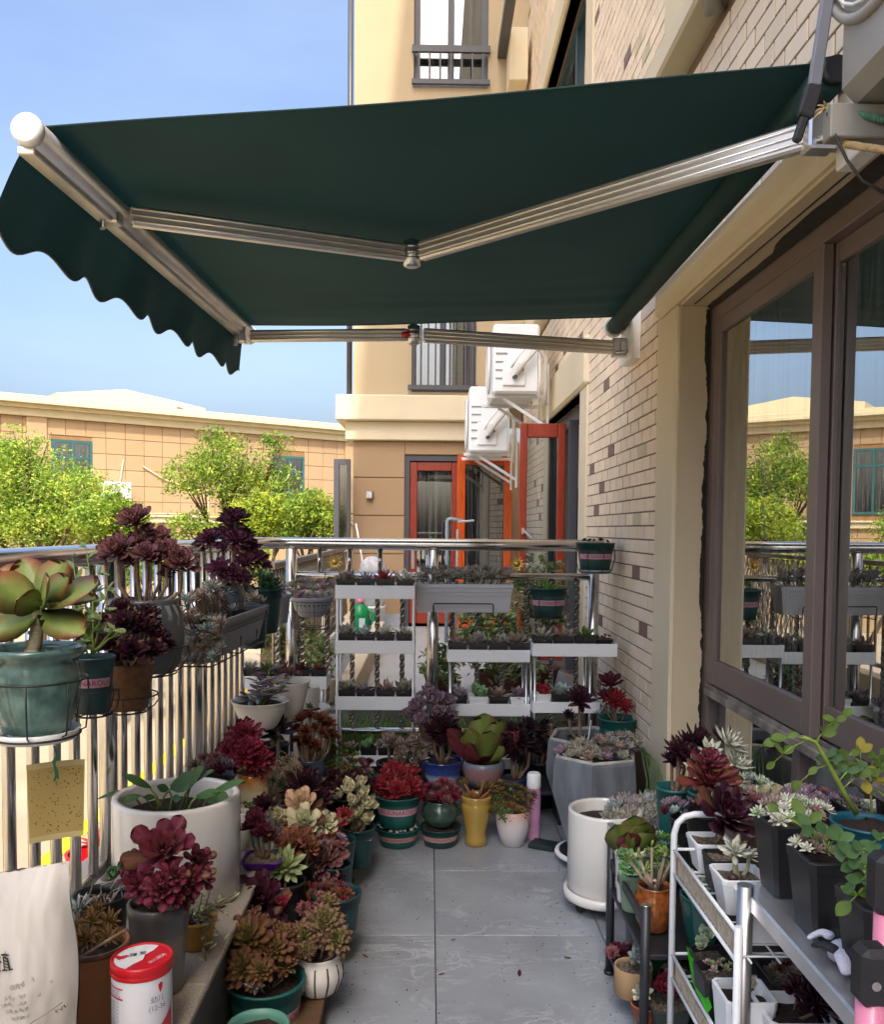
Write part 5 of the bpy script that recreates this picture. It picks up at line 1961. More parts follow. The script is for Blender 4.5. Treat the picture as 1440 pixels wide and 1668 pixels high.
# --- ombre pot with the big wine red aeonium
P = pot('tall grey ombre pot crowned by a big wine red rosette on the granite ledge', 259, 1466, 2.08, 102, base=LEDGE + .003, prof='taper', m=zgrad(M_ombre, 0, .27, [(0, '#8a867c'), (.35, '#6a635a'), (.52, '#7a634e'), (.62, '#4b4745'), (1, '#3a3838')]), lift=.9)
crown(P, [(268, 1385, 112, -.03, 'aeonbig')], 'aeonbig', 'wine', leaves=True, mtl=M_leafg, n=26, tilt=.5)
crown(P, [(228, 1440, 62, -.05), (263, 1450, 60, -.11), (308, 1432, 58, -.03), (330, 1428, 44, .03), (212, 1425, 44, .02), (290, 1455, 40, -.06), (325, 1400, 52, .08), (225, 1400, 44, .06), (245, 1432, 46, -.08), (285, 1425, 50, -.1)], 'aeonbig', 'wine', leaves=True, mtl=M_leafg, n=18, tilt=.7)

# --- terracotta coloured pot with olive stars
M_tanpot = mat('brown_clay_pot', c('#9a6a42'), .55, var=.1, vscale=8)
P = pot('brown clay pot with brushed characters and olive brown star rosettes on the granite ledge', 150, 1532, 1.95, 122, base=LEDGE + .003, prof='taper', m=M_tanpot)
obj('rim', MB().lathe([(P.r * .95, P.h * .94), (P.r * 1.02, P.h * .945), (P.r * 1.03, P.h * .99), (P.r * .97, P.h * 1.005), (P.r * .9, P.h * .99)], 30, cap0=False), mat('dark_brown_rim', c('#5a392b'), .45), P.t)
rf = lambda zz: radius_at(P.prof, max(0, min(P.h * .9, zz))) + .0012
text_round('喜', .034, rf, P.h * .62, -math.pi / 2 - .32, M_inkd, P.t)
text_round('师', .034, rf, P.h * .36, -math.pi / 2 - .28, M_inkd, P.t)
PAL['olives'] = ('#b0a04c', '#7d6a35', '#8e5c38', '#a07a48')
crown(P, [(150, 1500, 46, -.03), (178, 1498, 44, .02), (120, 1508, 42, -.02), (140, 1530, 48, -.09), (112, 1530, 36, -.06), (175, 1525, 40, -.07), (160, 1478, 36, .05), (190, 1520, 32, .01)], 'star', 'olives', stem=False, lod=1, tilt=.6)
crown(P, [(125, 1478, 54, .04)], 'star', 'bluegrey', stem=True, lod=1)
o = obj('runner', MB().tube([at(100, 1560, 1.82) - P.t.location, at(135, 1556, 1.83) - P.t.location, at(185, 1525, 1.86) - P.t.location, at(208, 1512, 1.88) - P.t.location], [.002, .003, .003, .002], 6), M_stem, P.t)

P = pot('black plastic pot of bare twisted roots behind the brown clay pot', 165, 1455, 2.22, 92, base=LEDGE + .003, prof='gallon', m=M_black)
g = random.Random(6)
for k in range(11):
    a = Vector((g.uniform(-.04, .04), g.uniform(-.04, .03), P.zs))
    b = a + Vector((g.uniform(-.06, .06), g.uniform(-.06, .02), g.uniform(.02, .08)))
    e = b + Vector((g.uniform(-.05, .05), g.uniform(-.04, .02), g.uniform(-.05, .0)))
    obj('root', MB().tube([a, a.lerp(b, .5) + Vector((g.uniform(-.02, .02), 0, .01)), b, b.lerp(e, .5) + Vector((0, 0, .01)), e], [.002, .002, .0017, .0015, .001], 5), mat('dry_root', c('#b5aa9c'), .9) if k == 0 else bpy.data.materials['dry_root'], P.t)
crown(P, [(185, 1425, 38, .03), (200, 1415, 30, .02)], 'cup', 'mint', lod=1)

# --- yellow pot with a pale trailing plant
P = pot('yellow glazed pot with pale trailing stems between the ombre pot and white cylinder', 318, 1492, 2.30, 72, base=LEDGE + .003, prof='taper', m=mat('yellow_glaze', c('#a87c22'), .3, var=.1, coat=.3))
PAL['trail'] = ('#c8cf90', '#9aa070', '#b8b088', '#d8d4a8')
g = random.Random(17)
for (tx, ty) in ((380, 1462), (345, 1440), (330, 1455), (372, 1490), (350, 1500), (365, 1530), (340, 1545), (350, 1580), (335, 1565), (325, 1500), (388, 1450), (355, 1470)):
    a = Vector((g.uniform(-.02, .02), g.uniform(-.02, .01), P.zs)); b = at(tx, ty, 2.27 + g.uniform(-.09, .02)) - P.t.location
    mid_ = a.lerp(b, .45) + Vector((0, 0, .035 if ty > 1480 else .0))
    s_ = obj('stem', MB().tube([a, mid_, b], [.002, .0017, .0013], 5), M_stem, P.t)
    for k in range(7):
        t_ = .3 + .7 * k / 6
        q = (a.lerp(mid_, t_ * 2) if t_ < .5 else mid_.lerp(b, t_ * 2 - 1))
        az = g.uniform(0, 6.28)
        leafobj(s_, q, (math.cos(az), math.sin(az) - .2, g.uniform(-.2, .5)), g.uniform(.016, .028), 'oval', .5, 'trail', None, .1, True, M_leaf, .06)

# --- milk powder tin, paper bag, sticky card
X_, Y_ = at(231, 1560, 1.87).x, 1.87
ht = at(231, 1556, 1.87).z
tin = thing('milk_powder_tin', 'round milk powder tin with a bright red lid on the granite ledge', 'tin', (X_, Y_, LEDGE))
H_ = ht - LEDGE
r = .0625
obj('body', MB().lathe([(r * .97, 0), (r, .004), (r, H_ - .026)], 40), mat('white_printed_tin', c('#dfe1e8'), .3, var=.01), tin)
obj('lid', MB().lathe([(r * 1.03, H_ - .028), (r * 1.045, H_ - .026), (r * 1.045, H_ - .020), (r * 1.03, H_ - .0185), (r * 1.045, H_ - .017), (r * 1.045, H_ - .004), (r * 1.02, H_), (r * .97, H_), (r * .95, H_ - .003)], 40, cap0=False, cap1=True), M_red, tin)
# print on the lid: white field with a red heart, red field with lettering
wl = [(r * .90 * math.cos(q), r * .90 * math.sin(q), H_ - .0022) for q in [math.pi * .38 + k * math.pi * 1.02 / 20 for k in range(21)]]
sc = [(.012 + .010 * math.sin(k * math.pi / 5), -r * .80 + k * r * .165, H_ - .0022) for k in range(1, 10)]
obj('lid_print', MB().add(wl + [(-.008, -r * .52, H_ - .0022), (.006, -r * .2, H_ - .0022), (.004, r * .15, H_ - .0022), (.016, r * .5, H_ - .0022)], [tuple(range(25))]), mat('white_ink', c('#dcdcdc'), .35), tin)
Mt = Matrix.Translation((-.020, .006, H_ - .0012)) @ Matrix.Rotation(R(14), 4, 'Z')
text_flat('臻', .017, Mt, M_inkd, tin)
text_flat('爱', .017, Matrix.Translation((-.002, .014, H_ - .0012)) @ Matrix.Rotation(R(14), 4, 'Z'), M_inkd, tin)
obj('heart_mark', MB().add([(-.044 + .016 * x, -.004 + .014 * y, H_ - .0012) for x, y in ((0, -.9), (.7, -.2), (1.1, .5), (.6, .7), (0, .35), (-.6, .6), (-1, .1))], [(0, 1, 2, 3, 4, 5, 6)]), M_red, tin)
text_flat('幼儿配方', .012, Matrix.Translation((.036, -.008, H_ - .0012)) @ Matrix.Rotation(R(60), 4, 'Z'), bpy.data.materials['white_ink'], tin)
rfl = lambda zz: r + .0009
def wrap_patch(a0, a1, z0, z1, m, name, dr=.0006, n=14):
    V, F = [], []
    for i in range(n + 1):
        a = a0 + (a1 - a0) * i / n
        V += [((r + dr) * math.cos(a), (r + dr) * math.sin(a), z0), ((r + dr) * math.cos(a), (r + dr) * math.sin(a), z1)]
        if i:
            F.append((2 * i - 2, 2 * i, 2 * i + 1, 2 * i - 1))
    return obj(name, MB().add(V, F, True), m, tin)
fa = -math.pi / 2 - .12
wrap_patch(fa - 1.2, fa - .22, H_ - .046, H_ - .043, M_red, 'printed_band')
wrap_patch(fa - 1.2, fa - .22, H_ - .068, H_ - .064, M_red, 'printed_band')
M_faint = mat('small_print', c('#6a6f86'), .6)
for k, s_ in enumerate(('每100克 每100千焦', '能量 蛋白质 脂肪', '碳水化合物 膳食纤维')):
    text_round(s_, .0052, rfl, H_ - .050 - k * .0055, fa - .70, M_faint, tin)
for k in range(11):
    text_round('钙 510 毫克 121', .0058, rfl, H_ - .076 - k * .0075, fa - .70, M_faint, tin)
text_round('幼儿', .016, rfl, H_ - .072, fa + .95, M_faint, tin)
text_round('(12-36', .015, rfl, H_ - .090, fa + .95, M_faint, tin)
V, F = [], []
for i in range(19):
    a = fa + .15 + 1.5 * i / 18
    zt = .018 + (H_ - .118) * (i / 18) ** 1.3
    V += [((r + .0006) * math.cos(a), (r + .0006) * math.sin(a), .004), ((r + .0006) * math.cos(a), (r + .0006) * math.sin(a), zt)]
    if i:
        F.append((2 * i - 2, 2 * i, 2 * i + 1, 2 * i - 1))
obj('red_swoosh', MB().add(V, F, True), M_red, tin)
a = fa + 1.05
obj('heart_mark', MB().add([((r + .0012) * math.cos(a + .10 * x), (r + .0012) * math.sin(a + .10 * x), H_ - .048 + .012 * y) for x, y in ((0, -1), (.7, -.2), (.9, .7), (0, .9), (-.8, .5), (-.6, -.2))], [(0, 1, 2, 3, 4, 5)]), M_red, tin)

# paper bag: creased white sack with printed text
bgx0, Yb = at(-60, 1500, 1.70).x, 1.70
M_bag = mat('white_paper_bag', c('#d2cdc6'), .75, var=.06, vscale=7, bump=.35, bscale=14)
p_l, p_r = at(-70, 1460, 1.72), at(112, 1660, 1.66)
bag = thing('paper_bag', 'creased white paper sack of plant food with dark print at the near left', 'paper bag', ((p_l.x + p_r.x) / 2, 1.72, LEDGE))
W_ = (p_r.x - p_l.x)
top = at(72, 1402, 1.72).z - LEDGE
g = random.Random(5)
nx_, nz_ = 26, 30
def bagf(i, j, side):
    u, v = i / nx_ * 2 - 1, j / nz_
    x = u * W_ / 2 * (1 - .13 * v) + .006 * math.sin(9 * v + 3)
    z = v * (top + (-.035 * (1 - u) * .5 if v > .5 else -.0 * v) * (v - .5) * 2)
    d = .075 * (1 - abs(u) ** 5) * (1 - v ** 5) * (.9 + .1 * math.sin(5 * u))
    cre = .006 * math.sin(7 * u + 11 * v) * math.sin(5 * v - 3 * u) + .004 * abs(math.sin(13 * u - 9 * v)) + .003 * math.sin(31 * u + 17 * v)
    return (x, side * (d + cre * (1 if side < 0 else .6)) , z)
for nm, sd in (('front_panel', -1), ('back_panel', 1)):
    vs = [bagf(i, j, sd) for i in range(nx_ + 1) for j in range(nz_ + 1)]
    fs = [(i * (nz_ + 1) + j, (i + 1) * (nz_ + 1) + j, (i + 1) * (nz_ + 1) + j + 1, i * (nz_ + 1) + j + 1) for i in range(nx_) for j in range(nz_)]
    obj(nm, MB().add(vs, fs, True), M_bag, bag)
def bagtext(s, size, px, py, rot, m):
    V, F = text_data(s, size)
    p = at(px, py, 1.645) - bag.location
    ca, sa = math.cos(rot), math.sin(rot)
    vs = []
    for x, y in V:
        X, Z = p.x + x * ca - y * sa, p.z + x * sa + y * ca
        u = max(-1, min(1, X / (W_ / 2 * (1 - .13 * max(0, min(1, Z / top))))))
        fi, fj = (u + 1) / 2 * nx_, max(0, min(1, Z / top)) * nz_
        b_ = bagf(fi, fj, -1)
        vs.append((X, b_[1] - .0022, Z))
    return obj('lettering', MB().add(vs, F), m, bag)
bagtext('植', .038, 3, 1572, R(14), M_inkd)
M_greyink = mat('grey_ink', c('#8d8780'), .8)
bagtext('使用说明', .011, 36, 1602, R(17), M_greyink)
bagtext('土或花土添加混合使用可能达', .0075, 44, 1618, R(17), M_greyink)
bagtext('花卉施用：土壤耕地松动）', .0075, 34, 1632, R(17), M_greyink)
bagtext('以根部土壤浇透', .0075, 28, 1645, R(17), M_greyink)
bagtext('：注意适量养护', .0075, 30, 1657, R(17), M_greyink)
bagtext('8.VIP', .010, 88, 1658, R(17), M_inkd)
obj('crease_line', MB().tube([at(45, 1668, 1.632) - bag.location + Vector((0, -.004, 0)), at(75, 1650, 1.632) - bag.location + Vector((0, -.004, 0)), at(103, 1630, 1.636) - bag.location + Vector((0, -.004, 0))], .0008, 4), M_greyink, bag)

# yellow sticky card hanging from a green twist tie
p0, p1, p2, p3 = at(43, 1246, 1.93), at(138, 1236, 1.93), at(136, 1360, 1.93), at(48, 1374, 1.93)
card = thing('sticky_trap_card', 'yellow insect card dotted with gnats hanging from a green wire under the glazed pot', 'insect trap', p0)
def cf(u, v):
    q = p0.lerp(p1, u).lerp(p3.lerp(p2, u), v) - p0
    return (q.x, q.y + .010 * math.sin(u * 3.1) * (1 - v * .3), q.z + .0)
vs = [cf(i / 12, j / 12) for i in range(13) for j in range(13)]
fs = [(i * 13 + j, (i + 1) * 13 + j, (i + 1) * 13 + j + 1, i * 13 + j + 1) for i in range(12) for j in range(12)]
M_card = mat('yellow_card', c('#c6ad68'), .55, var=.08, vscale=9, trans=.25)
obj('card', MB().add(vs, fs, True), M_card, card)
M_cardedge = mat('pale_card_edge', c('#d8c88e'), .6, trans=.2)
for v0, v1 in ((-.002, .07), (.93, 1.002)):
    vs = []
    for i in range(13):
        a, b = cf(i / 12, v0), cf(i / 12, v1)
        vs += [(a[0], a[1] - .0012, a[2]), (b[0], b[1] - .0012, b[2])]
    obj('paper_strip', MB().add(vs, [(2 * i, 2 * i + 2, 2 * i + 3, 2 * i + 1) for i in range(12)], True), M_cardedge, card)
g = random.Random(2)
mb = MB()
for k in range(110):
    q = cf(g.uniform(.05, .95), g.uniform(.1, .9)); s_ = g.uniform(.0005, .0011)
    mb.box(q[0] - s_, q[0] + s_, q[1] - .0018, q[1] - .0008, q[2] - s_, q[2] + s_)
o = obj('gnats', mb, M_inkd, card); o['kind'] = 'stuff'
obj('twist_tie', MB().tube([at(88, 1215, 1.90) - p0, at(93, 1232, 1.91) - p0, at(88, 1245, 1.915) - p0, at(91, 1262, 1.92) - p0, at(88, 1272, 1.92) - p0], .0022, 6).tube([at(93, 1228, 1.905) - p0, at(86, 1240, 1.915) - p0, at(93, 1255, 1.91) - p0, at(94, 1268, 1.92) - p0], .002, 6), mat('green_wire', c('#1f8a68'), .5), card)

# red flower tub down on the street side of the railing
tb = thing('red_tub', 'red plastic tub seen low through the balusters beside the white cylinder', 'tub', (at(150, 1410, 4.6).x, 4.6, -1.3))
obj('body', MB().lathe([(.09, 0), (.11, .02), (.13, 1.02), (.135, 1.04), (.12, 1.04)], 20), M_red, tb)
PAL['redf'] = ('#e0404c', '#c02a38', '#d83a48', '#e8606a')
link('flower', rosette_mesh([((.03, 0, 1.08), .10, (0, -.4, 1), 'star', 'redf', 20, 3, (0, 1.01))], 'flower', 1), M_leaf, tb)

# ================================================================== THE HEAP OF POTS ON THE LEFT OF THE PASSAGE
pal_ = thing('timber_pallet', 'low rough timber pallet carrying the left row of pots', 'pallet', (-.445, 2.3, 0))
for k in range(3):
    obj('board', MB().box(-.14 + k * .10, -.05 + k * .10, 0.0, 1.72, .062, .082, .003), M_wood, pal_)
for k in range(4):
    obj('bearer', MB().box(-.13, .155, .02 + k * .54, .09 + k * .54, 0, .061, .003), M_wood, pal_)
PB = .084
g = random.Random(40)
# outer row, nearest first
P = pot('green plastic pot of reddish brown rosettes nearest on the left, label half hidden', 433, 1592, 2.44, 132, base=.004, prof='gallon', m=M_green)
band_label(P, SUNL, P.h * .52, P.h * .20, a0=-math.pi / 2 + .45)
crown(P, [(403, 1527, 78, -.02), (445, 1545, 62, -.02), (395, 1575, 64, -.09), (458, 1522, 46, .04), (470, 1548, 42, .02), (425, 1580, 44, -.12), (380, 1540, 40, .04), (430, 1510, 44, .07), (465, 1570, 38, -.02), (405, 1500, 44, .08)], 'aeonflat', 'olive', leaves=True, n=26, tilt=.55)
crown(P, [(418, 1602, 34, -.11)], 'ghost', 'bluegrey', stem=False)
P = pot('pale green plastic pot rim cut off by the bottom edge of the photo', 420, 1668, 2.20, 104, base=.004, prof='gallon', m=mat('pale_green_plastic', c('#5f9484'), .45))

P = pot('white pot with brown brushed petals and green pink rosettes on the pallet end', 518, 1552, 2.56, 82, base=PB, prof='round', m=M_cerw, flute=lambda q, h: .035 * abs(math.sin(q * 6)))
for k in range(12):
    q = k * math.pi / 6
    obj('brown_line', MB().tube([((radius_at(P.prof, P.h * z) * 1.0 + .0015) * math.cos(q), (radius_at(P.prof, P.h * z) * 1.0 + .0015) * math.sin(q), P.h * z) for z in (.08, .25, .45, .65, .84)], .0028, 6), mat('brown_brush', c('#4d3a30'), .6) if k == 0 else bpy.data.materials['brown_brush'], P.t)
crown(P, [(530, 1500, 66, -.03), (495, 1522, 52, -.05), (548, 1528, 54, -.06), (510, 1500, 44, .03), (535, 1470, 40, .05), (500, 1545, 36, -.08)], 'aeonflat', 'greenpink', n=34, tilt=.6, lod=1)

P = pot('green plastic pot with a low mass of small pink rosettes on the pallet', 548, 1452, 2.90, 84, base=PB, prof='gallon', m=M_greend)
carpet(P, (525, 1462, 92, 50), 22, 26, 'aeon', ('pinkrose', 'pinkrose', 'brown', 'crimson'), 5, 0, dY=.10, tilt=.6)

P = pot('green plastic pot under a broad maroon rosette with shining leaf tips', 545, 1405, 3.08, 58, base=PB, prof='gallon', m=M_greend)
PAL['shine'] = ('#4a2230', '#431826', '#6e2f3c', '#c9a094')
crown(P, [(525, 1400, 76, -.03, 'aeonflat', 'shine')], leaves=True, n=36, tilt=.6, mtl=M_leafg)
crown(P, [(500, 1430, 44, -.06), (540, 1436, 46, -.07), (512, 1442, 36, -.1)], 'aeon', 'black', lod=1)
carpet(P, (540, 1368, 44, 26), 7, 22, 'aeon', ('brown', 'pinkrose', 'mauve'), 3, 0, dY=.02)

P = pot('dark teal tall plastic pot at the pallet edge with two red rosettes', 548, 1366, 3.32, 66, base=PB, prof='gallon', m=M_greend)
crown(P, [(545, 1340, 44, -.02), (560, 1325, 30, .03)], 'agave', 'red', lod=1, n=26)

P = pot('dark green pot with a tall pale cream green plant on a bare stem', 582, 1345, 3.55, 60, base=PB, prof='gallon', m=M_greend)
crown(P, [(570, 1285, 42), (590, 1292, 36, .02), (598, 1310, 34), (580, 1325, 36, -.04), (596, 1335, 34, -.02), (575, 1305, 32, -.05), (588, 1275, 30, .04), (570, 1335, 28)], 'cup', 'cream', lod=1, srad=.10)
carpet(P, (588, 1362, 34, 14), 5, 16, 'sed', ('bluegrey',), 3, 0)
P = pot('small dark green pot behind the cream plant, nearly hidden', 588, 1300, 3.95, 44, base=PB * 0, prof='gallon', m=M_green)
carpet(P, (588, 1294, 34, 10), 5, 14, 'sed', ('dgreen',), 3, 0)

# second row
P = pot('black pot heaped with nearly black rosettes in front of the white cylinder', 425, 1510, 2.66, 92, base=.004, prof='gallon', m=M_black)
PAL['plum'] = ('#5a2638', '#42182a', '#47182c', '#6d3348')
crown(P, [(425, 1465, 96, .02, 'aeonbig', 'plum')], leaves=True, n=24, tilt=.5, mtl=M_leafg)
crown(P, [(388, 1480, 50, -.04), (405, 1498, 50, -.08), (440, 1505, 52, -.08), (375, 1500, 42, .0), (455, 1480, 40, .03), (420, 1522, 40, -.12), (392, 1460, 40, .06)], 'aeonbig', 'plum', n=22, lod=2, mtl=M_leafg)
crown(P, [(458, 1470, 30, -.08, 'cup', 'crimson'), (464, 1512, 28, -.08, 'cup', 'crimson')], n=8, lod=1, stem=False)

P = pot('black pot with a green rosette edged in pale yellow in the heap', 464, 1432, 2.88, 70, base=.02, prof='gallon', m=M_black)
crown(P, [(464, 1410, 66, -.02, 'agave', 'stripe')], leaves=True, n=34, tilt=.55)
P = pot('black pot with a brown orange rosette cluster above the yellow edged one', 482, 1400, 3.02, 64, base=.02, prof='gallon', m=M_black)
crown(P, [(482, 1370, 62, .0), (465, 1380, 40, -.03), (505, 1378, 40, -.02)], 'aeonbig', 'brown', n=24, lod=2)

P = pot('black pot of yellow, pink and green banded rosettes in the middle of the heap', 500, 1375, 3.16, 70, base=.02, prof='gallon', m=M_black)
crown(P, [(494, 1312, 66, .05, 'aeonbig', 'yellowpink'), (497, 1340, 68, -.04, 'aeonbig', 'cream'), (532, 1342, 50, -.02, 'aeonbig', 'cream'), (470, 1335, 42, .02, 'aeonbig', 'yellowpink')], n=20, leaves=True, tilt=.6)

P = pot('black pot with dark maroon rosettes behind the yellow and pink ones', 498, 1325, 3.40, 70, base=.02, prof='gallon', m=M_black)
crown(P, [(498, 1275, 62, .0), (520, 1300, 48, -.04), (478, 1295, 44, -.02), (535, 1285, 36, .04)], 'aeon', 'maroond', n=30, lod=1)

P = square_pot('purple square plastic pot holding a small dark red rosette tree', 428, 1395, 2.86, 64, base=LEDGE + .003, m=mat('purple_plastic', c('#4a1478'), .4))
crown(P, [(418, 1335, 38), (428, 1352, 36, -.03), (408, 1345, 30, .02), (440, 1362, 30, -.02), (415, 1325, 30, .04)], 'aeon', 'maroon', n=26, lod=1, srad=.14)
P = square_pot('bright green square plastic pot behind the purple pot', 436, 1372, 3.10, 56, base=LEDGE + .003, m=mat('bright_green_plastic', c('#2c9a5c'), .4))
crown(P, [(430, 1312, 44), (450, 1328, 36, -.02, 'cup', 'cream'), (412, 1318, 32, .02)], 'aeon', 'maroond', n=24, lod=1)

# vase with red rosettes
M_vase = zgrad(mat('amber_white_glaze', c('#b8762e'), .25, coat=.4), 0, .30, [(0, '#c9bda4'), (.56, '#cfc4a8'), (.70, '#b97a30'), (1, '#a5661f')])
P = pot('amber and cream glazed vase with bright crimson rosettes', 409, 1256, 3.20, 58, base=LEDGE + .003, prof='egg', m=M_vase)
crown(P, [(398, 1195, 64, .02), (372, 1220, 44, -.01), (420, 1232, 50, -.04), (395, 1228, 50, -.07), (432, 1240, 36, .0), (358, 1232, 34, .02), (405, 1215, 44, -.05), (380, 1240, 40, -.05)], 'aeonflat', 'crimson', n=34, lod=1, tilt=.5)
P = pot('plain clay pot with drooping grey stems between the amber vase and blue pot', 452, 1240, 3.50, 70, base=LEDGE + .003, prof='taper', m=mat('dull_clay', c('#8a7b66'), .7))
g = random.Random(33)
for k in range(20):
    q0 = Vector((g.uniform(-.04, .04), g.uniform(-.04, .03), P.zs))
    q1 = q0 + Vector((g.uniform(-.03, .09), g.uniform(-.12, -.02), g.uniform(.03, .08)))
    q2 = q1 + Vector((g.uniform(-.02, .08), g.uniform(-.06, 0), g.uniform(-.16, -.02)))
    s_ = obj('stem', MB().tube([q0, q0.lerp(q1, .6) + Vector((0, 0, .012)), q1, q1.lerp(q2, .5) + Vector((.008, -.004, .01)), q2], .0018, 5), M_stem, P.t)
    link('rosette', rosette_mesh([((0, 0, 0), g.uniform(.018, .030), (g.uniform(-.5, .5), -.6, .8), 'star', g.choice(['oliveg', 'tan', 'dgreen']), 16, k, (0, 1.01))], 'rosette', 0), M_leaf, P.t, q2)
P = pot('black pot with a spiky blue black rosette under the white bowl', 448, 1210, 3.62, 46, base=LEDGE + .003, prof='gallon', m=M_black)
PAL['inky'] = ('#5a2d4c', '#39304a', '#32283c', '#5a5068')
crown(P, [(450, 1188, 58, -.02, 'agave', 'inky')], n=36, lod=1)
P = pot('dark blue grey pot with rust coloured rosettes on many thin stems', 505, 1235, 3.75, 54, base=.30, prof='round', m=M_bluepot)
PAL['rust'] = ('#9a5a44', '#7a3a30', '#843c30', '#a0604c')
crown(P, [(490, 1170, 28), (505, 1165, 26, .03), (522, 1170, 28, -.02), (535, 1178, 28), (540, 1195, 24, .02), (498, 1190, 26, -.04), (512, 1185, 24, .05), (525, 1192, 22, -.03), (485, 1185, 24, .03), (500, 1208, 24, -.05), (515, 1212, 24, -.04), (484, 1205, 22, .0)], 'aeon', 'rust', n=20, lod=0, srad=.16, tilt=.3)
P = pot('olive pot with a rounded bush of tiny yellow green leaves', 553, 1262, 3.90, 50, base=.12, prof='gallon', m=M_greend)
carpet(P, (553, 1236, 58, 48), 30, 15, 'sed', ('oliveg', 'green', 'bright'), 5, 0, dY=.04)
P = pot('black pot with pink white rosettes beside the yellow green bush', 585, 1268, 3.95, 44, base=.10, prof='gallon', m=M_black)
carpet(P, (584, 1250, 46, 34), 10, 20, 'aeon', ('pinkrose', 'maroon', 'tan'), 5, 0, dY=.04)
P = pot('black pot with dusky wine rosettes under the yellow green bush', 560, 1295, 3.72, 60, base=.09, prof='gallon', m=M_black)
crown(P, [(545, 1268, 44), (565, 1272, 40, -.04), (585, 1270, 34, .02), (555, 1285, 36, -.08)], 'aeon', 'maroond', n=26, lod=1)
P = pot('grey pot of mauve rosettes peeping over the white cylinder', 345, 1262, 3.05, 76, base=LEDGE + .003, prof='gallon', m=M_black)
carpet(P, (340, 1246, 70, 26), 11, 26, 'ech', ('mauve', 'pinkrose', 'maroon', 'tan'), 5, 0, dY=.05)
P = pot('white ribbed cup half hidden behind the white cylinder', 392, 1320, 3.0, 34, base=LEDGE + .003, prof='egg', m=M_whitec)
carpet(P, (396, 1312, 30, 10), 4, 14, 'sed', ('dgreen', 'green'), 5, 0)
P = pot('black pot with wine rosettes low between the cylinder and the heap', 402, 1440, 2.92, 56, base=.004, prof='gallon', m=M_black)
crown(P, [(400, 1432, 50), (412, 1445, 36, -.04)], 'aeon', 'plum', n=24, lod=1)

# ================================================================== FAR END: RACKS OF SEEDLINGS
M_rackw = mat('white_rack_plastic', c('#eef1f3'), .45, var=.03)
TR = .20


def rack(label, xl, xr, trays, Y, wide_legs=True, posts=None, m=None, foot=0.0, depth=TR, postr=.007):
    """trays: (py_top, py_bottom[, xl, xr]) seen on the front face"""
    p = at((xl + xr) / 2, 1100, Y)
    t = thing('plant_rack', label, 'plant rack', (p.x, Y, foot), 'white plant racks along the far railing')
    s = mpp(Y)
    out = []
    for tr in trays:
        a_, b_ = (tr[2], tr[3]) if len(tr) > 2 else (xl, xr)
        z1, z0 = at(a_, tr[0], Y).z, at(a_, tr[1], Y).z
        x0, x1 = at(a_, tr[0], Y).x - p.x, at(b_, tr[0], Y).x - p.x
        mb = MB()
        k = .004
        mb.box(x0, x1, 0, k, z0 - foot, z1 - foot, .0015).box(x0, x1, depth - k, depth, z0 - foot, z1 - foot, .0015)
        mb.box(x0, x0 + k, k + .0002, depth - k - .0002, z0 - foot, z1 - foot).box(x1 - k, x1, k + .0002, depth - k - .0002, z0 - foot, z1 - foot)
        mb.box(x0 + k + .0002, x1 - k - .0002, k + .0002, depth - k - .0002, z0 - foot, z0 - foot + .006)
        obj('tray', mb, M_rackw, t)
        out.append((x0 + p.x, x1 + p.x, z0, z1))
    for px in (posts or (xl + 3, xr - 3)):
        x = at(px, 1100, Y).x - p.x
        zt = max(o[3] for o in out) - foot
        for yy in (.012, depth - .012):
            obj('post', MB().tube([(x, yy, 0), (x, yy, zt - .004)], postr, 8), m or M_rackw, t)
    return t, out


CELL = {}
SEED_P = ['grey', 'lav', 'tan', 'bluegrey', 'ghost', 'mauve', 'grey']


def seedling(label, x, Y, z, w_, h_, style, pal, seed, m=None, group='seedling pots on the racks', rs=1.1, k=1, lod=0):
    t = thing('seedling_pot', label, 'seedling pot', (x, Y, z), group)
    a = w_ / 2
    key = (round(w_, 3), round(h_, 3), (m or M_black).name)
    if key not in CELL:
        mb = MB()
        lv = [(.80, 0), (.93, .80), (1.0, .81), (1.0, 1.0), (.92, 1.0), (.88, .7)]
        vs = [(sx * a * f, sy * a * f, zz * h_) for f, zz in lv for sx, sy in ((1, -1), (1, 1), (-1, 1), (-1, -1))]
        fs = [(i * 4 + q, i * 4 + (q + 1) % 4, i * 4 + 4 + (q + 1) % 4, i * 4 + 4 + q) for i in range(5) for q in range(4)] + [(3, 2, 1, 0)]
        me = mb.add(vs, fs).mesh('pot'); me.materials.append(m or M_black)
        me2 = MB().box(-a * .87, a * .87, -a * .87, a * .87, h_ * .6, h_ * .78).mesh('soil'); me2.materials.append(M_grit)
        CELL[key] = (me, me2)
    link('pot', CELL[key][0], None, t)
    link('soil', CELL[key][1], None, t)
    g = random.Random(seed)
    its = []
    for i in range(k):
        r = a * rs * g.uniform(.85, 1.1) / (1 if k == 1 else 1.5)
        its.append(((g.uniform(-.1, .1) * a if k == 1 else g.uniform(-.5, .5) * a, g.uniform(-.3, .1) * a, h_ * (.85 + .1 * i)), r, (g.uniform(-.3, .3), -.45, 1), style, pal, STY[style]['n'], seed + i, (0, 1.01)))
    for it in its:
        link('rosette', rosette_mesh([it], 'rosette', lod), M_leaf, t)
    return t


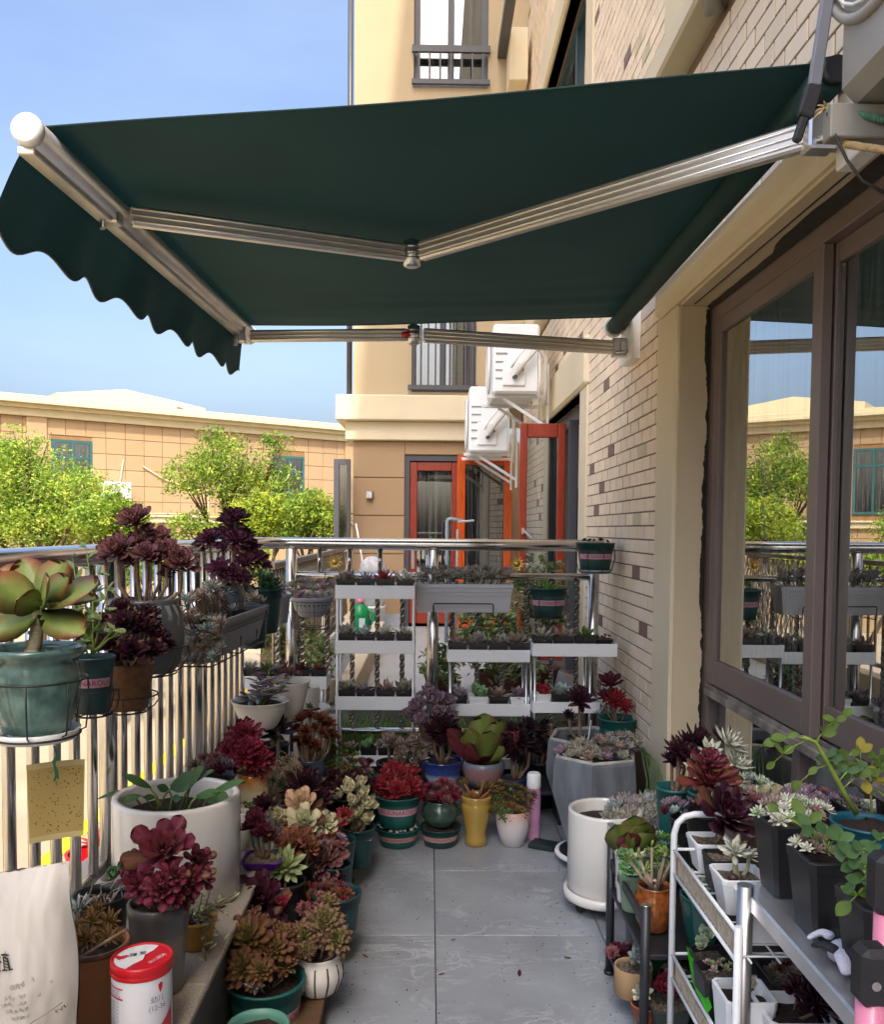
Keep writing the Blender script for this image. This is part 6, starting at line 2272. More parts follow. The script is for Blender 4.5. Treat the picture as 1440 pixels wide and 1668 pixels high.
# rack 1 (tall ladder rack, left)
YR = 4.62
t1, tr1 = rack('tall four tier white ladder rack left of the far middle', 546, 676, [(953, 975), (1043, 1064), (1134, 1156), (1230, 1248, 556, 672)], YR)
KIND = {'grey': 'grey', 'lav': 'lavender grey', 'tan': 'tan grey', 'bluegrey': 'blue grey', 'ghost': 'pale', 'mauve': 'mauve', 'rust': 'rust red', 'mint': 'mint green', 'red': 'red', 'pale': 'pale green', 'green': 'green', 'maroon': 'maroon', 'crimson': 'crimson'}
ORD = ['first', 'second', 'third', 'fourth', 'fifth']
g = random.Random(77)


def fill(tray, n, names, where, Y, w_=None, h_=.055, white=(), styles=('ech',), seed=0, skip=(), zoff=.0, rs=1.5):
    x0, x1, z0, z1 = tray
    wd = w_ or (x1 - x0 - .012) / n
    for i in range(n):
        if i in skip:
            continue
        x = x0 + (x1 - x0) * (i + .5) / n
        pl = names[i % len(names)]
        wh = i in white
        seedling('%s seedling in %s pot, %s from left %s' % (KIND[pl], 'white' if wh else 'black', ORD[i], where), x, Y + .008 + wd / 2, z0 + .007 + zoff, wd * .97, h_ + (z1 - z0) * .6, styles[i % len(styles)], pl, seed + i * 7, M_white if wh else None, rs=rs)


fill(tr1[0], 4, ['tan', 'lav', 'red', 'ghost'], 'on the ladder rack top', YR, styles=('ech', 'star', 'star', 'sed'), seed=1)
fill(tr1[1], 4, ['grey', 'bluegrey', 'ghost', 'grey'], 'on its second tier', YR, styles=('ech', 'sed', 'star', 'star'), seed=11)
fill(tr1[2], 4, ['grey', 'lav', 'tan', 'grey'], 'on its third tier', YR, styles=('ech', 'star', 'sed', 'ech'), seed=21)
fill(tr1[3], 4, ['grey', 'mint', 'bluegrey', 'tan'], 'on its lowest tier', YR, styles=('ech', 'cup', 'ech', 'ech'), seed=31, rs=1.25)
# rack 2
YR2 = 4.60
t2, tr2 = rack('middle white rack of two trays with grey metal posts', 729, 864, [(1058, 1078), (1146, 1166), (1236, 1252, 800, 858)], YR2, m=M_alus, posts=(734, 858))
fill(tr2[0], 4, ['tan', 'grey', 'grey', 'tan'], 'on the middle rack top', YR2, styles=('sed', 'ech', 'ech', 'sed'), seed=41)
fill(tr2[1], 4, ['lav', 'mint', 'tan', 'mauve'], 'on the middle rack lower tray', YR2, white=(1, 3), styles=('ech', 'cup', 'sed', 'ech'), seed=51)
# rack 3
t3, tr3 = rack('right white rack of two trays against the brick wall', 868, 1006, [(1048, 1069), (1143, 1161, 868, 978)], 4.52, m=M_alus, posts=(872, 962))
fill((tr3[0][0], tr3[0][0] + .333, tr3[0][2], tr3[0][3]), 3, ['grey', 'tan', 'green'], 'on the right rack top', 4.52, styles=('star', 'sed', 'sed'), seed=61)
x0, x1, z0, z1 = tr3[0]
P = square_pot('shallow black tray of brown pebbly plants at the right end of the right rack', 983, 1040, 4.60, 28, hpx=10, m=M_black)
carpet(P, (983, 1038, 22, 6), 5, 8, 'cup', ('brown', 'rust'), 2, 0)
fill((tr3[1][0], tr3[1][0] + .30, tr3[1][2], tr3[1][3]), 3, ['red', 'bluegrey', 'maroon'], 'on the right rack lower tray', 4.52, white=(0,), styles=('cup', 'ech', 'ech'), seed=71)
# rack 4 on the left corner
t4, tr4 = rack('short white rack in the left corner behind the white bowls', 392, 532, [(1101, 1122)], 4.70, m=M_alus, posts=(396, 502, 524), foot=LEDGE)
fill(tr4[0], 5, ['grey', 'green', 'rust', 'maroon', 'rust'], 'on the left corner rack', 4.70, styles=('sed', 'sed', 'star', 'sed', 'star'), seed=81)

# long grey trough hung on the far rail
t, mid, L_ = trough('pale grey trough with a row of grey rosettes hung on the far railing', 676, 950, 4.86, 834, 950, 4.86, .17, .155, mat('pale_grey_plastic', c('#c2c4ca'), .5, var=.03))
lst = []
for k in range(13):
    lst.append((684 + k * 12, 941 - (k % 2) * 4 + g.uniform(-3, 3), g.uniform(30, 42), 4.83 + (k % 2) * .06))
for k in range(9):
    lst.append((690 + k * 17, 930 + g.uniform(-3, 4), g.uniform(18, 26), 4.88))
place_ros(t, (mid.x, mid.y, mid.z - .155), 0.0, lst, 'star', ['grey', 'lav', 'grey', 'tan'], 55, 1, stemz=.12)
wb = thing('trough_hanger', 'black wire hanger under the pale grey trough on the far railing', 'hanger', (mid.x, 4.76, mid.z - .155))
obj('wire', MB().tube([(-.165, 0, -.02), (-.165, -.012, .045), (-.16, -.014, .052), (.15, -.014, .052), (.158, -.012, .045), (.158, 0, -.02)], .0035, 6), M_wire, wb)
obj('wire', MB().tube([(-.165, 0, -.02), (-.165, .17, -.02), (-.165, .19, .19), (-.165, .27, .19)], .0035, 6), M_wire, wb)
obj('wire', MB().tube([(.158, 0, -.02), (.158, .17, -.02), (.158, .19, .19), (.158, .27, .19)], .0035, 6), M_wire, wb)

# green pots on the rail, right
P = pot('dark green pot with a bright green leafy plant hung on the far railing', 893, 957, 4.84, 64, hpx=47, prof='gallon', m=M_greend)
band_label(P, SUNL, P.h * .50, P.h * .18)
wire_basket('black wire holder of the green pot with the bright leafy plant', P, top=.78, rk=1.04, rb=.78)
g = random.Random(9)
for k in range(26):
    az, el = g.uniform(0, 6.28), g.uniform(.1, 1.2)
    d = Vector((math.cos(az) * math.cos(el), math.sin(az) * math.cos(el), math.sin(el)))
    q = Vector((g.uniform(-.03, .03), g.uniform(-.03, .03), P.zs)) + d * g.uniform(.01, .05)
    leafobj(P.t, q, d + Vector((0, 0, -.1)), g.uniform(.04, .065), 'point', .30, 'bright', None, -.15)
obj('stem', MB().tube([(.02, 0, P.zs), (.06, -.01, P.h + .01), (.13, -.01, P.h + .012)], .002, 5), M_stemg, P.t)
leafobj(P.t, (.10, -.01, P.h + .012), (1, -.1, -.1), .05, 'point', .3, 'bright', None, -.1)
P = pot('dark green pot with sparse weeds perched high at the wall end of the handrail', 970, 884, 4.80, 64, hpx=46, prof='gallon', m=M_greend)
band_label(P, SUNL, P.h * .52, P.h * .18)
wire_basket('black wire holder of the high green pot by the brick wall', P, top=.75, rk=1.04, rb=.8)
carpet(P, (968, 882, 46, 6), 5, 12, 'sed', ('dgreen', 'rust'), 2, 0)
o = obj('saucer', MB().lathe([(P.r * .7, -.012), (P.r * .85, .01), (P.r * .82, .01)], 24), M_trough, None, (P.x, P.Y, P.base - .002))
tag(o, 'grey saucer under the high green pot by the brick wall', 'saucer')

# sun shaped ornaments
M_gold = mat('aged_gold', (.55, .36, .10), .35, .9, var=.2, vscale=30)
for (px, py, Yq, lab) in ((545, 915, 5.06, 'gold sun face ornament left of the tan wall on the railing'), (842, 918, 5.06, 'gold sun face ornament behind the rosettes of the pale trough')):
    p = at(px, py, Yq)
    t = thing('sun_ornament', lab, 'ornament', p, 'gold sun ornaments on the railing')
    mb = MB()
    dsk = [(0.0001, .010), (.012, .009), (.019, .004), (.020, -.002)]
    mb.lathe(dsk, 20)
    mb.v = [(x, -z, y) for x, y, z in mb.v]
    obj('disc', mb, M_gold, t)
    rm = MB().add([(-.007, 0, 0), (.007, 0, 0), (0.002, -.002, .026), (-.003, .002, .026)], [(0, 1, 2, 3)]).mesh('ray')
    rm.materials.append(M_gold)
    for k in range(12):
        a = k * math.pi / 6
        o = link('ray', rm, None, t, (.02 * math.sin(a), 0, .02 * math.cos(a)))
        o.rotation_euler = (0, a, 0)
        o.scale = (1, 1, 1.0 if k % 2 else .75)
    obj('hanger', MB().tube([(0, 0, .03), (0, -.005, .07), (.004, -.03, at(px, 885, Yq).z - p.z)], .0012, 4), M_wire, t)

# ---------------- pots on the floor in front of the racks
st = thing('low_bench', 'low dark plank bench under the blue and crackle glazed bowls', 'bench', (.28, 4.40, 0))
obj('top', MB().box(-.42, .42, -.14, .12, .155, .175, .003), M_blackm, st)
for sx in (-.38, .38):
    obj('leg', MB().box(sx - .02, sx + .02, -.12, .10, 0, .1545, .003), M_blackm, st)
P = pot('green plastic pot at the bottom of the left stack, filled with white pebbles', 648, 1344, 4.02, 76, base=0, prof='gallon', m=M_green, lift=.92)
band_label(P, SUNL, P.h * .52, P.h * .26, m=mat('salmon_label', c('#b98f88'), .7))
peb = MB()
g = random.Random(12)
for k in range(40):
    q, rr = g.uniform(0, 6.28), P.r * .82 * math.sqrt(g.random())
    s_ = g.uniform(.006, .010)
    Mx = Matrix.Translation((rr * math.cos(q), rr * math.sin(q), P.h * .93 + s_ * .4)) @ Matrix.Rotation(g.uniform(0, 3), 4, 'X')
    peb.box(-s_, s_, -s_ * .7, s_ * .7, -s_ * .6, s_ * .6, s_ * .4, Mx)
o = obj('pebbles', peb, mat('white_pebble', c('#c9c2b4'), .7, objvar=.1), P.t); o['kind'] = 'stuff'
zst = P.h + .004
P = pot('green plastic pot with a vivid red rosette mound on top of the left stack', 648, 1292, 4.02, 78, base=zst, prof='gallon', m=M_green)
band_label(P, SUNL, P.h * .56, P.h * .22)
crown(P, [(652, 1262, 46, .01), (632, 1272, 40, -.03), (668, 1278, 40, -.05), (648, 1285, 38, -.08), (678, 1290, 32, -.02), (640, 1252, 34, .04), (668, 1258, 34, .05), (628, 1288, 30, -.04)], 'aeon', 'red', n=34, lod=1, stem=False, tilt=.6)
P = pot('green plastic pot of white pebbles under the round dark green glazed pot', 717, 1344, 4.02, 70, base=0, prof='gallon', m=M_greend, lift=.92)
band_label(P, SUNL, P.h * .5, P.h * .26, m=bpy.data.materials['salmon_label'])
zst = P.h
P = pot('round dark green glazed pot with small pink rosettes on a green plastic pot', 717, 1302, 4.02, 60, base=zst + .002, prof='round', m=mat('deep_green_glaze', c('#33483f'), .15, var=.25, vscale=20, coat=.5))
carpet(P, (717, 1290, 62, 32), 18, 20, 'aeon', ('pinkrose', 'pinkrose', 'crimson'), 5, 0, dY=.05, tilt=.6)
P = pot('mustard yellow glazed vase with a cut back stem on the floor', 776, 1294, 4.02, 50, base=0, prof='vase', m=mat('mustard_glaze', c('#a98a3e'), .12, var=.08, vscale=8, coat=.6))
for (tx, ty) in ((756, 1275), (790, 1270), (800, 1285), (770, 1285)):
    b = at(tx, ty, 4.0) - P.t.location
    obj('stem', MB().tube([(0, 0, P.zs), (b.x * .5, b.y, (P.zs + b.z) / 2), b], [.009, .007, .004], 7), mat('rust_stem', c('#8a5a3a'), .7) if ty == 1275 else bpy.data.materials['rust_stem'], P.t)
crown(P, [(798, 1282, 30), (758, 1274, 22), (783, 1280, 22)], 'star', 'olives', lod=0, stem=False)
M_pw = zgrad(mat('white_pink_glaze', c('#cfc6c4'), .35, coat=.2), 0, .22, [(0, '#bdbabf'), (.55, '#cfc8c8'), (.8, '#cfa296'), (1, '#c08a7c')])
P = pot('tall white and pink egg shaped pot with bronze green star rosettes', 836, 1318, 4.02, 58, base=0, prof='egg', m=M_pw)
carpet(P, (826, 1300, 88, 56), 34, 21, 'star', ('oliveg', 'olives', 'oliveg', 'green'), 5, 0, dY=.06, tilt=.5)
obj('stem', MB().tube([(.03, -.02, P.zs), (.06, -.05, P.h - .02), (.07, -.06, P.h * .6)], .002, 5), M_stem, P.t)
# pink and white bag standing
p = at(868, 1392, 4.10)
t = thing('plastic_bottle', 'tall slim pink and white bottle standing beside the grey hexagonal planter', 'bottle', (p.x, 4.10, 0))
ht = at(868, 1258, 4.10).z
obj('body', MB().lathe([(.028, 0), (.033, .01), (.033, ht * .72), (.031, ht * .78)], 20), mat('pink_printed_plastic', c('#c792b8'), .4, var=.15, vscale=18), t)
obj('cap', MB().lathe([(.032, ht * .78), (.034, ht * .79), (.032, ht * .97), (.026, ht)], 20, cap1=True), M_white, t)
P = pot('cobalt blue and white ribbed bowl with a dark red rosette tree on the low bench', 721, 1236, 4.36, 70, base=.176, prof='bowl', m=zgrad(mat('cobalt_white_glaze', c('#4258a0'), .15, coat=.5), 0, .13, [(0, '#2c3a68'), (.18, '#b9c2d4'), (.48, '#a9b6d2'), (.62, '#3d549c'), (1, '#1f2d66')]), flute=lambda q, h: .010 * math.sin(q * 26) * (1 if h < .095 else 0), n=104)
crown(P, [(722, 1180, 46, .0), (706, 1190, 36, -.03), (738, 1192, 32, .02), (718, 1205, 32, -.05)], 'aeon', 'maroond', n=30, lod=1, srad=.14)
M_crack = zgrad(mat('crackle_glaze', c('#8b8590'), .3, coat=.3), 0, .17, [(0, '#5f6a7c'), (.30, '#7a7580'), (.45, '#a5716c'), (.62, '#8c7076'), (.75, '#6d7482'), (1, '#767d88')])
P = pot('pink and grey crackle glazed pot holding a green paddle plant with red lower leaves', 787, 1238, 4.36, 72, base=.176, prof='egg', m=M_crack, flute=lambda q, h: .03 * math.sin(q * 11) if h > .14 else 0, n=66)
PAL['padg'] = ('#8fb04a', '#7d9a45', '#8ea850', '#a85a48')
PAL['padr'] = ('#8a4a48', '#7a3440', '#8c3a44', '#a85058')
for (tx, ty, pl, wr, nx, dY) in ((765, 1200, 'padg', .6, (-.2, -1, .4), .0), (787, 1182, 'padg', .72, (.1, -1, .3), .03), (806, 1190, 'padg', .6, (.3, -1, .3), .02), (797, 1200, 'padg', .62, (0, -1, .3), -.04), (787, 1230, 'padr', .75, (0, -1, .6), -.07), (738, 1205, 'padr', .45, (-.1, -.8, .7), -.02), (832, 1205, 'padr', .45, (.1, -.8, .7), .0), (760, 1220, 'padr', .5, (-.1, -1, .6), -.05), (815, 1222, 'padg', .5, (.2, -1, .6), -.04), (778, 1195, 'padg', .6, (-.1, -1, .3), .04)):
    a = Vector((0, 0, P.zs)); b = at(tx, ty, 4.36 + dY) - P.t.location
    leafobj(P.t, a + (b - a) * .1, b - a, (b - a).length * 1.25, 'round', wr, pl, nx, .15, True, M_leafg, .05)
P = pot('small blue pot with a blackish rosette on a bare stem by the hexagonal planter', 838, 1266, 4.36, 46, base=.176, prof='gallon', m=mat('blue_plastic', c('#2c4a78'), .4))
crown(P, [(846, 1202, 56, -.02), (862, 1180, 36, .03), (832, 1188, 36, .02), (866, 1215, 36, .0), (838, 1225, 34, -.04)], 'agave', 'black', n=34, lod=1, srad=.2)
P = pot('tall brown pot with mauve grey rosettes spilling beside the ladder rack', 704, 1172, 4.50, 46, base=.176, prof='taper', m=mat('brown_red_clay', c('#5c4640'), .6))
crown(P, [(705, 1138, 42, -.02), (680, 1150, 40, -.03), (728, 1142, 34, .02), (688, 1172, 36, -.07), (712, 1160, 32, -.08), (732, 1165, 32, -.04), (716, 1188, 34, -.10), (735, 1190, 32, -.08), (668, 1162, 30, .0), (698, 1125, 30, .04), (722, 1205, 28, -.11)], 'cup', 'mauve', n=22, lod=1, tilt=.6)
P = pot('black pot with tan grey rosettes on woody stems by the ladder rack foot', 640, 1240, 4.40, 56, base=.0, prof='gallon', m=M_black)
crown(P, [(645, 1212, 34), (632, 1205, 32, -.02), (668, 1208, 34), (690, 1215, 36, .02), (685, 1232, 30, -.04), (655, 1225, 26, -.05), (676, 1200, 26, .05)], 'ech', 'tan', n=26, lod=1, srad=.16)
P = pot('dark green pot behind the left stack with a dull green plant', 606, 1268, 4.25, 52, base=0, prof='gallon', m=M_greend)
carpet(P, (606, 1262, 42, 14), 6, 16, 'star', ('dgreen', 'rust'), 5, 0)
P = pot('black tub with a dark purple rosette thicket under the right rack', 880, 1235, 4.62, 74, base=0, prof='gallon', m=M_black)
crown(P, [(872, 1192, 40), (890, 1185, 36, .03), (905, 1200, 36), (865, 1210, 32, -.02), (885, 1215, 34, -.05)], 'agave', 'black', n=30, lod=1, srad=.15)
carpet(P, (925, 1185, 60, 30), 12, 18, 'star', ('tan', 'oliveg'), 7, 0, dY=.03)

# ---------------- right: grey hexagonal planters
M_hex = mat('grey_streaked_glaze', c('#5f646b'), .22, var=.16, vscale=5, stretch=(3, 3, .7), coat=.35, bump=.08, bscale=30, col2=c('#7b8087'))
def hexpot(label, px, py, Y, wpx, base, rz, botw=.55, belly=1.06):
    p = at(px, py, Y)
    r = wpx * mpp(Y) / 2
    h = p.z - base
    t = thing('hexagonal_planter', label, 'planter', (p.x, Y, base))
    lv = [(botw, 0), (botw + .06, h * .02), (.80, h * .30), (1.02, h * .62), (1.03, h * .70), (.99, h * .985), (.975, h), (.86, h), (.84, h * .96), (.80, h * .6)]
    vs, fs = [], []
    for f, z in lv:
        for k in range(6):
            a = rz + k * math.pi / 3
            vs.append((r * f * math.cos(a), r * f * math.sin(a), z))
    for i in range(len(lv) - 1):
        for k in range(6):
            fs.append((i * 6 + k, i * 6 + (k + 1) % 6, i * 6 + 6 + (k + 1) % 6, i * 6 + 6 + k))
    fs.append(tuple(range(6))[::-1])
    mb = MB().add(vs, fs)
    me = mb.mesh('pot')
    bm = bmesh.new(); bm.from_mesh(me)
    bmesh.ops.bevel(bm, geom=[e for e in bm.edges if e.calc_length() > .02], offset=.006, segments=2, affect='EDGES')
    bm.to_mesh(me); bm.free()
    link('pot', me, M_hex, t)
    rim = MB()
    pts = [(r * .92 * math.cos(rz + k * math.pi / 3), r * .92 * math.sin(rz + k * math.pi / 3), h + .0005) for k in range(6)]
    obj('rim', rim.tube(pts, r * .045, 8, closed=True), mat('worn_pale_rim', c('#a9a79e'), .4, var=.25, vscale=25), t)
    P = Pot(); P.t, P.x, P.Y, P.base, P.r, P.h, P.zs, P.seed = t, p.x, Y, base, r, h, h * .88, 5
    obj('soil', soil_mesh(r * .72, P.zs, 3), M_soil, t)
    P.prof = [(r, 0), (r, h)]
    return P
PH = hexpot('rear larger grey glazed hexagonal planter by the brick wall', 962, 1200, 4.26, 152, 0.0, .25)
P = pot('black pot with a tall stemmed dark red rosette set in the rear hexagonal planter', 945, 1200, 4.12, 44, base=PH.h * .885, prof='gallon', m=M_black)
crown(P, [(945, 1138, 52, .0)], 'agave', 'maroond', n=30, lod=1, srad=.10)
crown(P, [(926, 1162, 20, -.03)], 'agave', 'black', n=18, lod=0, srad=.2)
obj('stake', MB().bar((.03, -.02, .02), (.055, .02, .16), .006, .012, bev=.001), M_alus, P.t)
PF = hexpot('front grey glazed hexagonal planter filled with pinkish grey rosettes', 970, 1228, 3.80, 150, .06, .30)
carpet(PF, (975, 1222, 122, 26), 22, 26, 'ech', ('tan', 'grey', 'mauve', 'grey'), 5, 1, dY=.12, tilt=.35)
carpet(PF, (1005, 1206, 80, 20), 9, 24, 'ech', ('grey', 'bluegrey', 'tan'), 15, 1, dY=.06, tilt=.35)
t = thing('plant_caddy', 'white ring plant caddy on castors under the front hexagonal planter', 'plant caddy', (PF.x - .01, 3.80, 0))
obj('ring', MB().tube([(.150 * math.cos(q), .150 * math.sin(q), .046) for q in [k * math.pi / 16 for k in range(32)]], .011, 8, closed=True), M_white, t)
obj('plate', MB().lathe([(.14, .044), (.14, .058)], 30, cap1=True), M_black, t)
for k in range(4):
    a = k * math.pi / 2 + .7
    obj('castor', MB().tube([(.11 * math.cos(a), .11 * math.sin(a) - .012, .02), (.11 * math.cos(a), .11 * math.sin(a) + .012, .02)], .02, 12), M_black, t)
P = pot('green plastic pot with two crimson rosettes wedged between planter and brick wall', 1006, 1168, 4.42, 66, base=.30, prof='gallon', m=M_green)
band_label(P, SUNL, P.h * .55, P.h * .16)
crown(P, [(1003, 1138, 44, -.03, 'agave', 'red'), (986, 1132, 30, .0, 'agave', 'maroon')], n=34, lod=1)
crown(P, [(994, 1112, 46, .03, 'aeonbig', 'maroon'), (1018, 1150, 30, -.06, 'agave', 'red')], n=24, lod=1)
carpet(P, (985, 1160, 34, 14), 5, 14, 'sed', ('bluegrey',), 3, 0)
bx = thing('grey_crate', 'dull grey crate lifting the crimson pot behind the hexagonal planter', 'crate', (at(1006, 1168, 4.45).x, 4.47, 0))
obj('body', MB().box(-.11, .085, -.055, .11, 0, .298, .004), M_trough, bx)
# watering hose / strap leaves against the wall
t = thing('strap_leaf_plant', 'arching green strap leaves against the foot of the brick wall', 'plant', (.95, 3.80, 0))
g = random.Random(3)
for k in range(5):
    p0_ = at(1030 + g.uniform(-6, 6), 1212 + g.uniform(-6, 8), 3.92) - t.location
    p1_ = at(1046 + k * 6, 1226 + k * 4, 3.85) - t.location
    p2_ = at(1054 + k * 6, 1270, 3.80) - t.location
    p3_ = at(1054 + k * 7, 1312, 3.76) - t.location
    pts = [p0_, p0_.lerp(p1_, .5) + Vector((0, 0, .012)), p1_, p2_, p3_]
    pts = [Vector((min(q.x, XW - .02 - t.location.x), q.y, q.z)) for q in pts]
    V, F = [], []
    for i, q in enumerate(pts):
        wv = .010 * (1 - .5 * (i == 0))
        wv *= .42
        V += [(q.x - wv, q.y, q.z), (q.x, q.y - .003, q.z + .002), (q.x + wv, q.y, q.z)]
        if i:
            F += [(3 * i - 3, 3 * i - 2, 3 * i + 1, 3 * i), (3 * i - 2, 3 * i - 1, 3 * i + 2, 3 * i + 1)]
    me = quadmesh('leaf', V, F, np.tile(c3('#86b070') * g.uniform(.6, 1.4), (len(V), 1)))
    link('leaf', me, M_thin, t)

# flat black board on the floor
t = obj('printed_board', MB().box(-.06, .06, -.045, .045, 0, .022, .002), mat('black_printed_card', c('#1c2a2e'), .5, var=.4, vscale=40), None, (at(885, 1378, 4.0).x, 3.98, 0.001))
t.rotation_euler = (R(0), 0, R(-28))
tag(t, 'dark flat box lying on the floor by the hexagonal planter', 'box')

# white cylinder planter
M_wpl = M_whitec
P = pot('white glazed cylinder planter with grey green rosettes right of the passage', 986, 1316, 3.33, 122, base=.075, prof='cyl', m=M_wpl, lift=.86)
obj('foot_ring', MB().lathe([(P.r * 1.02, -.028), (P.r * 1.10, -.02), (P.r * 1.10, .006), (P.r * 1.01, .010)], 36), M_wpl, P.t)
carpet(P, (1044, 1328, 122, 62), 36, 36, 'ech', ('grey', 'bluegrey', 'grey', 'lav'), 5, 1, dY=.10, tilt=.4)
t = thing('plant_caddy', 'black castor caddy under the white cylinder planter', 'plant caddy', (P.x, P.Y, 0))
obj('plate', MB().lathe([(.115, .034), (.115, .044)], 24, cap1=True), M_black, t)
for k in range(4):
    a = k * math.pi / 2 + .3
    obj('castor', MB().tube([(.10 * math.cos(a), .10 * math.sin(a) - .011, .018), (.10 * math.cos(a), .10 * math.sin(a) + .011, .018)], .018, 12), M_black, t)

# grey slab standing behind the black rack
t = obj('slate_panel', MB().box(-.012, .012, -.16, .16, 0, .40, .003), M_hex, None, (.66, 2.98, .0))
tag(t, 'streaked grey panel standing behind the black metal rack', 'panel')

# ---------------- black metal rack, right of the passage
RX0, RX1 = .60, .99
RYA, RYB = 2.83, 2.37
rk = thing('metal_rack', 'low black tubular metal rack of small pots right of the passage', 'plant rack', (RX0, RYB, 0))
for (x, y) in ((0, 0), (0, RYA - RYB), (RX1 - RX0, 0), (RX1 - RX0, RYA - RYB)):
    o = obj('post', MB().tube([(x, y, .012), (x, y, .425)], .0135, 12), M_blackm, rk)
    obj('cap', MB().tube([(x, y, .4255), (x, y, .429)], .0130, 12), M_alus, rk)
    obj('foot', MB().lathe([(.012, 0), (.018, .002), (.018, .010), (.013, .013)], 12, x=x, y=y), M_black, rk)
for z in (.055, .275):
    obj('shelf', MB().box(-.004, RX1 - RX0 + .004, -.004, RYA - RYB + .004, z, z + .014, .002), M_blackm, rk)
obj('side_bar', MB().bar((0, .012, .372), (0, RYA - RYB - .012, .372), .012, .03, bev=.002), M_blackm, rk)
obj('side_bar', MB().bar((.012, RYA - RYB, .372), (RX1 - RX0 - .012, RYA - RYB, .372), .012, .03, bev=.002), M_blackm, rk)
Z1, Z2 = .290, .070
P = pot('shiny brown speckled round pot with a knobbly jade plant on the black rack', 1066, 1440, 2.52, 66, base=Z1, prof='round', m=mat('brown_speckle_glaze', c('#7c3f1e'), .12, var=.35, vscale=60, coat=.6, col2=c('#a5602c')))
g = random.Random(14)
PAL['jade'] = ('#b8d070', '#6f9a48', '#8fb55a', '#c9d88a')
for (tx, ty) in ((1040, 1392), (1062, 1378), (1085, 1385), (1098, 1395), (1050, 1412), (1092, 1412), (1075, 1405), (1022, 1395)):
    a = Vector((g.uniform(-.012, .012), 0, P.zs)); b = at(tx, ty, 2.52 + g.uniform(-.05, .04)) - P.t.location
    m_ = a.lerp(b, .5) + Vector((g.uniform(-.008, .008), 0, -.006))
    s_ = obj('stem', MB().tube([a, m_, b], [.0065, .005, .0035], 7), mat('knobbly_stem', c('#9a8a76'), .8, var=.3, vscale=50, bump=.6) if (tx, ty) == (1040, 1392) else bpy.data.materials['knobbly_stem'], P.t)
    for k in range(9):
        az, el = g.uniform(0, 6.28), g.uniform(-.1, 1.1)
        leafobj(s_, b - Vector((0, 0, g.uniform(0, .02))), (math.cos(az) * math.cos(el), math.sin(az) * math.cos(el), math.sin(el)), g.uniform(.016, .030), 'finger', .34, 'jade', None, .2, True, M_leaf, .3)
P = pot('white pot with a lime paddle plant behind the brown speckled pot', 1026, 1380, 2.72, 52, base=Z1, prof='taper', m=M_whitec)
for (tx, ty, wr, nx, pl) in ((1008, 1352, .8, (-.3, -1, .3), 'padg'), (1030, 1342, .7, (0, -1, .3), 'padg'), (1042, 1350, .75, (.3, -1, .3), 'padg'), (1022, 1362, .85, (-.1, -1, .5), 'padr'), (1050, 1362, .7, (.4, -.8, .5), 'padg')):
    a = Vector((0, 0, P.zs)); b = at(tx, ty, 2.70) - P.t.location
    leafobj(P.t, a + (b - a) * .15, b - a, (b - a).length * 1.3, 'round', wr, pl, nx, .2, True, M_leafg, .06)
P = pot('pale green pot with fresh mint green cabbage rosettes at the black rack corner', 1032, 1420, 2.66, 50, base=Z1, prof='taper', m=mat('celadon_pot', c('#7f967f'), .5))
crown(P, [(1024, 1412, 50, -.04, 'cup', 'mint'), (1016, 1392, 36, .02, 'cup', 'mint')], leaves=True, n=22, tilt=.8, srad=.1)
P = pot('green mug shaped pot with spiky fresh shoots behind the jade plant', 1072, 1402, 2.72, 44, base=Z1, prof='taper', m=mat('moss_pot', c('#5e6f52'), .4))
carpet(P, (1076, 1375, 60, 40), 12, 22, 'star', ('green', 'mint', 'bright'), 3, 1, dY=.03)
P = pot('teal glazed octagonal pot with a relief sprig behind the white wire rack', 1146, 1455, 2.42, 78, base=Z1, prof='bowl', m=mat('teal_glaze', c('#16524a'), .15, var=.15, coat=.5))
crown(P, [(1130, 1432, 34), (1150, 1440, 26, -.03), (1122, 1445, 26)], 'ech', 'pale', lod=0)
for k in range(5):
    q = -2.05 + k * .13
    zz_ = P.h * (.35 + .08 * k)
    rr = radius_at(P.prof, zz_) + .001
    leafobj(P.t, (rr * math.cos(q), rr * math.sin(q), zz_), (math.cos(q + 1.57), math.sin(q + 1.57), .9), .02, 'oval', .4, 'dgreen', (math.cos(q), math.sin(q), 0), 0, True, M_leafg, .1)
P = pot('sand coloured pot with a blue grey rosette low on the black rack', 1032, 1572, 2.58, 64, base=Z2, prof='cyl', m=mat('sand_pot', c('#a88a66'), .75, var=.05), gritty=True)
crown(P, [(1040, 1556, 48, -.01, 'ech', 'bluegrey')], lod=1, stem=False, tilt=.6)
P = square_pot('small black pot of pink rosettes behind the sand coloured pot', 1022, 1556, 2.76, 44, base=Z2, m=M_black)
carpet(P, (1018, 1546, 62, 14), 6, 24, 'aeon', ('pinkrose', 'crimson', 'maroon'), 3, 0, dY=.02)
P = pot('green pot with a dark crimson rosette on the black rack lower shelf', 1072, 1550, 2.72, 62, base=Z2, prof='gallon', m=mat('mid_green_plastic', c('#1d5a3c'), .4))
crown(P, [(1050, 1525, 36, -.02, 'agave', 'maroon'), (1082, 1535, 34, .0, 'agave', 'maroond'), (1055, 1500, 30, .03, 'agave', 'maroond')], n=28, lod=1)
P = pot('terracotta pot with a pale rosette at the bottom of the black rack', 1052, 1632, 2.44, 52, base=Z2, prof='taper', m=M_terra)
crown(P, [(1044, 1615, 40, -.01, 'ech', 'ghost')], lod=1, stem=False, tilt=.7)
P = square_pot('dark square pot with a rose red rosette behind the front rack post', 1088, 1632, 2.42, 66, base=Z2, m=mat('slate_plastic', c('#39423f'), .5))
crown(P, [(1086, 1605, 52, .0, 'cup', 'crimson')], lod=2, stem=False, tilt=.7, n=26)
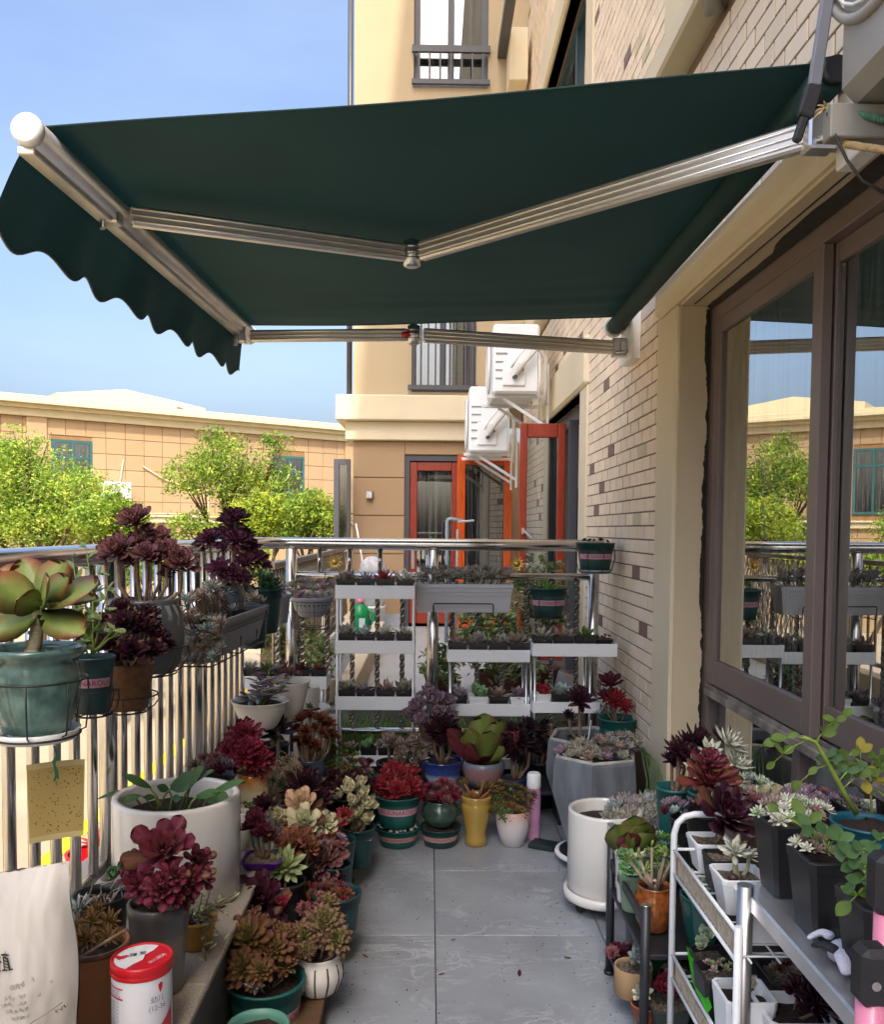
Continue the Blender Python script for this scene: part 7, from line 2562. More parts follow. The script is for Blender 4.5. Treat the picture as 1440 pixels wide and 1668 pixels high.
P = pot('brown rimmed shallow bowl of gravelly sprouts in the black rack', 1100, 1585, 2.62, 58, base=Z2, prof='bowl', m=mat('rust_glaze', c('#7c452a'), .3, coat=.3), gritty=True)
carpet(P, (1098, 1578, 44, 12), 6, 14, 'sed', ('tan', 'ghost'), 3, 0)

# ---------------- white wire rack
WX0, WX1 = .625, .92
WYA, WYB = 2.20, 1.73
wr_ = thing('wire_rack', 'white wire rack with tan mesh sides full of square pots at the right', 'plant rack', (WX0, WYB, 0))
M_mesh = mat('rusty_mesh', c('#b7a084'), .7, var=.22, vscale=60, col2=c('#c8bda8'), bump=.5, bscale=220)
DY = WYA - WYB
TZ = .735
def wt(pts, r=.004, name='wire', m=None):
    return obj(name, MB().tube(pts, r, 8), m or M_whitep, wr_)
for x in (0, WX1 - WX0):
    pass
arcp = [(0, DY, 0), (0, DY, TZ - .05), (.008, DY, TZ - .022), (.025, DY, TZ - .006), (.05, DY, TZ), (WX1 - WX0 - .05, DY, TZ), (WX1 - WX0 - .01, DY, TZ - .02), (WX1 - WX0, DY, TZ - .05), (WX1 - WX0, DY, 0)]
wt(arcp, .0085, 'end_frame')
wt([(0, 0, 0), (0, 0, .66)], .0085, 'end_frame')
wt([(WX1 - WX0, 0, 0), (WX1 - WX0, 0, .66)], .0085, 'end_frame')
for (z0, z1, nm) in ((.585, .645, 'upper'), (.315, .375, 'lower')):
    wt([(0, DY, z1), (0, 0, z1)], .0045); wt([(0, DY, z0), (0, 0, z0)], .0045)
    wt([(WX1 - WX0, DY, z1), (WX1 - WX0, 0, z1)], .0045)
    wt([(0, DY, z0), (WX1 - WX0, DY, z0)], .004); wt([(0, DY, z1), (WX1 - WX0, DY, z1)], .004)
    obj('mesh_side', MB().box(.0025, .005, .012, DY - .03, z0 + .006, z1 - .006), M_mesh, wr_)
    obj('mesh_trim', MB().bar((.0035, DY - .028, z0 + .004), (.0035, DY - .028, z1 - .004), .004, .004), mat('orange_rust', c('#b56a3c'), .8) if nm == 'upper' else bpy.data.materials['orange_rust'], wr_)
    for k in range(9):
        wt([(.005, DY * (k + .5) / 9, z0 + .001), (WX1 - WX0 - .005, DY * (k + .5) / 9, z0 + .001)], .0022)
    for k in range(5):
        wt([((WX1 - WX0) * (k + .5) / 5, .005, z0 - .002), ((WX1 - WX0) * (k + .5) / 5, DY - .005, z0 - .002)], .0022)
SU, SLW = .589, .319
P = square_pot('white square pot with the big blackish red rosette behind the wire rack hoop', 1158, 1365, 2.22, 66, base=SU, m=M_white, taper=.72)
crown(P, [(1186, 1326, 100, -.03, 'aeonbig', 'maroond')], leaves=True, n=36, tilt=.45, mtl=M_leafg)
crown(P, [(1180, 1300, 54, .05, 'aeonbig', 'maroond')], n=24, tilt=.4, lod=2, mtl=M_leafg)
P = square_pot('black square pot squeezed between two white square pots', 1180, 1392, 2.10, 60, base=SU, m=M_black)
P = square_pot('white square pot with a pale ghostly rosette on bare stems, nearest on the rack top', 1204, 1420, 1.98, 78, base=SU, m=M_white, taper=.7)
crown(P, [(1198, 1385, 54, -.02, 'ghost', 'ghost'), (1222, 1392, 34, .02, 'ghost', 'ghost')], lod=2, leaves=True, n=18, smat=mat('pale_stem', c('#a8a884'), .7), srad=.16)
obj('dry_leaf', MB().lathe([(.002, 0), (.011, .004), (.012, .012), (.003, .018)], 10, x=-.02, y=-.02, z=P.zs), mat('plum_bead', c('#4a2828'), .4), P.t)
P = square_pot('empty white square pot behind the steel table post', 1240, 1455, 1.84, 72, base=SU, m=M_white, taper=.7)
# lower shelf
P = square_pot('black pot with two pale green rosettes on the wire rack lower shelf', 1158, 1552, 2.12, 58, base=SLW, m=M_black)
crown(P, [(1150, 1522, 38, .0, 'cup', 'pale'), (1142, 1536, 32, -.03, 'cup', 'pale')], lod=1, stem=False, tilt=.6)
P = square_pot('black pot with one bluish rosette beside the two pale green ones', 1186, 1548, 2.18, 48, base=SLW, m=M_black)
crown(P, [(1181, 1525, 34, .0, 'cup', 'bluegrey')], lod=1, stem=False, tilt=.6)
P = square_pot('black square tray pot of beige gravel and sprouts on the lower shelf', 1176, 1580, 1.96, 78, base=SLW, m=M_black)
carpet(P, (1176, 1572, 56, 22), 9, 16, 'sed', ('tan', 'ghost', 'stripe'), 3, 0)
P = square_pot('stacked white square pot with bark and one pale sprout on the lower shelf', 1212, 1612, 1.84, 84, base=SLW, m=M_white, taper=.8, gritty=False)
crown(P, [(1222, 1605, 28, .0, 'cup', 'ghost')], lod=1, stem=False)
P = square_pot('white square pot with a dark wine rosette at the bottom right', 1290, 1640, 1.80, 108, base=SLW, m=M_white, taper=.8, gritty=False)
crown(P, [(1335, 1630, 84, -.02, 'aeonflat', 'maroond'), (1300, 1612, 50, .05, 'aeonflat', 'maroon')], n=34, lod=2, tilt=.5, mtl=M_leafg)
P = square_pot('black tray with brown grey seedlings in the shade under the steel table', 1290, 1582, 2.02, 96, base=SLW, m=M_black)
carpet(P, (1290, 1574, 76, 18), 9, 20, 'ech', ('tan', 'mauve', 'rust'), 3, 0)
t = obj('green_liner', MB().add([at(1118, 1540, 2.19), at(1126, 1548, 2.17), at(1160, 1640, 1.86), at(1152, 1650, 1.86), at(1128, 1600, 2.02)], [(0, 1, 2, 3, 4)]), mat('lime_plastic_sheet', c('#3fae22'), .4, trans=.3), None)
tag(t, 'bright green plastic sheet tucked inside the wire rack side', 'plastic sheet')

# ---------------- steel table with black pots
M_brs = mat('dull_brushed_steel', (.42, .41, .40), .36, 1.0, var=.12, vscale=18, stretch=(6, 6, .5))
tb = thing('steel_table', 'brushed stainless steel table edge with a round post at the right', 'table', (.655, 1.78, 0))
TH = .705
obj('post', MB().tube([(0, 0, 0), (0, 0, TH + .02)], .0165, 16), M_brs, tb)
obj('post', MB().tube([(0, -1.1, 0), (0, -1.1, TH)], .0165, 16), M_steel, tb)
obj('post', MB().tube([(.36, 0, 0), (.36, 0, TH - .03)], .0165, 16), M_steel, tb)
M_sheet = mat('scratched_steel_sheet', (.78, .78, .79), .30, .85, var=.14, vscale=7, stretch=(6, 1, 1), bump=.06, bscale=60)
obj('top', MB().box(.012, .37, -1.15, .05, TH - .004, TH, .001).box(.008, .0118, -1.15, .05, TH - .032, TH, .001), M_sheet, tb)
M_sq = M_black
P1 = square_pot('tall black square pot of pinkish cream succulents, farthest on the steel table', 1288, 1332, 1.80, 96, base=TH + .001, m=M_sq, taper=.74)
carpet(P1, (1290, 1318, 116, 42), 24, 30, 'ghost', ('ghost', 'pale', 'pinkrose', 'ghost', 'tan'), 3, 1, dY=.07, tilt=.4)
P2 = square_pot('tall black square pot of bark with small tan rosettes, second on the steel table', 1352, 1388, 1.61, 108, base=TH + .001, m=M_sq, taper=.74, gritty=False)
P3 = square_pot('tall black square pot with round green leaves, nearest on the steel table', 1440, 1460, 1.42, 118, base=TH + .001, m=M_sq, taper=.74, gritty=False)
P4 = pot('round teal plastic pot with the long leaning rose stem behind the black pots', 1412, 1338, 1.95, 116, base=TH + .001, prof='gallon', m=mat('teal_plastic', c('#155a6c'), .4, var=.06))

PAL['rose'] = ('#a8b84a', '#5f8a3a', '#77a045', '#93b35a')
PAL['roseb'] = ('#8fa85a', '#4f7d50', '#5c8a58', '#7ca070')
PAL['yell'] = ('#d8d04a', '#c2b43c', '#d0c050', '#ded070')


def branch(P, pts_px, r0, r1, twigs, pal, size, seed, wr=.62):
    g = random.Random(seed)
    o0 = Vector((P.x, P.Y, P.base))
    pts = [at(px, py, Y) - o0 for px, py, Y in pts_px]
    n = len(pts)
    st = obj('stem', MB().tube(pts, [r0 + (r1 - r0) * i / (n - 1) for i in range(n)], 8), M_stemg, P.t)
    for (pi, tx, ty, dY, k, pl) in twigs:
        i = min(n - 2, int(pi)); f = pi - i
        a = pts[i].lerp(pts[i + 1], f); b = at(tx, ty, pts_px[i][2] + dY) - o0
        m_ = a.lerp(b, .5) + Vector((0, 0, .008))
        obj('twig', MB().tube([a, m_, b], [.0018, .0014, .001], 5), M_stemg, st)
        for j in range(k):
            if j == 0:
                q, d = b, (b - m_)
            else:
                t_ = 1 - .26 * ((j + 1) // 2)
                q = m_.lerp(b, max(0, t_ * 2 - 1)) if t_ > .5 else a.lerp(m_, t_ * 2)
                sd = Vector((1 if j % 2 else -1, g.uniform(-.5, .3), g.uniform(-.2, .9)))
                d = sd
            leafobj(st, q, d, size * g.uniform(.75, 1.15), 'oval', wr, pl, (g.uniform(-.5, .5), -.8, g.uniform(.3, 1)), g.uniform(-.1, .2))
    return st


branch(P4, [(1395, 1325, 1.93), (1372, 1285, 1.92), (1350, 1245, 1.91), (1328, 1208, 1.90), (1308, 1200, 1.89)], .0065, .004,
       [(2.0, 1305, 1272, -.03, 2, 'rose'), (3.6, 1270, 1205, 0, 3, 'rose'), (3.5, 1262, 1240, -.02, 3, 'rose'), (3.0, 1372, 1166, .02, 3, 'rose'), (2.9, 1345, 1190, 0, 4, 'rose'), (2.2, 1350, 1240, .03, 4, 'roseb'), (1.3, 1395, 1250, .02, 4, 'roseb'), (1.0, 1410, 1262, .02, 3, 'rose')], 'rose', .034, 5)
branch(P4, [(1420, 1325, 1.97), (1418, 1280, 1.98), (1408, 1252, 1.98), (1395, 1235, 1.97)], .003, .002,
       [(1.0, 1440, 1240, 0, 4, 'rose'), (1.4, 1385, 1262, -.02, 4, 'roseb'), (2.0, 1380, 1245, 0, 3, 'rose'), (2.5, 1402, 1222, 0, 3, 'yell'), (2.2, 1410, 1270, -.03, 3, 'yell'), (2.9, 1378, 1230, 0, 3, 'rose'), (1.2, 1445, 1275, -.03, 4, 'yell'), (1.6, 1432, 1230, .02, 3, 'rose'), (2.4, 1365, 1248, .02, 3, 'rose'), (.8, 1445, 1300, -.04, 2, 'rose')], 'rose', .032, 6)
branch(P2, [(1335, 1385, 1.60), (1352, 1362, 1.58), (1370, 1370, 1.55), (1400, 1410, 1.52), (1425, 1440, 1.48)], .003, .002,
       [(.3, 1320, 1345, 0, 3, 'roseb'), (.8, 1345, 1352, -.02, 3, 'roseb'), (1.6, 1366, 1372, -.03, 3, 'roseb'), (2.4, 1398, 1396, -.02, 4, 'roseb'), (3.2, 1420, 1410, 0, 4, 'roseb'), (3.6, 1405, 1440, -.02, 4, 'rose'), (0.1, 1310, 1330, .03, 2, 'rose'), (0.2, 1270, 1322, .06, 2, 'rose')], 'roseb', .036, 7)
branch(P3, [(1430, 1455, 1.41), (1420, 1425, 1.40), (1412, 1400, 1.40), (1425, 1370, 1.42)], .003, .002,
       [(.6, 1392, 1440, -.02, 4, 'roseb'), (1.0, 1440, 1412, 0, 4, 'roseb'), (1.5, 1395, 1405, 0, 4, 'roseb'), (2.2, 1400, 1385, 0, 3, 'roseb'), (2.8, 1440, 1365, 0, 4, 'roseb'), (.4, 1385, 1468, -.03, 3, 'rose'), (.5, 1440, 1450, -.05, 3, 'roseb')], 'roseb', .034, 8)

carpet(P2, (1335, 1372, 80, 26), 8, 26, 'ghost', ('tan', 'ghost', 'stripe'), 3, 1, dY=.04, tilt=.4)
# gloves on the table
gl = thing('work_gloves', 'crumpled pair of black and white work gloves on the steel table', 'gloves', (at(1385, 1560, 1.47).x, 1.47, TH))
def lump(pts, rs, m, name):
    me = bpy.data.meshes.new(name)
    me.from_pydata(pts, [(i, i + 1) for i in range(len(pts) - 1)], [])
    o = link(name, me, m, gl)
    md = o.modifiers.new('s', 'SKIN')
    for v, r_ in zip(me.skin_vertices[0].data, rs):
        v.radius = (r_, r_ * .6)
    me.skin_vertices[0].data[0].use_root = True
    o.modifiers.new('b', 'SUBSURF').levels = 2
    dg = bpy.context.evaluated_depsgraph_get()
    me2 = bpy.data.meshes.new_from_object(o.evaluated_get(dg))
    o.modifiers.clear(); o.data = me2
    for p_ in me2.polygons: p_.use_smooth = True
    if not len(me2.materials): me2.materials.append(m)
    return o
M_gw = mat('white_knit', c('#c6c8d6'), .95, var=.08, vscale=60, bump=.8, bscale=300)
M_gb = mat('black_coated_knit', (.012, .013, .018), .7, var=.3, vscale=60, bump=.8, bscale=200)
lump([(.04, -.04, .014), (.02, -.01, .020), (0, .02, .022), (-.02, .04, .018)], [.026, .034, .036, .028], M_gw, 'palm')
lump([(-.03, -.02, .040), (-.045, .0, .044), (-.055, .025, .030)], [.013, .011, .008], M_gb, 'finger')
lump([(-.01, .045, .034), (-.02, .065, .036), (-.045, .07, .020)], [.013, .011, .008], M_gw, 'finger')
lump([(.01, .05, .030), (.01, .075, .032), (.0, .09, .015)], [.013, .011, .008], M_gb, 'finger')
lump([(-.02, -.01, .036), (-.03, -.035, .036), (-.03, -.055, .016)], [.016, .014, .010], M_gw, 'finger')
lump([(0, .0, .050), (-.012, -.03, .046), (-.01, -.06, .018)], [.014, .013, .009], M_gb, 'finger')
lump([(.02, -.02, .034), (.02, -.04, .030), (.015, -.055, .016)], [.013, .012, .010], M_gw, 'cuff')
lump([(.02, .03, .034), (.045, .01, .034), (.06, -.02, .02)], [.014, .014, .012], M_gw, 'cuff')

# pink tube frame with black cap, nearest right
pk_ = thing('pink_trolley_handle', 'pink tubular trolley frame with a black plastic corner cap at the lower right', 'trolley', (at(1420, 1600, 1.22).x, 1.22, 0))
M_pinkp = mat('pink_painted_tube', c('#d67f9d'), .35, var=.04, coat=.3)
zc = at(1412, 1538, 1.22).z
obj('upright', MB().tube([(0, 0, 0), (0, 0, zc - .06)], .021, 16), M_pinkp, pk_)
obj('upright', MB().tube([(.048, .06, 0), (.048, .06, zc + .02)], .016, 16), M_pinkp, pk_)
cp = MB().box(-.0235, .0235, -.024, .024, zc - .085, zc, .010)
obj('cap', cp, mat('black_cap_plastic', (.016, .016, .018), .5, bump=.2, bscale=200), pk_)
obj('screw', MB().tube([(-.006, -.0245, zc - .048), (-.006, -.0262, zc - .048)], .0065, 12), M_alus, pk_)
obj('cap', MB().box(.026, .074, .04, .085, zc + .021, zc + .11, .010), bpy.data.materials['black_cap_plastic'], pk_)

# ---------------- plants between rack and window
sh = thing('plank_shelf', 'dark plank shelf under the plants in front of the window', 'shelf', (.91, 2.75, 0))
obj('board', MB().box(-.11, .12, -.52, .30, .345, .365, .003), M_blackm, sh)
for yy in (-.48, .27):
    obj('trestle', MB().box(-.10, .11, yy - .015, yy + .015, 0, .3445, .003), M_blackm, sh)
SZ = .366
P = pot('green plastic pot with dark rosettes nearest the cream window surround', 1098, 1280, 2.95, 60, base=SZ, prof='gallon', m=M_green)
crown(P, [(1108, 1222, 54, -.02), (1140, 1205, 62, .03), (1130, 1232, 44, -.05), (1170, 1196, 34, .05), (1095, 1235, 36, .02), (1120, 1205, 40, .06)], 'agave', 'maroond', n=34, lod=1, srad=.12)
P = pot('teal plastic pot with frosty white rosettes by the window glass', 1150, 1288, 2.80, 60, base=SZ, prof='gallon', m=M_green)
crown(P, [(1192, 1208, 62, .02), (1158, 1222, 44, -.02), (1140, 1248, 48, -.05), (1208, 1245, 54, .0), (1170, 1240, 36, -.04), (1185, 1262, 44, -.05), (1212, 1262, 36, .04)], 'ghost', 'ghost', leaves=True, n=20, srad=.12, smat=bpy.data.materials['pale_stem'])
P = pot('black pot with a flaring wine and bronze rosette above the wire rack', 1150, 1320, 2.55, 62, base=SZ, prof='gallon', m=M_black)
PAL['bronze'] = ('#a82c48', '#8a3040', '#7a4434', '#a8684a')
crown(P, [(1158, 1268, 96, -.02, 'aeonflat', 'bronze')], leaves=True, n=42, tilt=.35, mtl=M_leafg, srad=.06)
crown(P, [(1155, 1240, 56, .0, 'aeonbig', 'wine')], n=20, lod=2, tilt=.3, mtl=M_leafg, stem=False)
P = pot('grey pot with pinkish rosettes beside the white cylinder planter', 1118, 1330, 2.75, 54, base=SZ, prof='gallon', m=M_black)
carpet(P, (1112, 1316, 62, 26), 9, 24, 'ech', ('bluegrey', 'maroon', 'mauve', 'grey'), 3, 1, dY=.04)
P = pot('beige wavy rimmed pot with a cluster of pale rosettes under the window', 1238, 1290, 2.58, 92, base=SZ, prof='bowl', m=mat('beige_ceramic', c('#b5a488'), .5), flute=lambda q, h: .05 * math.sin(q * 6) if h > .08 else 0)
carpet(P, (1225, 1278, 76, 26), 9, 30, 'ghost', ('bluegrey', 'ghost', 'pale'), 3, 1, dY=.05)
PAL['waxy'] = ('#c9cba8', '#b5b690', '#c2b894', '#d0c4a0')
P = square_pot('brown square pot with broad waxy beige green leaves and pink rosettes', 1268, 1306, 2.32, 100, base=SZ, m=mat('brown_plastic', c('#4a3a30'), .5))
for (tx, ty, wr) in ((1242, 1284, .9), (1262, 1282, .95), (1280, 1292, .9), (1250, 1298, .8)):
    a = Vector((0, 0, P.zs)); b = at(tx, ty, 2.30) - P.t.location
    leafobj(P.t, b - (b - a).normalized() * .03, b - a, .045, 'round', wr, 'waxy', (random.Random(tx).uniform(-.3, .3), -1, .4), .12, True, M_leaf, .06)
carpet(P, (1270, 1296, 110, 26), 14, 28, 'ech', ('pinkrose', 'mauve', 'ghost', 'tan'), 3, 1, dY=.06)
P = square_pot('black square pot of dusky mauve rosettes against the lower window pane', 1330, 1312, 2.20, 90, base=SZ + .06, m=M_black)
carpet(P, (1332, 1298, 120, 26), 15, 27, 'ech', ('mauve', 'mauve', 'tan', 'pinkrose'), 3, 1, dY=.05)

# ================================================================== BEYOND THE FAR RAILING
BUSH = [(.18, .27, .09), (.26, .34, .13), (.34, .36, .18), (.13, .20, .07)]
M_dpot = mat('dark_clay', c('#5a3226'), .8)
def terrace_bush(label, px, py0, py1, wpx, Y, n, seed, size=.035, pal=BUSH, potm=None, pw=.10, z0=LEDGE):
    b = at(px, (py0 + py1) / 2, Y)
    t = thing('potted_bush', label, 'potted bush', (b.x, Y, z0), 'potted bushes on the next terrace')
    s = mpp(Y)
    zc_, hh = b.z - z0, (py1 - py0) * s / 2
    rx = wpx * s / 2
    link('foliage', bushmesh([(0, 0, zc_, rx * .75, .18, hh * .8), (-rx * .4, 0, zc_ + hh * .3, rx * .5, .15, hh * .5), (rx * .45, .02, zc_ - hh * .2, rx * .5, .15, hh * .6), (rx * .2, 0, zc_ + hh * .5, rx * .4, .12, hh * .4)], n, size, pal, seed), M_thin, t)
    obj('pot', MB().lathe(prof_taper(pw, .16), 24), potm or M_dpot, t)
    mb = MB()
    g = random.Random(seed)
    for k in range(7):
        mb.tube([(0, 0, .22), (g.uniform(-.4, .4) * rx, g.uniform(-.05, .05), zc_ * .6 + .1), (g.uniform(-.9, .9) * rx, g.uniform(-.1, .1), zc_ + g.uniform(-.3, .7) * hh)], [.012, .008, .004], 5)
    obj('stem', mb, M_bark, t)
    return t
terrace_bush('leafy jade bush in a clay pot behind the middle rack', 800, 970, 1120, 150, 5.9, 1700, 1, .028)
terrace_bush('tall variegated bush behind the right rack beside the open red window', 880, 895, 1060, 120, 6.1, 1500, 2, .026, [(.30, .32, .18), (.18, .24, .10), (.36, .36, .22), (.12, .17, .06)], pw=.14)
terrace_bush('low dark bush in a terracotta bowl seen between the racks', 840, 1040, 1150, 130, 5.6, 1100, 3, .026)
terrace_bush('airy green bush behind the hanging slotted pot', 465, 985, 1100, 130, 5.7, 1600, 4, .024, [(.22, .27, .11), (.32, .34, .16), (.16, .20, .08)], M_cerw)
terrace_bush('twiggy green bush between the corner rack and the ladder rack', 520, 1025, 1115, 70, 5.6, 700, 5, .024, BUSH, M_cerw, .12)
terrace_bush('trailing green shrub left of the rosettes in the pale trough', 718, 1040, 1150, 80, 5.6, 800, 6, .026)
terrace_bush('wispy green shrub by the terrace railing near the handrail corner', 470, 920, 955, 90, 5.8, 300, 7, .024, BUSH, M_terra, .1)
# strap leaved ground cover in the planting bed
g = np.random.default_rng(8)
V, F, C = [], [], []
for k in range(1600):
    x0, y0 = g.uniform(-.62, .62), g.uniform(4.98, 5.36)
    az = g.uniform(0, 6.28); ln = g.uniform(.20, .36); w_ = g.uniform(.004, .007)
    lean = g.uniform(.3, .9)
    d = np.array([math.cos(az), math.sin(az) * .6])
    nn = len(V)
    for i in range(5):
        t_ = i / 4
        q = np.array([x0 + d[0] * ln * lean * t_ ** 1.5, y0 + d[1] * ln * lean * t_ ** 1.5, .10 + ln * (t_ - .55 * lean * t_ ** 2.4)])
        wv = w_ * (1 - t_ ** 2) + .0008
        V += [q + np.array([-d[1] * wv, d[0] * wv, 0]), q - np.array([-d[1] * wv, d[0] * wv, 0])]
        if i:
            F.append((nn + 2 * i - 2, nn + 2 * i - 1, nn + 2 * i + 1, nn + 2 * i))
    col = np.array([.17, .30, .07]) if g.random() < .75 else np.array([.42, .46, .20])
    C += [col * g.uniform(.7, 1.3)] * 10
o = link('ground_cover', quadmesh('ground_cover', np.array(V), np.array(F), np.array(C)), M_thin)
o['kind'] = 'stuff'
tag(o, 'strappy green and cream ground cover in the bed behind the far railing', 'ground cover')
# detergent bottle, buckets
p = at(586, 1030, 9.0)
t = thing('detergent_bottle', 'green detergent bottle with a pink cap on the next terrace', 'bottle', (p.x, 9.0, LEDGE))
obj('body', MB().lathe([(.085, 0), (.10, .02), (.10, .22), (.085, .30), (.04, .34)], 20), mat('detergent_green', c('#0c8a52'), .35), t)
obj('cap', MB().lathe([(.042, .34), (.042, .39), (.03, .395)], 16, cap1=True), M_pinkp, t)
obj('grip', MB().tube([(.07, -.02, .29), (.14, -.02, .24), (.13, -.02, .10), (.085, -.03, .06)], .018, 8), bpy.data.materials['detergent_green'], t)
obj('label', MB().box(.0, .06, -.104, -.100, .08, .2), mat('detergent_label', c('#c7d6e2'), .5), t)
p = at(604, 1030, 9.3)
for k, (nm, lab) in enumerate((('bucket', 'white plastic bucket behind the green detergent bottle'), ('bucket', 'upper white bucket stacked on the one behind the green bottle'))):
    t = thing('bucket', lab, 'bucket', (p.x + .0, 9.3, LEDGE + k * .30), 'white buckets on the next terrace')
    obj('body', MB().lathe([(.13, 0), (.15, .27), (.157, .275), (.157, .298), (.14, .298)], 24), M_white, t)
    obj('label', MB().box(-.05, .06, -.151, -.146, .1, .16), mat('blue_label_%d' % k, c('#2c4a9a'), .5), t)
# mop bag with cloth
t = thing('cloth_bundle', 'bundle of white floor cloths on the stacked buckets', 'cloth', (p.x + .02, 9.3, LEDGE + .605))
V = []
mb = MB().lathe([(.12, 0), (.15, .06), (.13, .14), (.06, .2), (.0005, .21)], 22, flute=lambda q, h: .18 * math.sin(q * 5 + h * 30) * math.sin(q * 3))
obj('cloth', mb, mat('floor_cloth', c('#b8b8ba'), .95, var=.2, vscale=20), t)
obj('mop_pole', MB().tube([(-.05, 0, -.2), (-.18, 0, .55)], .009, 8), M_white, t)
# standpipe
p = at(727, 1030, 8.6)
t = thing('standpipe', 'grey plastic standpipe with a bent tap arm in front of the orange door', 'water pipe', (p.x, 8.6, LEDGE))
zt = at(727, 845, 8.6).z - LEDGE
obj('pipe', MB().tube([(0, 0, 0), (0, 0, zt - .03), (.008, 0, zt - .008), (.03, 0, zt), (.16, 0, zt - .02)], .018, 12), mat('grey_pvc', c('#8f9aa2'), .45), t)
obj('pipe', MB().tube([(.09, 0, 0), (.10, 0, zt - .1)], .012, 12), M_trough, t)
obj('tap', MB().bar((.10, -.02, zt - .03), (.26, -.02, zt - .015), .02, .02, bev=.004), M_alus, t)

# air conditioners on the wall by the wing
def big_ac(label, px0, px1, py0, py1, Y):
    p0_, p1_ = at(px0, py1, Y), at(px1, py0, Y)
    W, H = .80, p1_.z - p0_.z
    D = p1_.x - p0_.x
    t = ac_unit('air_conditioner', label, ((p0_.x + p1_.x) / 2, Y + W / 2, p0_.z), -math.pi / 2, (W, D, H), 'outdoor air conditioning units')
    # pipes and valves on the near side (local +x faces the viewer)
    for k in range(2):
        obj('valve', MB().tube([(W / 2 + .02, -.02 + .05 * k, H * .22 + .06 * k), (W / 2 + .07, -.01 + .05 * k, H * .22 + .06 * k)], .016, 10), M_dgrey, t)
    pts = [(W / 2 + .06, 0, H * .25), (W / 2 + .09, .05, H * .4), (W / 2 + .08, D * .42, H * .62), (W / 2 + .05, D * .60, H * .5), (W / 2 + .03, D * .62, H * .1), (W / 2, D * .62, -.1)]
    obj('pipe', MB().tube(pts, .02, 8), mat('pipe_lagging_' + label.split()[0], c('#cfcbbd'), .8), t)
    obj('pipe', MB().tube([(x + .02, y - .05, z + .05) for x, y, z in pts], .010, 8), M_white, t)
    for k in range(5):
        obj('fin', MB().box(W / 2 + .001, W / 2 + .006, -D * .45, -D * .2, H * (.2 + .12 * k), H * (.22 + .12 * k)), M_trough, t)
    for xx in (-W * .36, W * .36):
        b = MB()
        b.bar((xx, -D * .62, -.015), (xx, D * .72, -.015), .035, .028).bar((xx, -D * .25, -.03), (xx, D * .70, -.26), .03, .025)
        b.box(xx - .018, xx + .018, D * .70, D * .745, -.34, .25)
        obj('wall_bracket', b, M_whitep, t)
    return t
big_ac('lower white outdoor unit on a bracket over the orange door', 764, 830, 630, 736, 8.75)
big_ac('higher white outdoor unit just under the far awning arm', 803, 880, 528, 640, 7.3)

# near top right: outdoor unit seen from below with ropes and cables
p = at(1420, 120, 1.95)
t = thing('air_conditioner', 'large grey white outdoor unit on a bracket at the top right corner seen from below', 'air conditioner', (XW - .02, 1.55, 2.35), 'outdoor air conditioning units')
M_acb = mat('aged_white_casing', c('#8f8d86'), .5, var=.12, vscale=4)
obj('casing', MB().box(-.16, .012, -.38, .38, 0, .58, .03), M_acb, t)
g_ = MB()
for k in range(1, 6):
    g_.tube([(-.165 - .004, .2 + .042 * k * math.cos(q), .36 + .042 * k * math.sin(q)) for q in [i * math.pi / 14 for i in range(28)]], .004, 5, closed=True)
obj('fan_grille', g_, M_whitep, t)
obj('grille_ring', MB().tube([(-.163, .2 + .235 * math.cos(q), .36 + .235 * math.sin(q)) for q in [i * math.pi / 18 for i in range(36)]], .012, 8, closed=True), M_acb, t)
for _y in (.33, -.33):
    obj('bracket', MB().box(-.19, .017, _y, _y + .04, -.075, -.005, .003), M_acb, t)
st_ = thing('steel_strut', 'dark grey strut with a black lower end hanging beside the top right outdoor unit', 'strut', (0, 0, 0))
a_, b_, c_ = at(1352, -30, 1.93), at(1326, 142, 1.93), at(1297, 232, 1.93)
st_.location = b_
obj('bar', MB().bar(a_ - b_, (0, 0, 0), .026, .016, up=(0, 1, 0), bev=.003), mat('grey_plastic_bar', c('#6f737c'), .4), st_)
obj('black_end', MB().bar((0, 0, -.0), (b_.lerp(c_, .55)) - b_, .034, .022, up=(0, 1, 0), bev=.004).bar((b_.lerp(c_, .55)) - b_, c_ - b_, .018, .018, up=(0, 1, 0), bev=.004), M_black, st_)
rp_ = thing('green_rope', 'green twisted rope knotted to the top right bracket', 'rope', at(1345, 178, 1.92))
def rope(t, pts, r, m, turns=26, name='strand'):
    o0 = t.location
    P_ = [Vector(p_) - o0 for p_ in pts]
    N_ = 90
    for s_ in range(3):
        out = []
        for i in range(N_ + 1):
            f = i / N_ * (len(P_) - 1); k = min(len(P_) - 2, int(f)); q = P_[k].lerp(P_[k + 1], f - k)
            a = i / N_ * turns * 2 * math.pi / 3 + s_ * 2 * math.pi / 3
            out.append(q + Vector((0, math.cos(a), math.sin(a))) * r * .55)
        obj(name, MB().tube(out, r * .55, 5), m, t)
M_ropeg = mat('green_rope_fibre', c('#4e7a62'), .8, var=.25, vscale=80)
M_ropet = mat('tan_rope_fibre', c('#b9a178'), .9, var=.25, vscale=80)
rope(rp_, [at(1345, 178, 1.92), at(1375, 182, 1.90), at(1410, 190, 1.88), at(1460, 200, 1.86)], .008, M_ropeg)
kn = MB()
gg = random.Random(3)
for k in range(16):
    d = Vector((gg.uniform(-1, .4), gg.uniform(-1, .2), gg.uniform(-1, .6)))
    kn.tube([d * .002, d * .014, d * .026 + Vector((0, 0, -.006))], [.0035, .0025, .001], 5)
obj('frayed_knot', kn, M_ropet, rp_)
rp2 = thing('tan_rope', 'tan twisted rope under the top right bracket', 'rope', at(1375, 235, 1.90))
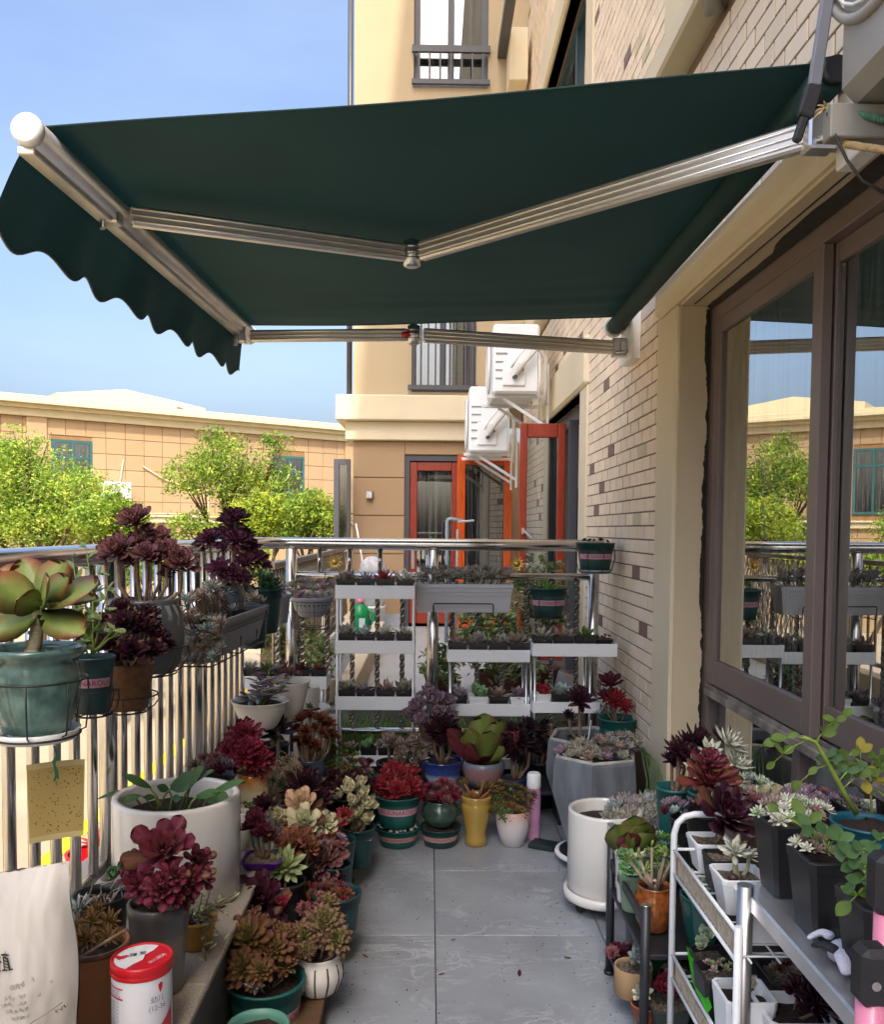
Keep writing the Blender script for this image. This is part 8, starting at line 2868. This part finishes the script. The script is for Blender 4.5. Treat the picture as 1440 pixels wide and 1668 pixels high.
rope(rp2, [at(1375, 235, 1.90), at(1405, 240, 1.88), at(1460, 248, 1.85)], .008, M_ropet)
cb = thing('black_cable', 'thin black cable looping down in front of the window top', 'cable', at(1348, 185, 1.90))
o0 = cb.location
obj('cable', MB().tube([at(1348, 185, 1.90) - o0, at(1362, 225, 1.88) - o0, at(1380, 262, 1.88) - o0, at(1405, 295, 1.87) - o0, at(1460, 325, 1.86) - o0], .0035, 6), M_wire, cb)
# pipe along the wall under the upper sill
t = thing('drain_pipe', 'beige plastic pipe along the wall under the upper window sill', 'pipe', (.985, 3.25, 3.36))
obj('pipe', MB().tube([(.02, 0, -.06), (0, -.03, -.01), (0, -.07, 0), (0, -1.2, .05)], .035, 12), M_acb, t)
obj('clip', MB().box(-.04, .052, -.52, -.49, -.03, .06, .004), M_dgrey, t)

# ---------------- litter on the floor
g = random.Random(91)
cr = MB()
for k in range(420):
    x, y = g.uniform(-.30, .62), 2.0 + 2.0 * g.random() ** .8
    if k % 3 == 0:
        x = -.30 + abs(g.gauss(0, .06)) if k % 2 else .60 - abs(g.gauss(0, .06))
    s_ = g.uniform(.0008, .0026)
    Mx = Matrix.Translation((x, y, s_ * .5)) @ Matrix.Rotation(g.uniform(0, 6), 4, 'Z')
    cr.box(-s_, s_, -s_ * .6, s_ * .6, -s_ * .4, s_ * .6, s_ * .3, Mx)
o = obj('soil_crumbs', cr, M_soil)
o['kind'] = 'stuff'
tag(o, 'scattered crumbs of potting soil on the grey floor tiles', 'soil crumbs')
PAL['dead'] = ('#a8835a', '#9a7048', '#8a5f3c', '#b0906a')
for k, (px, py, pl, lab) in enumerate(((714, 1588, 'dead', 'dry curled brown leaf on the floor joint'), (846, 1590, 'maroon', 'small wine red petal on the right floor tile'), (762, 1500, 'ghost', 'small pale petal in the middle of the passage'), (742, 1530, 'dead', 'tan leaf scrap beside the cross joint'), (600, 1560, 'dead', 'brown leaf scrap near the striped white pot'), (790, 1418, 'ghost', 'pale speck of leaf near the yellow vase'), (930, 1560, 'dead', 'brown leaf scrap by the black rack foot'))):
    d_ = _f * FPX + _r * (px - PPX) - _u * (py - PPY)
    q = CAMP + d_ * (-CAM_H / d_.z)
    V0, Q, T, E = leaf_template('oval', .45, .06, .25, False)
    ln = g.uniform(.018, .030)
    me = quadmesh('fallen_leaf', V0 * ln, Q, leaf_cols(T, E, .6, pl))
    o = link('fallen_leaf', me, M_thin, None, (q.x, q.y, .002))
    o.rotation_euler = (0, 0, g.uniform(0, 6))
    tag(o, lab, 'fallen leaf')
